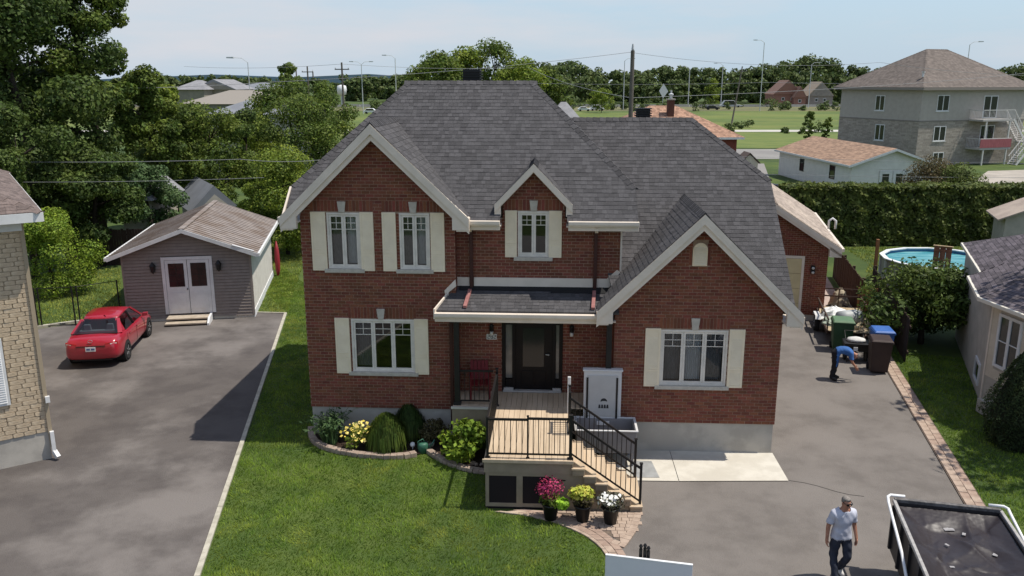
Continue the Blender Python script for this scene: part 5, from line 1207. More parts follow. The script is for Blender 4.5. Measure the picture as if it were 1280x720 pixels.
# flower-bed plants
def shrub(name, label, px, py, H, R, n, leaf, m, seed, asp=.4, k=14, lob=.45, droop=False, spiky=False, cat='shrub'):
    p = GP(px, py); rng = np.random.default_rng(seed); t = thing(name, label, cat, (p.x, p.y, .05))
    st = MB()
    for i in range(7):
        a = rng.random() * 6.28; r = R * rng.uniform(.2, .6); st.tube([(0, 0, -.02), (r * .4 * math.cos(a), r * .4 * math.sin(a), H * .35), (r * math.cos(a), r * math.sin(a), H * .7)], [.012, .009, .004], 5)
    st.build('stem', M_BARK, t)
    if spiky:
        C, N = [], []
        V = []; F = []
        for i in range(n):
            a = rng.random() * 6.28; L = rng.uniform(.5, 1) * H * 1.05; out = R * rng.uniform(.2, 1.05); w = leaf * .16
            d = np.array([math.cos(a), math.sin(a), 0]); s = np.array([-d[1], d[0], 0]) * w
            b0 = rng.uniform(-.18, .18, 3) * [1, 1, 0]; mid = b0 + d * out * .45 + [0, 0, L * .7]; tip = b0 + d * out + [0, 0, L * rng.uniform(.55, 1.0)]
            o = len(V); V += [b0 - s * .6, b0 + s * .6, mid + s, mid - s, tip, tip]; F += [(o, o + 1, o + 2, o + 3), (o + 3, o + 2, o + 4, o + 5)]
            for q in range(5):
                c = mid * (1 - q / 4) + tip * (q / 4) + rng.normal(0, .03, 3); C.append(c); N.append([d[0] * .4, d[1] * .4, .8])
        V2, F2 = leaf_quads(np.array(C), np.array(N), leaf, rng, asp); mesh_np('foliage', V2, F2, m, t)
        mesh_np('blade', np.array(V), np.array(F), m, t)
    else:
        L = crown_lobes(R, H * .95, .03, k, rng, lob); C, N = lobes_cloud(L, n, rng, .3); C[:, 2] = np.maximum(C[:, 2], .03)
        if droop:
            C, N = [], []; V = []; F = []
            for i in range(n):
                a = rng.random() * 6.28; ro_ = R * rng.uniform(.15, 1) ; zt = H * (1 - .45 * (ro_ / R) ** 2) * rng.uniform(.8, 1.02); ln = rng.uniform(.25, .6) * H; x, y = ro_ * math.cos(a), ro_ * math.sin(a); s = leaf * .22
                zb = max(.02, zt - ln); ta = np.array([-math.sin(a), math.cos(a), 0]) * s; o = len(V)
                b = np.array([x, y, zt]); c = np.array([x * 1.12, y * 1.12, zb]); V += [b - ta, b + ta, c + ta * .5, c - ta * .5]; F.append((o, o + 1, o + 2, o + 3))
            mesh_np('foliage', np.array(V), np.array(F), m, t); return t
        V, F = leaf_quads(C, N, leaf, rng, asp); mesh_np('foliage', V, F, m, t)
    return t
shrub('spirea_shrub', 'feathery green shrub at the left end of the flower bed', 413, 556, .95, .62, 110, .13, M_LEAF_B, 70, .3, spiky=True)
t = shrub('golden_flower_clump', 'clump of yellow flowers beside the feathery shrub', 449, 563, .62, .30, 900, .065, M_LEAF_L, 71, .6, cat='flowers')
rng = np.random.default_rng(4); C = np.stack([rng.normal(0, .17, 150), rng.normal(-.05, .17, 150), rng.uniform(.3, .72, 150)], 1); V, F = leaf_quads(C, np.tile([0, -.4, 1.0], (150, 1)), .085, rng, .95); mesh_np('blossom', V, F, mat('yellow_petal', (.72, .55, .06), .7, (.75, .62, .25), 8, island=.2), t)
shrub('weeping_shrub', 'weeping thread leaved green shrub under the front window', 484, 562, .98, .52, 2600, .055, M_LEAF_M, 72, droop=True)
shrub('weeping_shrub', 'darker weeping shrub close to the foundation wall', 512, 548, .95, .45, 2000, .055, M_LEAF_D, 73, droop=True)
shrub('barberry_shrub', 'bronze brown barberry in front of the downspout', 543, 556, .68, .40, 1300, .07, M_LEAF_BR, 74, .55)
shrub('hydrangea_shrub', 'bright green large leaved shrub next to the deck', 582, 574, .98, .55, 1500, .14, M_LEAF_Y, 75, .62, k=16)
st = MB(); rng = np.random.default_rng(9)
for i in range(18):
    q = edge2[1].lerp(edge2[4], rng.random()) + Vector((rng.uniform(.12, .3), rng.uniform(.1, .25))); M_ = Matrix.Translation((q.x, q.y, .07)) @ Matrix.Rotation(rng.random() * 3, 4, 'Z'); s_ = rng.uniform(.05, .13)
    tag(MB().mbox(M_, s_, s_ * .8, s_ * .7).build('bed_stone', M_BLOCK, None, bevel=.02), 'small loose pale stone lying in the flower bed', 'stone', 'loose stones in the flower bed')

# ================================================================== FIELDS, STREETS, HIGHWAY, POLES AND WIRES
sheet('field', [(-260, 128), (420, 128), (420, 332), (-260, 332)], .02, M_FIELD)
sheet('road', [(-300, 163), (420, 168), (420, 175), (-300, 170)], .05, mat('pale_road', (.50, .48, .43), .95, (.42, .40, .36), .1, coord='World'))
sheet('road', [(XY(930, 108), 106), (XY(1000, 108), 106), (XY(1000, 121), 122), (XY(905, 122), 122)], .04, M_ASPHF)
sheet('verge', [(-420, 286), (520, 286), (520, 337), (-420, 337)], .05, mat('dry_verge', (.135, .135, .055), .95, (.17, .155, .075), .06, col3=(.10, .11, .045), scale3=.03, coord='World'))
sheet('road', [(-420, 338), (520, 338), (520, 366), (-420, 366)], .06, M_ASPHF)
sheet('gravel_lot', [GP(1195, 242).to_2d(), GP(1300, 244).to_2d(), GP(1300, 212).to_2d(), GP(1235, 214).to_2d()], .03, mat('gravel', (.40, .36, .31), .95, (.31, .28, .24), .5, coord='World'))
sheet('patch_grass', [(XY(920, 124), 124), (XY(1065, 124), 124), (XY(1065, 160), 160), (XY(920, 160), 160)], .05, mat('rough_grass', (.10, .14, .03), .95, (.14, .17, .04), .3, coord='World'))
sheet('back_street', [(XY(925, 66), 64), (XY(965, 66), 64), (XY(955, 100), 100), (XY(930, 100), 100)], .03, M_ASPHF)
bar = thing('highway_barrier', 'long low concrete barrier along the far highway', 'barrier', (60, 337, 0))
for k in range(48): MB().prism([(-320 + k * 10 + .1, 0, 0), (-320 + k * 10 + .1, .3, 0), (-320 + k * 10 + .1, .2, 1.0), (-320 + k * 10 + .1, .1, 1.0)], (9.8, 0, 0)).build('barrier_segment', mat('barrier_grey', (.36, .35, .33), .9), bar)
hl = MB(); P_ = [(-4500, 0), (-3200, 55), (-2300, 90), (-1500, 60), (-700, 95), (0, 50), (900, 30)]
hl.prism([(x - 800, 9000, z) for x, z in P_] + [(900 - 800, 9000, -5), (-4500 - 800, 9000, -5)], (0, 900, 0)); struct(hl, 'hills', mat('hazy_hill', (.20, .27, .34), 1.0))  # distance haze put into the hill colour as blue
rng = np.random.default_rng(31); Vs2, Fs2, of2 = [], [], 0
for i in range(70):
    Y = rng.choice([178, 160, 290, 300, 334]) + rng.uniform(-4, 4); px = rng.uniform(690, 1060) if rng.random() < .8 else rng.uniform(430, 520); r = rng.uniform(.5, 1.5) * (1 if Y < 200 else 1.5); L = np.array(crown_lobes(r, r * 1.5, 0, 7, rng, .5)); L[:, 0] += (px - 640) / FPX * Y; L[:, 1] += Y
    C, N = lobes_cloud(L, 160, rng, .2); V, F = leaf_quads(C, N, .4 if Y < 200 else .6, rng, .8); Vs2.append(V); Fs2.append(F + of2); of2 += len(V)
rb_ = mesh_np('roadside_brush', np.concatenate(Vs2), np.concatenate(Fs2), M_LEAF_FAR, None, 'stuff'); rb_['label'] = 'scattered low brush along the far roads'; rb_['category'] = 'brush'
# street lamps of the highway
def lamp(px, ytop, Y, label, arm=1, double=False):
    H = ZAT(ytop, Y); x = (px - 640) / FPX * Y; t = thing('highway_lamp', label, 'lamp post', (x, Y, 0), 0, 'tall highway lamp posts')
    r = max(.07, Y * .0004); MB().tube([(0, 0, 0), (0, 0, H - .8)], [r * 1.3, r], 8).build('pole', M_POLEM, t)
    for s in ((-1, 1) if double else (arm,)):
        MB().tube([(0, 0, H - .85), (s * 1.0, 0, H - .1), (s * 2.6, 0, H)], r * .6, 6).build('arm', M_POLEM, t); MB().prism([(s * 2.4, -.25, H - .15), (s * 3.6, -.25, H - .1), (s * 3.6, -.25, H + .1), (s * 2.4, -.25, H + .12)], (0, .5, 0)).build('lamp_head', M_POLEM, t)
LBL = ['highway lamp post rising over the far grey roofs', 'twin armed highway lamp post above the bright field', 'highway lamp post just left of the main roof', 'highway lamp post left of the stout weathered pole', 'highway lamp post right of the white diamond sign', 'highway lamp post beside the small bright yellowish tree', 'tallest highway lamp post right of the leaning wooden pole', 'highway lamp post in front of the far brown brick house', 'highway lamp post showing over the apartment block roof', 'highway lamp post right of the apartment block roof']
for i_, (px, yt, Y) in enumerate(((321, 72, 150), (458, 77, 260), (499, 69, 240), (776, 73, 300), (855, 83, 340), (895, 79, 340), (943, 50, 285), (1002, 78, 320), (1190, 52, 240), (1262, 72, 260))): lamp(px, yt, Y, LBL[i_], -1 if px % 2 else 1, px == 458)
def upole(px, ytop, Y, label, lean=0, cross=True, r=.15):
    H = ZAT(ytop, Y); x = XY(px, Y, H); t = thing('utility_pole', label, 'utility pole', (x - lean, Y, 0))
    MB().tube([(0, 0, 0), (lean, 0, H)], [r * 1.2, r * .8], 10).build('pole', M_POLEW, t)
    if cross:
        MB().box(lean - 1.0, lean + 1.0, -.08, .08, H - 1.0, H - .86).build('crossarm', M_POLEW, t)
        for k in (-.9, 0, .9): MB().lathe([(.05, 0), (.08, .08), (.04, .2)], (lean + k, 0, H - .86), 6).build('insulator', M_POLEM, t)
    else: MB().lathe([(.06, 0), (.1, .1), (.05, .45)], (lean, 0, H - .02), 8).build('insulator', M_POLEM, t)
    return Vector((x, Y, H))
pA = upole(791, 63, 60, 'stout weathered utility pole standing right behind the ridge', cross=False, r=.17)
pB = upole(928, 83, 172, 'leaning wooden utility pole in the field', lean=1.6, cross=True)
pC = upole(427, 78, 120, 'wooden utility pole left of the main roof against the sky')
pD = upole(384, 83, 150, 'far thin utility pole among the skyline trees', cross=True); upole(370, 86, 170, 'thinnest far utility pole left of the skyline tree', cross=False); upole(391, 90, 165, 'short far pole with transformers near the skyline trees', cross=False)
def wire(pts, label, r=.02, sag=.6, grp='overhead wires'):
    m = MB()
    for a, b in zip(pts, pts[1:]):
        a, b = Vector(a), Vector(b); m.tube([a.lerp(b, i / 14) - Vector((0, 0, sag * 4 * (i / 14) * (1 - i / 14))) for i in range(15)], r, 5, False)
    tag(m.build('overhead_wire', M_WIRE, None), label, 'wire', grp)
wz = lambda px, py, Y: Vector((XY(px, Y, ZAT(py, Y)), Y, ZAT(py, Y)))
wire([wz(-60, 107, 46), wz(330, 103, 54), pA - Vector((0, 0, .1))], 'overhead wire crossing the tall dark trees to the stout pole', .014, .25)
wire([wz(-60, 201, 40), wz(300, 199, 42), wz(400, 200, 43)], 'thin overhead wire passing low above the shed roof', .012, .1)
wire([wz(-60, 227, 39), wz(330, 222, 42)], 'lowest thin wire above the shed roof', .010, .1)
wire([pA - Vector((0, 0, .15)), wz(1100, 78, 66), wz(1400, 92, 72)], 'upper wire running right from the stout pole to the apartment block', .012, .5)
wire([wz(660, 84, 100), pA - Vector((0, 0, 3.2)) , wz(1330, 86, 95)], 'middle wire before the far wood and the apartment roof', .016, .4)
wire([wz(660, 104, 110), wz(960, 103, 110), wz(1330, 104, 110)], 'low wire before the far wood', .018, .2)
wire([wz(880, 194, 62), wz(1330, 205, 64)], 'thin wire across the wall of the white garage', .010, .1); wire([wz(880, 216, 58), wz(1330, 222, 60)], 'lowest wire across the white garage above the hedge', .010, .1)
wire([wz(230, 83, 150), wz(427, 80, 120), wz(660, 84, 150)], 'high thin wire along the skyline left of the house', .022, .4)

# ---------------- far houses
M_FR = mat('far_grey_roof', (.25, .25, .26), .9, (.20, .20, .21), 1, island=.1); M_FW = mat('far_wall', (.27, .245, .205), .85, (.22, .20, .17), 1); M_FR2 = mat('far_slate_roof', (.21, .225, .25), .9, (.17, .18, .20), .6)
def far_house(px, py_eave, py_ridge, Y, wpx, label, wall, roof_, gable_=True, depth=9, rz=0, base=0, wins=2):
    zE, zR = ZAT(py_eave, Y), ZAT(py_ridge, Y); w = wpx * Y / FPX; t = thing('far_house', label, 'house', (XY(px, Y, zE), Y, 0), rz)
    MB().box(-w / 2, w / 2, 0, depth, base, zE).build('wall', wall, t)
    if gable_:
        q = MB(); q.prism([(-w / 2 - .4, -.4, zE), (w / 2 + .4, -.4, zE), (0, -.4, zR)], (0, depth + .8, 0)); q.build('roof', roof_, t); q = MB(); q.prism([(-w / 2, -.42, zE), (w / 2, -.42, zE), (0, -.42, zR - .5)], (0, .01, 0)); q.build('gable_wall', wall, t)
    else:
        a, b, c = w / 2 + .5, -.5, depth + .5; rd = (c - b) / 2
        q = MB(); rr = max(.5, a - rd); q.add([(-a, b, zE), (a, b, zE), (a, c, zE), (-a, c, zE), (-rr, b + rd, zR), (rr, b + rd, zR)], [(0, 1, 5, 4), (1, 2, 5), (2, 3, 4, 5), (3, 0, 4), (3, 2, 1, 0)]); q.build('roof', roof_, t)
    for i in range(wins):
        x = -w / 2 + w * (i + 1) / (wins + 1); f_ = (lambda s, z, d: (s, -d, z)); zc_ = zE * .62; swindow(t, f_, x - .6, x + .6, zc_ - .6, zc_ + .6, 1, .12)
    return t
far_house(290, 130, 113, 118, 120, 'long low grey brown roof stretching behind the left trees', M_FW, mat('far_taupe_roof', (.26, .235, .205), .9), False, 10, wins=3)
far_house(268, 112, 99, 170, 50, 'far grey roofed house with pale walls left of the lamp post', M_FW, M_FR, True, 12)
far_house(236, 112, 100, 165, 36, 'far grey roofed house half behind the sunlit tree', M_FW, M_FR, False, 12)
far_house(318, 112, 103, 200, 72, 'far wide dark roofed house behind the lamp post', M_FW, M_FR2, False, 14)
far_house(300, 142, 126, 88, 70, 'low slate blue roof showing behind the shed trees', M_GREYW, M_FR2, False, 9)
far_house(356, 143, 127, 80, 40, 'small slate roofed house in the green trees', M_GREYW, M_FR2, False, 8)
far_house(268, 262, 231, 48, 44, 'slate blue shed roof right behind the ribbed shed roof', M_GREYW, M_FR2, True, 5, math.radians(30), wins=0)
far_house(168, 250, 228, 46, 34, 'small dark outbuilding hidden in the trees behind the shed', M_GREYW, M_FR, True, 4, wins=0)
far_house(985, 118, 100, 345, 34, 'far brown brick house with steep roof at the edge of the wood', mat('far_brick', (.25, .13, .095), .9), mat('far_brown_roof', (.20, .12, .095), .9), True, 12)
far_house(1000, 122, 108, 342, 14, 'front gable wing of the far brown house', MATS['far_brick'], MATS['far_brown_roof'], True, 6, wins=1)
far_house(1026, 120, 102, 345, 30, 'far tan roofed house beside the brown one', M_FW, mat('far_tan_roof', (.30, .25, .19), .9), True, 12)
far_house(706, 147, 128, 150, 30, 'plain grey block of a building right of the main roof', M_GREYW, M_FR, False, 8, wins=0)
tk = thing('water_tank', 'small white tank on the skyline beside the left utility pole', 'tank', ((433 - 640) / FPX * 330, 330, 0)); MB().tube([(0, 0, 0), (0, 0, 5)], .5, 8).build('stem', M_POLEM, tk); MB().lathe([(.5, 0), (1.7, .5), (1.9, 2.2), (1.7, 3.6), (.5, 4.0)], (0, 0, 4.5), 14).build('tank', M_WHITE, tk, True)
sg = thing('highway_sign', 'white diamond highway sign before the wood', 'sign', ((824 - 640) / FPX * 330, 330, 0)); MB().tube([(0, 0, 0), (0, 0, 7)], .12, 6).build('post', M_POLEM, sg); MB().prism([(0, -.2, 3.5), (1.9, -.2, 6), (0, -.2, 9), (-1.6, -.2, 6.2)], (0, .1, 0)).build('sign_panel', M_WHITE, sg)

# ================================================================== CAR
M_RED = mat('car_red', (.34, .011, .027), .28, (.31, .009, .024), 2, coat=.8, spec=.5); M_TYRE = mat('tyre', (.018, .018, .018), .9); M_RIM = mat('rim', (.45, .45, .46), .35, metal=.8)
M_CGL = glass('car_glass', (.38, .41, .43), .03)
def loft(mb, rings, close=True):
    n = len(rings[0]); o = []
    for r in rings: o += list(r)
    fs = [(i * n + j, i * n + (j + 1) % n, (i + 1) * n + (j + 1) % n, (i + 1) * n + j) for i in range(len(rings) - 1) for j in range(n if close else n - 1)]
    if close: fs += [tuple(range(n - 1, -1, -1)), tuple((len(rings) - 1) * n + j for j in range(n))]
    return mb.add(o, fs)
def wheel(parent, x, y, r=.32, w=.21, side=1, name='wheel'):
    m = MB(); prof = [(r * .62, -w / 2), (r * .95, -w / 2), (r, -w / 2 + .03), (r, w / 2 - .03), (r * .95, w / 2), (r * .62, w / 2)]
    n = 22; vs = [(x + h, y + a * math.cos(2 * math.pi * k / n), r + a * math.sin(2 * math.pi * k / n)) for a, h in prof for k in range(n)]
    fs = [(i * n + k, i * n + (k + 1) % n, ((i + 1) % 6) * n + (k + 1) % n, ((i + 1) % 6) * n + k) for i in range(6) for k in range(n)]
    m.add(vs, fs); t = m.build(name, M_TYRE, parent, True)
    q = MB(); xo = x + side * (w / 2 - .03)
    q.tube([(x - side * .02, y, r), (xo, y, r)], r * .60, 18)
    for k in range(5):
        a = 2 * math.pi * k / 5; q.bar((xo + side * .012, y + math.cos(a) * .05, r + math.sin(a) * .05), (xo + side * .012, y + math.cos(a) * r * .57, r + math.sin(a) * r * .57), .05, .03)
    q.build('rim', M_RIM, t); return t
def sedan(label):
    t = thing('parked_car', label, 'car', (0, 0, 0))
    # body: y = 0 at the rear bumper, 4.6 at the nose
    st = [  # y, half width low, half width belt, z low, z shoulder, z deck edge, z deck centre, half width of deck
        (0.00, .62, .64, .42, .58, .70, .72, .50), (.06, .76, .78, .32, .66, .86, .90, .60), (.22, .82, .85, .26, .70, .98, 1.02, .66), (.55, .85, .885, .23, .74, 1.00, 1.04, .70), (.95, .86, .89, .22, .76, .98, 1.00, .74),
        (1.6, .86, .89, .20, .77, .955, .96, .76), (2.4, .86, .89, .20, .76, .94, .95, .76), (3.1, .86, .89, .20, .74, .91, .95, .74), (3.5, .86, .885, .21, .71, .87, .93, .71), (4.0, .84, .86, .23, .66, .79, .85, .66), (4.35, .78, .80, .26, .58, .68, .73, .58), (4.55, .66, .68, .32, .50, .57, .60, .48), (4.62, .5, .52, .38, .46, .50, .52, .36)]
    rings = []
    for y, wl_, wb, zl, zs, zd, zc_, wd in st:
        half = [(0, zl - .02), (wl_ * .7, zl - .02), (wl_, zl + .03), (wb, (zl + zs) / 2), (wb, zs), ((wb + wd) / 2 + .02, zd - .015), (wd, zd), (wd * .5, zc_), (0, zc_ + .005)]
        ring = [(x, y, z) for x, z in half] + [(-x, y, z) for x, z in half[-2:0:-1]]; rings.append(ring)
    m = MB(); loft(m, rings); body = m.build('body', M_RED, t, True)
    ss = body.modifiers.new('sub', 'SUBSURF'); ss.levels = 1; ss.render_levels = 2
    # greenhouse
    def gh(y, z, hw_): return (y, z, hw_)
    base = [(.62, 1.00, .70), (1.0, .98, .76), (2.2, .955, .78), (3.25, .93, .74)]; topc = [(1.30, 1.40, .52), (1.75, 1.445, .56), (2.2, 1.45, .57), (2.62, 1.41, .55)]
    r = MB(); rt = [(1.22, 1.365, .54), (1.45, 1.42, .575), (1.9, 1.452, .59), (2.3, 1.452, .59), (2.55, 1.425, .575), (2.70, 1.375, .555)]
    rr = []
    for y, z, w in rt: rr.append([(-w, y, z - .045), (-w * .93, y, z - .008), (-w * .5, y, z + .012), (0, y, z + .018), (w * .5, y, z + .012), (w * .93, y, z - .008), (w, y, z - .045), (w * .9, y, z - .06), (0, y, z - .06), (-w * .9, y, z - .06)])
    loft(r, rr); r.build('roof', M_RED, t, True)
    # pillars
    P = {'Ab': (.73, 3.30, .92), 'At': (.555, 2.68, 1.355), 'Bb': (.79, 2.10, .955), 'Bt': (.60, 2.02, 1.40), 'Cb': (.74, .72, .99), 'Ct': (.55, 1.24, 1.345), 'Db': (.77, 1.18, .975)}
    for s in (-1, 1):
        g = lambda k: Vector((P[k][0] * s, P[k][1], P[k][2]))
        for a, b, w in (('Ab', 'At', .07), ('Bb', 'Bt', .09), ('Cb', 'Ct', .14)):
            q = MB(); q.bar(g(a), g(b), w, .06); q.build('pillar', M_RED if a != 'Bb' else M_BLACK, t)
        q = MB(); a, b, c, d = g('Db'), g('Ct') + Vector((.0, .05, -.02)), g('Cb'), g('Ct'); q.add([a, g('Ct') + Vector((0, .12, 0)), g('Ct'), g('Cb')], [(0, 1, 2, 3)]); q.build('quarter_panel', M_RED, t)
        q = MB(); q.add([g('Db'), g('Bb'), g('Bt'), g('Ct') + Vector((0, .1, .01))], [(0, 1, 2, 3)]); q.build('side_window', M_CGL, t)
        q = MB(); q.add([g('Bb'), g('Ab'), g('At'), g('Bt')], [(0, 1, 2, 3)]); q.build('side_window', M_CGL, t)
        q = MB(); q.bar(g('Db') + Vector((s * .02, 0, -.01)), g('Ab') + Vector((s * .02, 0, -.01)), .02, .025); q.build('belt_moulding', M_BLACK, t)
        q = MB(); q.prism([(s * .86, 2.95, .93), (s * 1.04, 2.98, .95), (s * 1.05, 2.98, 1.07), (s * .88, 2.95, 1.07)], (0, .12, 0)); q.build('mirror', M_RED, t, bevel=.02)
        for y in (1.25, 2.15): q = MB(); q.box(s * .885 - .012, s * .885 + .012, y, y + .2, .80, .83); q.build('door_handle', M_RED, t)
        for y in (1.05, 2.06, 3.05): q = MB(); q.bar((s * .889, y, .30), (s * .890, y + (.03 if y > 2 else -.05), .90), .006, .008); q.build('door_seam', M_BLACK, t)
        q = MB(); q.prism([(s * .80, .16, .87), (s * .60, .055, .86), (s * .44, .035, .845), (s * .44, .030, .78), (s * .62, .045, .77), (s * .81, .17, .77)], (0, .06, .0)); q.build('tail_light', mat('tail_red', (.45, .02, .02), .15, spec=.7), t, label='red and clear tail light')
        q = MB(); q.prism([(s * .78, .14, .835), (s * .60, .047, .835), (s * .60, .045, .805), (s * .78, .14, .805)], (0, -.008, 0)); q.build('tail_light', mat('tail_clear', (.75, .62, .60), .15, spec=.7), t)
        for y in (.88, 3.62):
            q = MB(); q.tube([(s * .60, y, .33), (s * .888, y, .33)], .37, 20); q.build('wheel_arch', M_TYRE, t); wheel(t, s * .80, y, .325, .20, s)
    g = lambda k, s: Vector((P[k][0] * s, P[k][1], P[k][2]))
    q = MB(); q.add([(-.70, .62, 1.035), (.70, .62, 1.035), (.53, 1.25, 1.385), (-.53, 1.25, 1.385)], [(0, 1, 2, 3)]); q.build('rear_window', M_CGL, t)
    q = MB(); q.add([(-.71, 3.32, .95), (.71, 3.32, .95), (.54, 2.68, 1.37), (-.54, 2.68, 1.37)], [(0, 1, 2, 3)]); q.build('windscreen', M_CGL, t)
    q = MB(); q.bar((-.70, .60, 1.03), (.70, .60, 1.03), .05, .02); q.build('window_seal', M_BLACK, t)
    q = MB(); q.box(-.72, .72, .7, 3.2, .55, .80); q.build('cabin_floor', M_DARKIN, t)
    hs = mat('seat_grey', (.42, .44, .47), .8)
    for x in (-.36, .36): MB().prism([(x - .13, .98, 1.02), (x + .13, .98, 1.02), (x + .10, .98, 1.24), (x - .10, .98, 1.24)], (0, .09, 0)).build('headrest', hs, t, bevel=.02)
    MB().box(-.11, .11, 2.2, 2.25, 1.14, 1.22).build('rear_view_mirror', hs, t); MB().box(-.62, .62, .95, 1.10, .84, 1.04).build('rear_seat', hs, t, bevel=.03)
    q = MB(); q.box(-.155, .155, -.022, -.008, .60, .745); pl_ = q.build('number_plate', mat('plate', (.78, .78, .80), .4), t)
    for i, (a, w) in enumerate(((-.12, .035), (-.08, .03), (-.045, .03), (.02, .035), (.06, .03), (.095, .03))): MB().box(a, a + w, -.026, -.0225, .645, .705).build('plate_character', mat('plate_blue', (.06, .10, .28), .6), pl_)
    MB().tube([(.07 * math.cos(a), .035 + .0 * a, .93 + .045 * math.sin(a)) for a in [6.283 * k / 16 for k in range(17)]], .009, 6).build('emblem', M_RIM, t)
    MB().box(-.62, .62, .06, .2, .25, .33).build('rear_diffuser', M_TYRE, t, bevel=.03)
    MB().box(-.45, .45, .005, .03, .755, .775).build('boot_trim', M_BLACK, t)
    MB().tube([(.2, 1.15, 1.46), (.2, 1.05, 1.52), (.2, 1.18, 1.46)], .02, 6).build('aerial', M_RED, t)
    return t
car = sedan('red four door sedan parked in front of the taupe shed')
cp = (-9.28, 28.75); car.location = (cp[0] * math.cos(LA) - cp[1] * math.sin(LA), cp[0] * math.sin(LA) + cp[1] * math.cos(LA), .012); car.rotation_euler = (0, 0, LA + math.radians(-1)); car.scale = (1.03, 1.03, 1.03)
def far_car(px, Y, L, col, label, name='far_car', h=1.45):
    t = thing(name, label, 'car', ((px - 640) / FPX * Y, Y, .07), 0, 'cars on the highway'); m_ = mat('paint_' + col[0], col[1], .35)
    prof = [(-L / 2, .35), (-L / 2, .85), (-L * .42, .95), (-L * .28, h), (L * .12, h), (L * .26, .98), (L * .47, .85), (L / 2, .6), (L / 2, .35)]
    MB().prism([(x, -.85, z) for x, z in prof], (0, 1.7, 0)).build('body', m_, t, bevel=.08)
    MB().prism([(-L * .36, -.87, 1.0), (-L * .26, -.87, h - .08), (L * .11, -.87, h - .08), (L * .22, -.87, 1.0)], (0, 1.74, 0)).build('window', M_PANE, t)
    for x in (-L * .3, L * .32): wheel_far(t, x)
    return t
def wheel_far(t, x): MB().tube([(x, -.88, .33), (x, .88, .33)], .33, 12).build('wheel', M_TYRE, t)
cw, cb, cs = ('white', (.75, .75, .75)), ('black', (.02, .02, .022)), ('silver', (.45, .46, .48))
far_car(744, 290, 5.2, cw, 'white van driving on the highway before the wood', h=1.9); far_car(728, 285, 4.2, cw, 'small white car behind the white van on the highway'); far_car(885, 300, 5.0, cb, 'black car on the highway right of the chimney'); far_car(907, 330, 9.0, cs, 'long silver bus on the highway near the leaning pole', h=2.6); far_car(468, 262, 5.0, cw, 'white car on the highway seen left of the main roof', h=1.6)

# ================================================================== FENCES
fe = thing('wire_fence', 'thin black wire fence between the driveway and the back lawn', 'fence', (*GP(95, 408).to_2d(), 0)); OFF[fe.name] = tuple(GP(95, 408).to_2d())
fp_ = [GP(*p).to_2d() for p in ((-20, 417), (48, 410), (53, 409.5), (95, 407), (101, 406.5), (151, 398))]
for p in fp_: MB().tube([(*p, 0), (*p, 1.62)], .03, 8).build('post', M_BLACK, fe)
for a, b in zip(fp_, fp_[1:]):
    for z in (1.58, .06): MB().tube([(*a, z), (*b, z)], .014, 6).build('rail', M_BLACK, fe)
    n = max(1, int((b - a).length / .28)); w_ = MB()
    for k in range(n): p, q = a.lerp(b, k / n), a.lerp(b, min(1, (k + 2) / n)); w_.tube([(*p, .06), (*q, 1.58)], .0025, 3, False); w_.tube([(*p, 1.58), (*q, .06)], .0025, 3, False)
    w_.build('wire_mesh', M_BLACK, fe, kind='stuff')
def board_fence(label, p, q, h, w=.14, m=None, top=0.0, gap=.012):
    p, q = Vector(p[:2]), Vector(q[:2]); d = q - p; L = d.length; n = int(L / w); rz = math.atan2(d.y, d.x)
    t = thing('board_fence', label, 'fence', (p.x, p.y, 0), rz); b = None
    for k in range(n):
        if b is None: mb = MB(); mb.box(0, w - gap, -.011, .011, 0, h); b = mb.build('board', m or M_FENCEW, t); o = b
        else: o = b.copy(); COL.objects.link(o); o.parent = t
        o.location = (k * w, RNG.uniform(-.008, .008), .02); o.scale.z = 1 + RNG.uniform(-.02, .03) + top * math.sin(k * 1.3)
    for z in (.35, h - .3): MB().box(0, L, .012, .05, z, z + .09).build('rail', m or M_FENCEW, t)
    for k in range(int(L / 2.4) + 1): MB().box(k * 2.4 - .05, k * 2.4 + .05, .05, .15, 0, h + .06).build('post', m or M_FENCEW, t)
    return t
fb = lambda u, v: Vector((u * math.cos(B) - v * math.sin(B), u * math.sin(B) + v * math.cos(B)))
board_fence('dark brown board fence behind the shed', (XY(84, 43), 43), (XY(182, 43), 43.3), 1.9, m=mat('plum_fence', (.05, .028, .024), .9, (.035, .02, .018), 4))
board_fence('weathered brown board fence beside the brick garage', fb(6.28, 43.0), fb(6.36, 35.4), 1.55)
board_fence('dark board fence between the bins and the pool yard', fb(7.25, 38.4), fb(6.95, 29.6), 1.55, m=mat('dark_fence', (.055, .034, .024), .9, (.035, .022, .016), 6, island=.25))
p = fb(7.36, 38.6); tag(MB().box(p.x - .06, p.x + .06, p.y - .06, p.y + .06, 0, 2.75).build('fence_post', M_FENCEO, None, bevel=.01), 'tall new orange brown post at the corner of the pool yard', 'post')
p = fb(6.55, 35.1); pg = thing('cedar_fence', 'short new orange cedar fence at the end of the brown fence', 'fence', (p.x, p.y, 0), B)
for k in range(5): MB().box(-.4 + k * .15, -.4 + k * .15 + .14, 0, .025, 0, 1.35).build('board', M_FENCEO, pg)
sheet('side_path', [fb(4.85, 34.4), fb(6.0, 34.4), fb(6.0, 43), fb(4.85, 43)], .03, mat('pink_path', (.46, .37, .33), .9, (.38, .30, .27), 2))

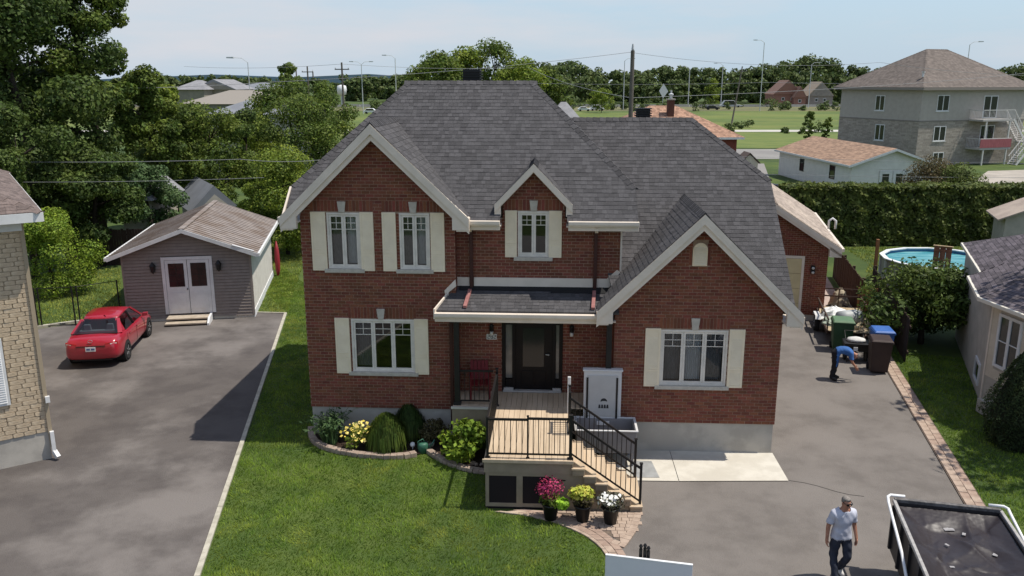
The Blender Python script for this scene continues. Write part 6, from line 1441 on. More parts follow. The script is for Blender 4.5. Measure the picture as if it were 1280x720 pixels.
# ================================================================== POOL
pc = Vector((20.35, 38.7, 0)); pool = thing('swimming_pool', 'round above ground swimming pool with white rim and blue water', 'pool', pc)
PR, PH, NS_ = 2.62, 1.28, 14
M_PW = mat('pool_wall', (.36, .345, .31), .6, (.30, .285, .255), 2); M_LINER = mat('pool_liner', (.05, .16, .34), .5, (.08, .22, .38), 3)
for k in range(NS_):
    a0, a1 = 2 * math.pi * k / NS_, 2 * math.pi * (k + 1) / NS_; P0, P1 = Vector((math.cos(a0), math.sin(a0), 0)), Vector((math.cos(a1), math.sin(a1), 0)); up = Vector((0, 0, PH))
    MB().quad(P0 * PR, P1 * PR, P1 * PR + up, P0 * PR + up).build('wall_panel', M_PW, pool); MB().quad(P1 * (PR - .03), P0 * (PR - .03), P0 * (PR - .03) + up, P1 * (PR - .03) + up).build('liner', M_LINER, pool)
    MB().prism([P0 * (PR - .10) + up, P1 * (PR - .10) + up, P1 * (PR + .12) + up, P0 * (PR + .12) + up], (0, 0, .05)).build('rim', M_WHITE, pool)
    MB().box(-.05, .05, -.03, .03, 0, PH).build('upright', M_TRIMW, pool).location = P0 * (PR + .03)
mw = mat('pool_water', (.045, .22, .26), .4, (.16, .37, .40), 1.6, bump=.3, bscale=3.5, spec=.12, stretch=(.6, 2, 1)); wv_ = MB(); wv_.add([((PR - .06) * math.cos(2 * math.pi * k / NS_), (PR - .06) * math.sin(2 * math.pi * k / NS_), PH - .13) for k in range(NS_)], [tuple(range(NS_))]); wv_.build('water', mw, pool)
p = Vector((XY(1177, 37.2, 1.6), 37.2, 0)); pl_ = thing('pool_gate', 'reddish brown wooden gate panel standing at the pool edge', 'gate', p, math.radians(-35))
for k in range(3): MB().box(-.36 + k * .25, -.36 + k * .25 + .235, 0, .03, .1, 2.18).build('board', mat('gate_red', (.21, .085, .05), .85, (.15, .06, .035), 4), pl_)
for z in (1.5, 1.95): MB().box(-.36, .38, -.03, -.001, z, z + .1).build('rail', MATS['gate_red'], pl_)
MB().box(-.4, .42, -.035, .06, 2.18, 2.21).build('cap', mat('gate_cap', (.5, .36, .22), .8), pl_)

# ================================================================== RIGHT DRIVEWAY THINGS
def wheelie_bin(label, u, v, rz, body, lid, h=1.05, w=.58):
    p = fb(u, v); t = thing('wheelie_bin', label, 'bin', (p.x, p.y, .01), rz)
    a, b = w / 2 * .8, w / 2; d0, d1 = .26, .34
    m = MB(); m.add([(-a, -d0, .06), (a, -d0, .06), (a, d0, .06), (-a, d0, .06), (-b, -d1, h), (b, -d1, h), (b, d1, h), (-b, d1, h)], [(0, 3, 2, 1), (4, 5, 6, 7), (0, 1, 5, 4), (1, 2, 6, 5), (2, 3, 7, 6), (3, 0, 4, 7)]); m.build('body', body, t, bevel=.025)
    MB().box(-b - .02, b + .02, -d1 - .02, d1 + .02, h - .06, h - .01).build('rim', body, t, bevel=.01)
    m = MB(); m.add([(-b - .02, -d1 - .04, h), (b + .02, -d1 - .04, h), (b + .02, d1, h), (-b - .02, d1, h), (-b + .03, -d1 + .02, h + .06), (b - .03, -d1 + .02, h + .06), (b - .03, d1 - .03, h + .09), (-b + .03, d1 - .03, h + .09)], [(0, 3, 2, 1), (4, 5, 6, 7), (0, 1, 5, 4), (1, 2, 6, 5), (2, 3, 7, 6), (3, 0, 4, 7)]); m.build('lid', lid, t, bevel=.02)
    MB().tube([(-b + .05, d1 + .03, h - .03), (b - .05, d1 + .03, h - .03)], .018, 8).build('handle', body, t)
    for s in (-1, 1): MB().tube([(s * (a - .02), d0, .11), (s * (a + .05), d0, .11)], .11, 14).build('wheel', M_TYRE, t)
    return t
M_BG = mat('bin_green', (.028, .075, .034), .55, (.022, .060, .027), 3); M_BGL = mat('bin_green_lid', (.11, .19, .10), .5, (.09, .165, .085), 3); M_BBR = mat('bin_brown', (.045, .026, .022), .6, (.036, .021, .018), 3); M_BBL = mat('bin_blue', (.035, .11, .36), .45, (.05, .14, .42), 3)
wheelie_bin('green wheeled bin standing behind the bending person', 4.98, 30.75, B, M_BG, M_BGL, 1.10, .72); wheelie_bin('brown wheeled bin at the driveway edge', 5.86, 28.55, B, M_BBR, M_BBR, 1.12, .66)
wheelie_bin('blue lidded wheeled bin behind the brown bin', 6.12, 29.75, B + .1, M_BBL, M_BBL, 1.1, .66)
p = fb(5.30, 29.6); ct = thing('garden_cart', 'black garden cart with a white bag on top between the bins', 'cart', (p.x, p.y, .012), B)
MB().prism([(-.38, -.3, .42), (.38, -.3, .42), (.45, -.35, .70), (-.45, -.35, .70)], (0, .62, 0)).build('tray', M_BLACK, ct, bevel=.02)
MB().lathe([(.05, 0), (.30, .04), (.26, .12), (.08, .17)], (-.02, 0, .68), 12, 1.1, .8).build('bag', mat('bag_white', (.68, .67, .64), .7, (.55, .54, .52), 6, bump=.5, bscale=12), ct, True)
for s in (-1, 1): MB().tube([(s * .30, .05, .2), (s * .38, .05, .2)], .2, 16).build('wheel', M_TYRE, ct); MB().tube([(s * .3, -.25, 0), (s * .3, -.2, .42)], .015, 6).build('leg', M_BLACK, ct)
MB().tube([(-.3, .3, .6), (-.3, .75, .85), (.3, .75, .85), (.3, .3, .6)], .016, 6).build('handle', M_BLACK, ct); MB().box(-.14, .0, -.38, -.355, .46, .58).build('label_plate', M_WHITE, ct)
# small flat trailer with junk
p = fb(5.40, 33.0); ut = thing('utility_trailer', 'small flat trailer with rusty rails carrying junk beside the brick garage', 'trailer', (p.x, p.y, .012), B)
M_RUST = mat('rust_steel', (.075, .045, .033), .85, (.045, .028, .022), 5); M_PLY = mat('plywood', (.47, .375, .25), .85, (.36, .28, .18), 5)
for k in range(6): MB().box(-.80 + k * .268, -.80 + (k + 1) * .268 - .01, -1.7, 1.9, .50, .54).build('deck_board', M_PLY, ut)
for s in (-1, 1):
    MB().bar((s * .84, -1.75, .50), (s * .84, 1.95, .50), .06, .12).build('side_beam', M_RUST, ut); MB().bar((s * .84, -1.75, .98), (s * .84, 1.95, .98), .05, .05).build('side_rail', M_RUST, ut)
    for k in range(5): MB().box(s * .84 - .02, s * .84 + .02, -1.7 + k * .9, -1.66 + k * .9, .5, .98).build('stake', M_RUST, ut)
    wheel(ut, s * 1.0, .15, .30, .17, s); MB().prism([(s * .90, -.28, .55), (s * .90, -.18, .68), (s * .90, .48, .68), (s * .90, .58, .55), (s * .90, .52, .55), (s * .90, .44, .64), (s * .90, -.14, .64), (s * .90, -.22, .55)], (s * .2, 0, 0)).build('mudguard', M_TRIMW if s < 0 else M_RUST, ut)
MB().bar((-.84, 1.93, .98), (.84, 1.93, .98), .05, .05).build('front_rail', M_RUST, ut)
MB().bar((-.84, 1.93, 1.28), (.84, 1.93, 1.28), .04, .04).build('front_rail', M_RUST, ut)
for x in (-.82, 0, .82): MB().box(x - .02, x + .02, 1.91, 1.95, .5, 1.28).build('stake', M_RUST, ut)
MB().tube([(-.5, -1.75, .48), (0, -2.9, .42)], .04, 8).build('drawbar', M_RUST, ut); MB().tube([(.5, -1.75, .48), (0, -2.9, .42)], .04, 8).build('drawbar', M_RUST, ut); MB().tube([(0, -2.75, 0), (0, -2.75, .6)], .03, 8).build('jack', M_RUST, ut)
def crumple(name, label, cat, u, v, z, r, h, m, seed, sx=1, sy=1):
    p = fb(u, v); rng = np.random.default_rng(seed); t = MB(); n, k = 16, 7; vs = []
    for i in range(k):
        f_ = i / (k - 1)
        for j in range(n):
            a = 2 * math.pi * j / n; rr = r * math.cos(f_ * 1.45) * (1 + rng.normal(0, .10)) + .01; vs.append((rr * math.cos(a) * sx, rr * math.sin(a) * sy, h * math.sin(f_ * 1.45) * (1 + rng.normal(0, .07)) if i else 0))
    t.add(vs, [(i * n + j, i * n + (j + 1) % n, (i + 1) * n + (j + 1) % n, (i + 1) * n + j) for i in range(k - 1) for j in range(n)] + [tuple((k - 1) * n + j for j in range(n)), tuple(range(n - 1, -1, -1))])
    o = t.build(name, m, None); o.location = (p.x, p.y, z); o.rotation_euler = (0, 0, B + rng.uniform(-.4, .4)); return tag(o, label, cat)
crumple('plastic_sheet', 'crumpled white plastic sheet heaped on the small trailer', 'sheet', 5.0, 33.2, .55, .5, .42, mat('sheet_white', (.78, .78, .76), .6), 3, 1.1, .8)
crumple('foam_sheet', 'grey green foam sheet lying before the white plastic', 'sheet', 4.95, 32.3, .55, .48, .25, mat('foam_green', (.36, .41, .33), .8), 4, 1, .9)
p = fb(5.45, 32.3); pb = thing('plastic_barrel', 'grey plastic barrel lying open end out on the trailer', 'barrel', (p.x, p.y, .83), B + math.radians(25)); MB().tube([(-.45, 0, 0), (-.2, 0, 0), (.2, 0, 0), (.42, 0, 0)], [.25, .28, .28, .25], 18).build('drum', mat('barrel_grey', (.38, .40, .40), .5), pb, True); MB().tube([(.421, 0, 0), (.43, 0, 0)], .23, 18).build('opening', M_DARKIN, pb)
m = MB(); pts = [fb(5.75 + .22 * math.sin(t * 1.9), 33.8 - t * 1.1) for t in [k / 8 * 2.0 for k in range(9)]]; m.tube([(*q, .62) for q in pts], .09, 8); tag(m.build('foam_roll', mat('roll_cream', (.52, .43, .28), .8, (.44, .36, .23), 6), None, True), 'long cream foam roll curving along the trailer rail', 'roll')
m = MB(); m.tube([(*fb(6.08, 33.9), .64), (*fb(6.08, 32.0), .64)], .10, 10); tag(m.build('foam_roll', MATS['roll_cream'], None, True), 'straight cream roll beside the curved one on the trailer', 'roll')
crumple('tarp_heap', 'beige tarp cone heaped against the brown fence', 'tarp', 5.75, 37.0, .0, .5, .8, mat('tarp_beige', (.42, .36, .26), .85), 6, .8, .7); crumple('brush_heap', 'dark brush heap behind the small trailer', 'brush', 5.6, 36.3, .0, .55, .35, mat('brush_dark', (.04, .032, .022), .95), 7, 1, .6)
# black garbage cans by the white garage
for i, (px, Y) in enumerate(((962, 70), (972, 69.5), (993, 68))):
    t = thing('rubbish_can', ['large black rubbish can left of the white garage', 'second black rubbish can with its lid ajar by the white garage', 'lower black rubbish can beside the white garage wall'][i], 'bin', (XY(px, Y, .5), Y, 0)); MB().lathe([(.35, 0), (.42, 1.0), (.46, 1.0), (.46, 1.08)], (0, 0, 0), 12).build('body', M_BLACK, t); MB().lathe([(.46, 1.08), (.4, 1.16), (.05, 1.2)], (0, 0, 0), 12).build('lid', M_BLACK, t)
# red kayak leaning behind the shed
p = GP(348, 345); ky = thing('red_kayak', 'red plastic kayak standing on end behind the shed corner', 'kayak', (p.x, p.y, 0), .3); m = MB(); m.tube([(0, 0, .0), (0, .03, .3), (0, .05, .8), (0, .10, 1.3), (0, .16, 1.75)], [.07, .2, .24, .2, .05], 12); ko = m.build('hull', mat('kayak_red', (.26, .02, .03), .5), ky, True); ky.scale = (.55, .8, 1)

# ================================================================== DUMP TRAILER, SIGN
dt = framed('dump_trailer', 'black dump trailer covered by a dark tarp held with white tubes', 'trailer', B, (4.8, 14.0))
u0, u1, v0, v1, zt = 3.86, 5.74, 11.4, 16.1, 1.5
M_DT = mat('trailer_black', (.020, .018, .019), .55, (.030, .027, .028), 3); M_TUBE = mat('tube_white', (.78, .78, .78), .35)
for a, b, c, d in ((u0, u0 + .05, v0, v1), (u1 - .05, u1, v0, v1), (u0, u1, v1 - .05, v1), (u0, u1, v0, v0 + .05)): MB().box(a, b, c, d, .55, zt - .01).build('side_wall', M_DT, dt)
for k in range(7): MB().box(u0 - .05, u0 - .001, v0 + .2 + k * .72, v0 + .27 + k * .72, .55, zt - .05).build('side_rib', M_DT, dt)
MB().box(u0, u1, v0, v1, .50, .55).build('floor', M_DT, dt); MB().box(u0 + .2, u0 + .3, v0 - 1.0, v1, .38, .50).build('chassis_rail', M_DT, dt); MB().box(u1 - .3, u1 - .2, v0 - 1.0, v1, .38, .50).build('chassis_rail', M_DT, dt)
M_RAILG = mat('rail_grey', (.40, .385, .365), .5, (.30, .285, .27), 8)
for a, b in (((u0, v0), (u0, v1)), ((u1, v0), (u1, v1))): MB().bar((*a, zt), (*b, zt), .06, .07).build('top_rail', M_RAILG, dt, bevel=.01)
MB().bar((u0, v1, zt + .01), (u1, v1, zt + .01), .09, .09).build('top_rail', mat('rail_worn', (.16, .15, .145), .7, (.08, .075, .072), 12), dt, bevel=.01)
# sagging tarp
rng = np.random.default_rng(21); NX, NY = 64, 150; xs = np.linspace(u0 + .06, u1 - .06, NX); ys = np.linspace(v0 + .06, v1 - .10, NY); XX, YY = np.meshgrid(xs, ys); fx = (XX - u0) / (u1 - u0); fy = (YY - v0) / (v1 - v0)
edge_ = np.minimum(np.minimum(fx, 1 - fx) * 4, np.minimum(fy, 1 - fy) * 7); edge_ = np.clip(edge_, 0, 1)
ZZ = zt - .03 - .20 * edge_ + .02 * np.sin(XX * 4 - YY * 5) * edge_ + rng.normal(0, .002, XX.shape)
for _ in range(46):                                            # creases pressed into the cloth
    cx_, cy_, an = rng.uniform(u0, u1), rng.uniform(v0 + 1, v1), rng.uniform(0, math.pi); d_ = (XX - cx_) * math.sin(an) - (YY - cy_) * math.cos(an); l_ = (XX - cx_) * math.cos(an) + (YY - cy_) * math.sin(an)
    ZZ += rng.uniform(.02, .055) * rng.choice([-1, 1, 1]) * np.exp(-np.abs(d_) / rng.uniform(.04, .12)) * np.exp(-(l_ / rng.uniform(.3, .8)) ** 2) * edge_
V = np.stack([XX, YY, ZZ], -1).reshape(-1, 3); idx = np.arange(NX * NY).reshape(NY, NX); F = np.stack([idx[:-1, :-1], idx[:-1, 1:], idx[1:, 1:], idx[1:, :-1]], -1).reshape(-1, 4)
tp = mesh_np('tarp', V, F, mat('mesh_tarp', (.022, .017, .019), .42, (.033, .026, .028), 1.6, spec=.4, col3=(.060, .053, .055), scale3=2.2, lo3=.60, hi3=.74, stretch=(1, .5, 1)), dt); tp.data.polygons.foreach_set('use_smooth', [True] * len(tp.data.polygons))
def arm(s):
    x = (u0 if s < 0 else u1) + s * .10; MB().tube([(x - s * .30, v1 + .06, zt + .08), (x - s * .04, v1 + .06, zt + .08), (x + s * .02, v1 + .0, zt + .07), (x + s * .03, v1 - .15, zt + .02), (x + s * .05, v1 - 1.6, 1.28), (x + s * .05, v1 - 3.2, .62)], .028, 10).build('tarp_arm', M_TUBE, dt, True)
arm(-1); arm(1)
for k, v in enumerate((12.9, 13.75)):
    for s in (-1, 1): wheel(dt, (u0 if s < 0 else u1) + s * .24, v, .38, .24, s)
for s in (-1, 1):
    x = (u0 if s < 0 else u1); MB().box(min(x, x + s * .42), max(x, x + s * .42), 12.35, 14.3, .80, .84).build('mudguard', M_DT, dt, bevel=.01); MB().box(min(x, x + s * .40), max(x, x + s * .40), 14.6, 14.95, .45, .52).build('step', M_DT, dt)
for i, (x, y, s) in enumerate(((4.72, 15.55, .12), (4.95, 15.42, .06), (4.55, 14.95, .05), (4.45, 14.2, .05), (5.3, 14.8, .08), (5.35, 15.3, .1))):
    w = fb(x, y); o = MB().mbox(Matrix.Rotation(i, 4, 'Z'), s * 1.6, s, s * .12).build('tarp_scrap', mat('scrap_grey', (.36, .35, .35), .6, (.25, .24, .24), 6), None, bevel=.01); o.location = (w.x, w.y, zt - .195); tag(o, ['largest pale scrap lying on the dark tarp', 'small pale scrap beside the largest one on the tarp', 'round pale scrap near the middle of the tarp', 'tiny bright scrap low on the tarp', 'pale scrap near the right rail of the tarp', 'flat pale scrap by the far right corner of the tarp'][i], 'scrap')
# white board sign at the kerb with three dark post tops
sa, sb_ = GP(757, 694, 1.45), GP(866, 707, 1.45); sd = (sb_ - sa); srz = math.atan2(sd.y, sd.x); sw = sd.length; sc_ = (sa + sb_) / 2
sgn = thing('board_sign', 'blank white board sign on black posts beside the paver walk', 'sign', (sc_.x, sc_.y, 0), srz)
MB().box(-sw / 2, sw / 2, -.025, .015, .35, 1.45).build('sign_panel', mat('sign_white', (.70, .70, .73), .5, (.66, .66, .69), 2), sgn, bevel=.004)
MB().box(-sw / 2, sw / 2, -.03, .02, 1.452, 1.475).build('top_edge', M_WHITE, sgn)
for dx, dy, h in ((-.145, .10, 1.62), (-.075, .10, 1.64), (-.015, .10, 1.60)):
    q = MB(); q.tube([(dx, dy, 0), (dx, dy, h - .03)], .030, 10); q.build('post', M_BLACK, sgn); MB().lathe([(.022, 0), (.022, .03), (.035, .05), (.02, .085)], (dx, dy, h - .03), 10).build('post_cap', M_BLACK, sgn)

# ================================================================== PORCH AND WALK THINGS
hz_ = lambda u, v, z=0: (*hw(u, v), z)
def pot(u, v, label, kind):
    t = thing('flower_pot', label, 'plant pot', hz_(u, v, .04), HA); MB().lathe([(.13, 0), (.185, .34), (.205, .345), (.205, .38), (.17, .38), (.165, .33)], (0, 0, 0), 20).build('pot', M_BLACK, t, True)
    rng = np.random.default_rng(kind + 90)
    def cloud(name, n, c, r, leaf, m, asp=.6): C, N = lobes_cloud([(*c, *r)], n, rng, .5); V, F = leaf_quads(C, N, leaf, rng, asp); mesh_np(name, V, F, m, t)
    MB().lathe([(.001, .31), (.165, .32)], (0, 0, 0), 14).build('soil', M_SOIL, t)
    if kind == 0: cloud('foliage', 260, (0, 0, .48), (.26, .24, .14), .09, M_LEAF_M); cloud('blossom', 520, (-.02, 0, .74), (.30, .26, .24), .045, mat('magenta_petal', (.36, .03, .08), .7, (.26, .02, .10), 9, island=.4), .9); cloud('trailing_leaf', 150, (.24, -.12, .44), (.17, .10, .12), .11, mat('lime_leaf', (.36, .58, .04), .6, (.30, .50, .04), 6, island=.2, translucent=.3), .8)
    if kind == 1: cloud('foliage', 300, (0, 0, .52), (.28, .26, .16), .08, M_LEAF_BR); cloud('blossom', 330, (-.03, -.03, .66), (.27, .22, .15), .10, mat('variegated_leaf', (.62, .55, .10), .65, (.40, .48, .06), 8, island=.3, translucent=.2), .7)
    if kind == 2: cloud('foliage', 420, (0, 0, .50), (.32, .28, .20), .07, mat('dark_purple_leaf', (.05, .045, .035), .7, (.07, .08, .03), 6, island=.4), .6); cloud('blossom', 75, (-.02, -.06, .58), (.30, .24, .12), .10, mat('white_petal', (.80, .79, .74), .6), .95)
pu = [tof(GP(*p), HA) for p in ((688, 650), (728, 652), (763, 655))]
pot(*pu[0], 'black pot of magenta flowers with lime trailing leaves', 0); pot(*pu[1], 'black pot of yellow variegated leaves', 1); pot(*pu[2], 'black pot of white flowers at the foot of the steps', 2)
# watering can, white ball and stone by the bed
p = GP(529, 566); wc = thing('watering_can', 'dark green watering can on the gap in the bed edging', 'watering can', (p.x, p.y, .02), .4); M_WC = mat('can_green', (.04, .13, .085), .5)
MB().lathe([(.13, 0), (.14, .22), (.11, .26), (.06, .27)], (0, 0, 0), 16, 1, .85).build('body', M_WC, wc, True); MB().tube([(.12, 0, .07), (.26, 0, .20), (.32, 0, .30)], [.03, .022, .02], 8).build('spout', M_WC, wc, True); MB().tube([(.05, 0, .26), (.0, 0, .37), (-.13, 0, .32), (-.14, 0, .12)], .014, 8).build('handle', M_WC, wc, True)
p = GP(516, 564); o = MB().lathe([(.01, -.07), (.05, -.05), (.072, 0), (.05, .05), (.01, .07)], (0, 0, .14), 14).tube([(0, 0, 0), (0, 0, .1)], .012, 6).build('garden_light', M_WHITE, None, True); o.location = (p.x, p.y, 0.05); tag(o, 'small white globe garden light by the watering can', 'garden light')
p = GP(536, 560); o = MB().box(-.16, .12, -.10, .10, 0, .09).build('paving_stone', M_SLAB, None, bevel=.015); o.location = (p.x, p.y, .06); o.rotation_euler = (0, 0, -.5); tag(o, 'pale flat paving stone lying behind the watering can', 'stone')
# red chair on the porch behind the short railing
rc = thing('patio_chair', 'red patio chair on the porch behind the short railing', 'chair', hz_(-1.95, 20.90, DZ), HA + math.radians(8)); M_RC = mat('chair_red', (.15, .010, .014), .6)
for k in range(5): MB().box(-.24 + k * .098, -.24 + k * .098 + .085, -.22, .22, .40, .425).build('seat_slat', M_RC, rc); MB().prism([(-.24 + k * .098, .20, .44), (-.155 + k * .098, .20, .44), (-.155 + k * .098, .32, .92), (-.24 + k * .098, .32, .92)], (0, .02, 0)).build('back_slat', M_RC, rc)
for sx_ in (-1, 1):
    for y in (-.2, .2): MB().box(sx_ * .25 - .02, sx_ * .25 + .02, y - .02, y + .02, 0, .42 if y > 0 else .62).build('leg', M_RC, rc)
    MB().box(sx_ * .26 - .035, sx_ * .26 + .035, -.28, .26, .62, .645).build('armrest', M_RC, rc)
t = thing('red_planter', 'small red flowers in a pot against the porch wall', 'plant pot', hz_(.98, 21.12, DZ), HA); MB().lathe([(.09, 0), (.13, .22), (.11, .22)], (0, 0, 0), 12).build('pot', M_BLACK, t); rng = np.random.default_rng(3); C, N = lobes_cloud([(0, 0, .42, .14, .12, .2)], 160, rng, .5); V, F = leaf_quads(C, N, .06, rng, .7); mesh_np('foliage', V, F, M_LEAF_D, t); C, N = lobes_cloud([(0, 0, .62, .11, .1, .08)], 60, rng, .5); V, F = leaf_quads(C, N, .05, rng, .9); mesh_np('blossom', V, F, mat('red_petal', (.45, .02, .03), .6), t)
# grey tub on a stand and the grey panel box behind it
tb = thing('grey_tub', 'open grey plastic tub with pale rim behind the stairs', 'tub', hz_(1.33, 19.80, 0.03), HA); M_TUB = mat('tub_grey', (.23, .22, .225), .5, (.20, .19, .195), 3); M_TUBR = mat('tub_rim', (.62, .61, .60), .4)
tw, td = .75, .42
for a, b, c, d in ((-tw, tw, -td, -td + .04), (-tw, tw, td - .04, td), (-tw, -tw + .04, -td + .04, td - .04), (tw - .04, tw, -td + .04, td - .04)): MB().box(a, b, c, d, .42, .96).build('side', M_TUB, tb, bevel=.01)
MB().box(-tw, tw, -td, td, .38, .42).build('floor', M_TUB, tb)
for a, b, c, d in ((-tw - .04, tw + .04, -td - .04, -td + .02), (-tw - .04, tw + .04, td - .02, td + .04), (-tw - .04, -tw + .02, -td + .02, td - .02), (tw - .02, tw + .04, -td + .02, td - .02)): MB().box(a, b, c, d, .96, .99).build('rim', M_TUBR, tb, bevel=.008)
MB().box(-.2, .12, td - .08, td - .045, .80, .90).build('latch', M_TUBR, tb); MB().box(.1, .55, -.1, .0, .44, .50).build('inner_step', M_TUBR, tb, bevel=.02)
for x in (-.66, .66):
    for y in (-.34, .34): MB().box(x - .04, x + .04, y - .04, y + .04, 0, .38).build('leg', M_TUB, tb)

cb_ = thing('grey_cabinet', 'upright grey panel cabinet with two black straps and a dark logo', 'cabinet', hz_(1.27, 20.24, .0), HA); M_CAB = mat('cabinet_grey', (.50, .49, .475), .45, (.46, .45, .435), 2)
MB().box(-.49, .47, -.03, .12, 1.02, 2.26).build('frame', M_TUBR, cb_, bevel=.02); MB().box(-.40, .38, -.045, -.031, 1.06, 2.16).build('front_panel', M_CAB, cb_, bevel=.008)
for x in (-.40, .355): MB().box(x - .025, x + .025, -.056, -.046, 1.0, 2.10).build('strap', M_BLACK, cb_)
for x in (-.40, .40): MB().box(x - .04, x + .04, -.0, .08, .43, 1.02).build('leg', M_CAB, cb_)
MB().box(-.52, .50, -.06, .14, 2.26, 2.31).build('lid', M_TUBR, cb_, bevel=.015)
lg = mat('logo_dark', (.03, .03, .032), .6); q = MB(); n = 10
for k in range(n):
    a0, a1 = math.radians(25 + 135 * k / n), math.radians(25 + 135 * (k + 1) / n); w0, w1 = .03 * math.sin(math.pi * k / n) + .008, .03 * math.sin(math.pi * (k + 1) / n) + .008
    q.quad((.03 + (.085 - w0) * math.cos(a0), -.0475, 1.42 + (.085 - w0) * math.sin(a0)), (.03 + (.085 + w0) * math.cos(a0), -.0475, 1.42 + (.085 + w0) * math.sin(a0)), (.03 + (.085 + w1) * math.cos(a1), -.0475, 1.42 + (.085 + w1) * math.sin(a1)), (.03 + (.085 - w1) * math.cos(a1), -.0475, 1.42 + (.085 - w1) * math.sin(a1)))
q.build('logo', lg, cb_)
for k in range(4): MB().prism([(-.11 + k * .068, -.0475, 1.27), (-.05 + k * .068, -.0475, 1.27), (-.06 + k * .068, -.0475, 1.37), (-.10 + k * .068, -.0475, 1.37)], (0, .002, 0)).build('logo_letter', lg, cb_)

# ================================================================== PEOPLE
def skin_mesh(joints, edges, radii, root, name='body', sub=3):
    me = bpy.data.meshes.new(name); names = list(joints); me.from_pydata([joints[k] for k in names], [(names.index(a), names.index(b)) for a, b in edges], []); ob_ = bpy.data.objects.new(name, me); COL.objects.link(ob_)
    ob_.modifiers.new('skin', 'SKIN'); sk = me.skin_vertices[0].data
    for i, k in enumerate(names): r = radii[k]; sk[i].radius = r if isinstance(r, tuple) else (r, r); sk[i].use_root = (k == root)
    s = ob_.modifiers.new('sub', 'SUBSURF'); s.levels = sub; s.render_levels = sub
    dg_ = bpy.context.evaluated_depsgraph_get(); dg_.update(); out = bpy.data.meshes.new_from_object(ob_.evaluated_get(dg_)); bpy.data.objects.remove(ob_); out.name = name
    out.polygons.foreach_set('use_smooth', [True] * len(out.polygons)); return out
def region(me, joints, edges):
    """for each face: the bone nearest to its centre"""
    C = np.array([p.center[:] for p in me.polygons]); D = []
    for a, b in edges:
        A, Bv = np.array(joints[a]), np.array(joints[b]); AB = Bv - A; t = np.clip(((C - A) @ AB) / (AB @ AB), 0, 1); D.append((np.linalg.norm(C - (A + t[:, None] * AB), axis=1)))
    D = np.array(D); i = D.argmin(0); return i, C
def garment(me, mask, inflate, name, m, parent, noise=.0, seed=0):
    rng = np.random.default_rng(seed); used = {}; vs, fs = [], []; NV = [v.normal.copy() for v in me.vertices]
    for p in me.polygons:
        if not mask[p.index]: continue
        f_ = []
        for vi in p.vertices:
            if vi not in used:
                used[vi] = len(vs); c = me.vertices[vi].co; w = .006 * math.sin(c.z * 34 + c.x * 21) * math.sin(c.x * 30 + c.y * 17); vs.append(c + NV[vi] * (inflate + w * noise))
            f_.append(used[vi])
        fs.append(tuple(f_))
    mb = MB(); mb.add(vs, fs); o = mb.build(name, m, parent, True); s = o.modifiers.new('thick', 'SOLIDIFY'); s.thickness = .006; s.offset = -1; return o
M_SKIN = mat('skin', (.42, .21, .14), .6, (.36, .17, .11), 8); M_HAIR = mat('grey_hair', (.30, .27, .24), .9, (.17, .15, .135), 40, bump=.6, bscale=120); M_TEE = mat('pale_tee', (.52, .53, .60), .9, (.46, .47, .54), 5); M_JEAN = mat('dark_jeans', (.022, .027, .045), .9, (.034, .040, .060), 7); M_SHOE = mat('pale_shoe', (.55, .54, .53), .6); M_BTEE = mat('blue_tee', (.045, .13, .36), .9, (.035, .11, .31), 5); M_BPANT = mat('black_trousers', (.013, .013, .017), .9)
FING = (('i', .031, 1.0), ('m', .010, 1.08), ('r', -.011, 1.0), ('p', -.030, .8))
def hand(J, E, R, tag_, wrist, down, side, fwd, curl=.35):
    """palm and five fingers: down = along the hand, side = away from the thumb's neighbours, fwd = palm direction"""
    w, d, s, f_ = Vector(wrist), Vector(down).normalized(), Vector(side).normalized(), Vector(fwd).normalized()
    J[tag_ + 'palm'] = tuple(w + d * .055); E.append((tag_ + 'wr', tag_ + 'palm')); R[tag_ + 'palm'] = (.024, .036)
    for nm, off_, ln in FING:
        b = w + d * .09 + s * off_; k1 = b + d * .038 * ln + f_ * .008; k2 = k1 + (d * (1 - curl) + f_ * curl).normalized() * .028 * ln; k3 = k2 + (d * (.7 - curl) + f_ * (curl + .3)).normalized() * .02 * ln
        for i, q in enumerate((b, k1, k2, k3)): J[f'{tag_}{nm}{i}'] = tuple(q); R[f'{tag_}{nm}{i}'] = (.0105, .0095, .0085, .007)[i]
        E.append((tag_ + 'palm', f'{tag_}{nm}0')); E += [(f'{tag_}{nm}{i}', f'{tag_}{nm}{i + 1}') for i in range(3)]
    b = w + d * .03 + s * .03; k1 = b + s * .022 + d * .022 + f_ * .012; k2 = k1 + d * .03 + f_ * .014
    for i, q in enumerate((b, k1, k2)): J[f'{tag_}t{i}'] = tuple(q); R[f'{tag_}t{i}'] = (.014, .011, .008)[i]
    E.append((tag_ + 'palm', tag_ + 't0')); E += [(tag_ + 't0', tag_ + 't1'), (tag_ + 't1', tag_ + 't2')]
def head_mesh(parent, c, axis_up, face, skin, hair=True, glasses=False, beard=False):
    """head shaped from rings: jaw, cheeks, brow, crown, with nose, ears, mouth and eye sockets"""
    up, fc = Vector(axis_up).normalized(), Vector(face).normalized(); fc = (fc - up * fc.dot(up)).normalized(); rt = fc.cross(up)
    P = lambda x, y, z: Vector(c) + rt * x + fc * y + up * z
    return P
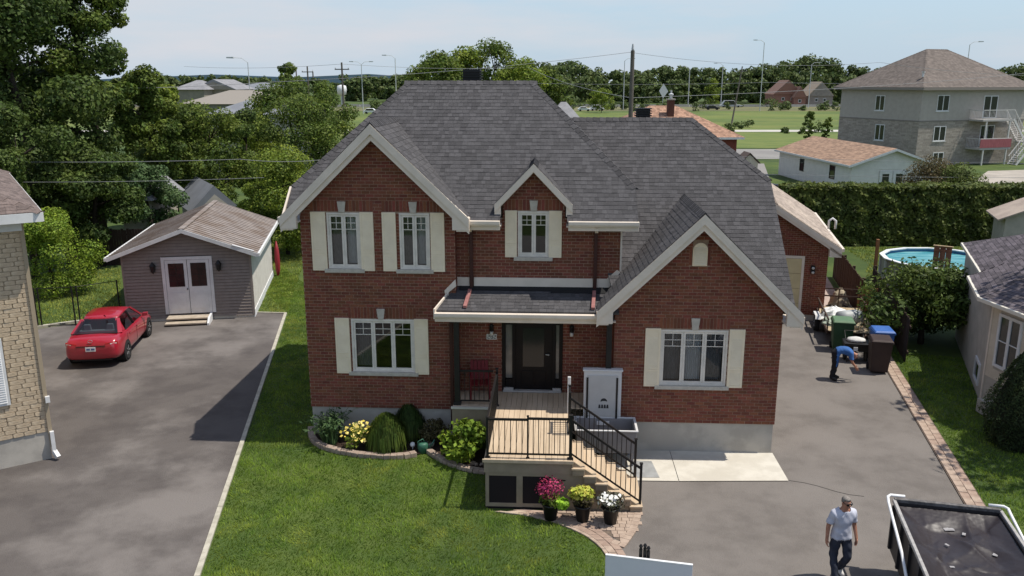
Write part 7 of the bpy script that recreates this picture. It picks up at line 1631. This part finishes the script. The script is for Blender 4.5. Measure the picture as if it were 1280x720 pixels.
def person(label, J, E, R, shirt_b, pants_b, shoe_b, shirt_m, pant_m, loc, rz, hair_m, face_up, face_fwd, sleeve_cut=None, glasses=True, shoe_m=None, hem=None):
    t = thing('person', label, 'person', loc, rz); me = skin_mesh(J, E, R, 'pelvis'); me.materials.append(M_SKIN)
    reg, C = region(me, J, E); lab = [E[i] for i in reg]
    link('body', me, t)
    msk = lambda keys: np.array([any(k in (a, b) or (a, b) == k for k in keys) for a, b in lab])
    sm = np.array([e in shirt_b for e in lab]); pm_ = np.array([e in pants_b for e in lab]); fm = np.array([e in shoe_b for e in lab])
    if sleeve_cut: sm |= sleeve_cut(lab, C)
    if glasses:
        core = np.abs(C[:, 0]) < .20
        sm |= core & (C[:, 2] > .885) & (C[:, 2] < 1.42); pm_ |= (np.abs(C[:, 0]) < .225) & (C[:, 2] < .96) & (C[:, 2] > .13) & ~fm & np.array([not e[0].startswith(('lwr', 'rwr', 'lpalm', 'rpalm')) and not (e[0][1:] in ('t0','t1','i0','i1','i2','m0','m1','m2','r0','r1','r2','p0','p1','p2')) or abs(c[0]) < .2 for e, c in zip(lab, C)])
    pm_ |= np.array([e == ('pelvis', 'waist') for e in lab])
    if hem: sm = (sm | np.array([e in pants_b[:4] for e in lab])) & np.array([hem(c) for c in C])
    garment(me, sm, .024, 'shirt', shirt_m, t, 1.0); garment(me, pm_, .014, 'trousers', pant_m, t, 1.2, 1); [garment(me, np.array([e in shoe_b and e[0][0] == sd_ for e in lab]), .010, 'shoe', shoe_m or M_SHOE, t) for sd_ in 'lr']
    hc = Vector(J['headc']); up, fc = Vector(face_up).normalized(), Vector(face_fwd).normalized(); fc = (fc - up * fc.dot(up)).normalized(); rt = fc.cross(up)
    P = lambda x, y, z: hc + rt * x + fc * y + up * z
    hm = MB(); n = 14; cap = []
    for i, (z, r) in enumerate(((-.01, .090), (.03, .094), (.065, .089), (.092, .070), (.110, .040), (.117, .008))):
        cap.append([P(r * .86 * math.cos(a), r * (1.10 if math.sin(a) < 0 else .93) * math.sin(a) - .014 + (.0 if z > .03 else -.03 * max(0, math.sin(a))), z + ((.085, .055)[i] * max(0, math.sin(a)) if i < 2 else 0)) for a in [2 * math.pi * k / n for k in range(n)]])
    loft(hm, cap); hm.build('hair', hair_m, t, True)
    nm_ = MB(); nm_.prism([P(-.012, .098, .012), P(.012, .098, .012), P(.017, .100, -.03), P(-.017, .100, -.03)], fc * .020); nm_.build('nose', M_SKIN, t, True, bevel=.006)
    for s in (-1, 1):
        e = MB(); e.prism([P(s * .083, -.012, .02), P(s * .083, .015, .022), P(s * .083, .012, -.035), P(s * .083, -.006, -.035)], rt * s * .014); e.build('ear', M_SKIN, t, True, bevel=.004)
        if not glasses: MB().lathe([(.001, -.009), (.009, 0), (.001, .009)], P(s * .032, .093, .012), 8).build('eye', M_WHITE, t)
    MB().prism([P(-.024, .094, -.058), P(.024, .094, -.058), P(.02, .094, -.066), P(-.02, .094, -.066)], fc * .004).build('mouth', mat('lips', (.30, .11, .09), .6), t)
    if glasses:
        g = MB()
        for s in (-1, 1): g.prism([P(s * .008, .104, .028), P(s * .062, .092, .028), P(s * .056, .092, -.008), P(s * .014, .104, -.008)], fc * .005)
        g.bar(P(-.07, .09, .02), P(-.08, -.01, .02), .006, .01); g.bar(P(.07, .09, .02), P(.08, -.01, .02), .006, .01); g.bar(P(-.07, .094, .024), P(.07, .094, .024), .008, .01); g.build('sunglasses', M_BLACK, t)
    return t
# the man walking up to the camera
J, E, R = {}, [], {}
def base_fig(J, R):
    R.update(pelvis=(.165, .115), waist=(.155, .108), chest=(.175, .118), sh=(.155, .098), neck=.062, headb=.070, headc=(.083, .098), headt=(.066, .080))
base_fig(J, R)
J.update(pelvis=(0, 0, .93), waist=(0, .01, 1.08), chest=(0, 0, 1.26), sh=(0, .005, 1.41), neck=(0, -.02, 1.50), headb=(0, -.045, 1.575), headc=(0, -.06, 1.65), headt=(0, -.055, 1.725))
E += [('pelvis', 'waist'), ('waist', 'chest'), ('chest', 'sh'), ('sh', 'neck'), ('neck', 'headb'), ('headb', 'headc'), ('headc', 'headt')]
for s, k in ((-1, 'l'), (1, 'r')):
    f_ = -1 if s < 0 else 1                     # left of the picture: leg steps forward (towards -y)
    J.update({k + 'hip': (s * .105, 0, .90), k + 'knee': (s * .115, -.10 if s > 0 else .02, .50), k + 'ank': (s * .115, -.12 if s < 0 else .16, .105), k + 'ball': (s * .125, -.25 if s < 0 else .05, .045), k + 'toe': (s * .13, -.31 if s < 0 else .0, .035),
              k + 'shl': (s * .185, .0, 1.40), k + 'elb': (s * .265, .04, 1.13), k + 'wr': (s * .29, -.04 if s > 0 else .0, .885)})
    R.update({k + 'hip': .105, k + 'knee': .068, k + 'ank': .050, k + 'ball': (.048, .036), k + 'toe': (.036, .026), k + 'shl': .066, k + 'elb': .044, k + 'wr': (.027, .033)})
    E += [('pelvis', k + 'hip'), (k + 'hip', k + 'knee'), (k + 'knee', k + 'ank'), (k + 'ank', k + 'ball'), (k + 'ball', k + 'toe'), ('sh', k + 'shl'), (k + 'shl', k + 'elb'), (k + 'elb', k + 'wr')]
    hand(J, E, R, k, J[k + 'wr'], (s * .06, -.10, -1), (0, -1, 0), (-s, 0, 0), .4)
torso = [('pelvis', 'waist'), ('waist', 'chest'), ('chest', 'sh'), ('sh', 'lshl'), ('sh', 'rshl')]
def cut1(lab, C): return np.array([(e in (('lshl', 'lelb'), ('rshl', 'relb')) and c[2] > 1.20) or (e == ('sh', 'neck') and c[2] < 1.47) for e, c in zip(lab, C)])
legs = [('pelvis', 'lhip'), ('pelvis', 'rhip'), ('lhip', 'lknee'), ('rhip', 'rknee'), ('lknee', 'lank'), ('rknee', 'rank')]; feet = [('lank', 'lball'), ('rank', 'rball'), ('lball', 'ltoe'), ('rball', 'rtoe')]
mp2 = GP(1046, 723); walker = person('grey haired person in pale blue t-shirt, sunglasses and dark jeans walking', J, E, R, torso, legs, feet, M_TEE, M_JEAN, (mp2.x, mp2.y, .012), math.radians(8), M_HAIR, (0, -.18, 1), (.12, -1, -.35), cut1, True, None, lambda c: c[2] > .885)
# the one bending over beside the green bin (bends towards +x)
J, E, R = {}, [], {}; base_fig(J, R)
J.update(pelvis=(0, 0, .93), waist=(.13, 0, 1.02), chest=(.31, 0, 1.02), sh=(.45, 0, .97), neck=(.53, 0, .93), headb=(.585, 0, .885), headc=(.645, 0, .85), headt=(.70, 0, .82))
R.update(pelvis=(.15, .12), waist=(.15, .11), chest=(.165, .115), sh=(.15, .095))
E += [('pelvis', 'waist'), ('waist', 'chest'), ('chest', 'sh'), ('sh', 'neck'), ('neck', 'headb'), ('headb', 'headc'), ('headc', 'headt')]
for s, k in ((-1, 'l'), (1, 'r')):
    J.update({k + 'hip': (.0, s * .10, .89), k + 'knee': (.03 + .04 * s, s * .11, .49), k + 'ank': (-.03 + .05 * s, s * .12, .10), k + 'ball': (.10 + .05 * s, s * .13, .045), k + 'toe': (.16 + .05 * s, s * .135, .035),
              k + 'shl': (.44, s * .18, .95), k + 'elb': (.50, s * .22, .68), k + 'wr': (.64, s * .14, .50)})
    R.update({k + 'hip': .11, k + 'knee': .072, k + 'ank': .052, k + 'ball': (.048, .036), k + 'toe': (.036, .026), k + 'shl': .064, k + 'elb': .043, k + 'wr': (.027, .033)})
    E += [('pelvis', k + 'hip'), (k + 'hip', k + 'knee'), (k + 'knee', k + 'ank'), (k + 'ank', k + 'ball'), (k + 'ball', k + 'toe'), ('sh', k + 'shl'), (k + 'shl', k + 'elb'), (k + 'elb', k + 'wr')]
    hand(J, E, R, k, J[k + 'wr'], (.5, -s * .2, -.8), (.7, 0, .4), (0, -s, 0), .45)
def cut2(lab, C): return np.array([(e in (('lshl', 'lelb'), ('rshl', 'relb')) and c[2] > .78) or (e == ('sh', 'neck') and c[0] < .49) for e, c in zip(lab, C)])
p = fb(4.30, 27.4); bender = person('person in blue t-shirt and black trousers bending over by the green bin', J, E, R, torso, legs, feet, M_BTEE, M_BPANT, (p.x, p.y, .012), math.radians(-12), M_HAIR, (.72, 0, -.4), (.3, 0, -1), cut2, False, M_BLACK, lambda c: c[0] > .02)
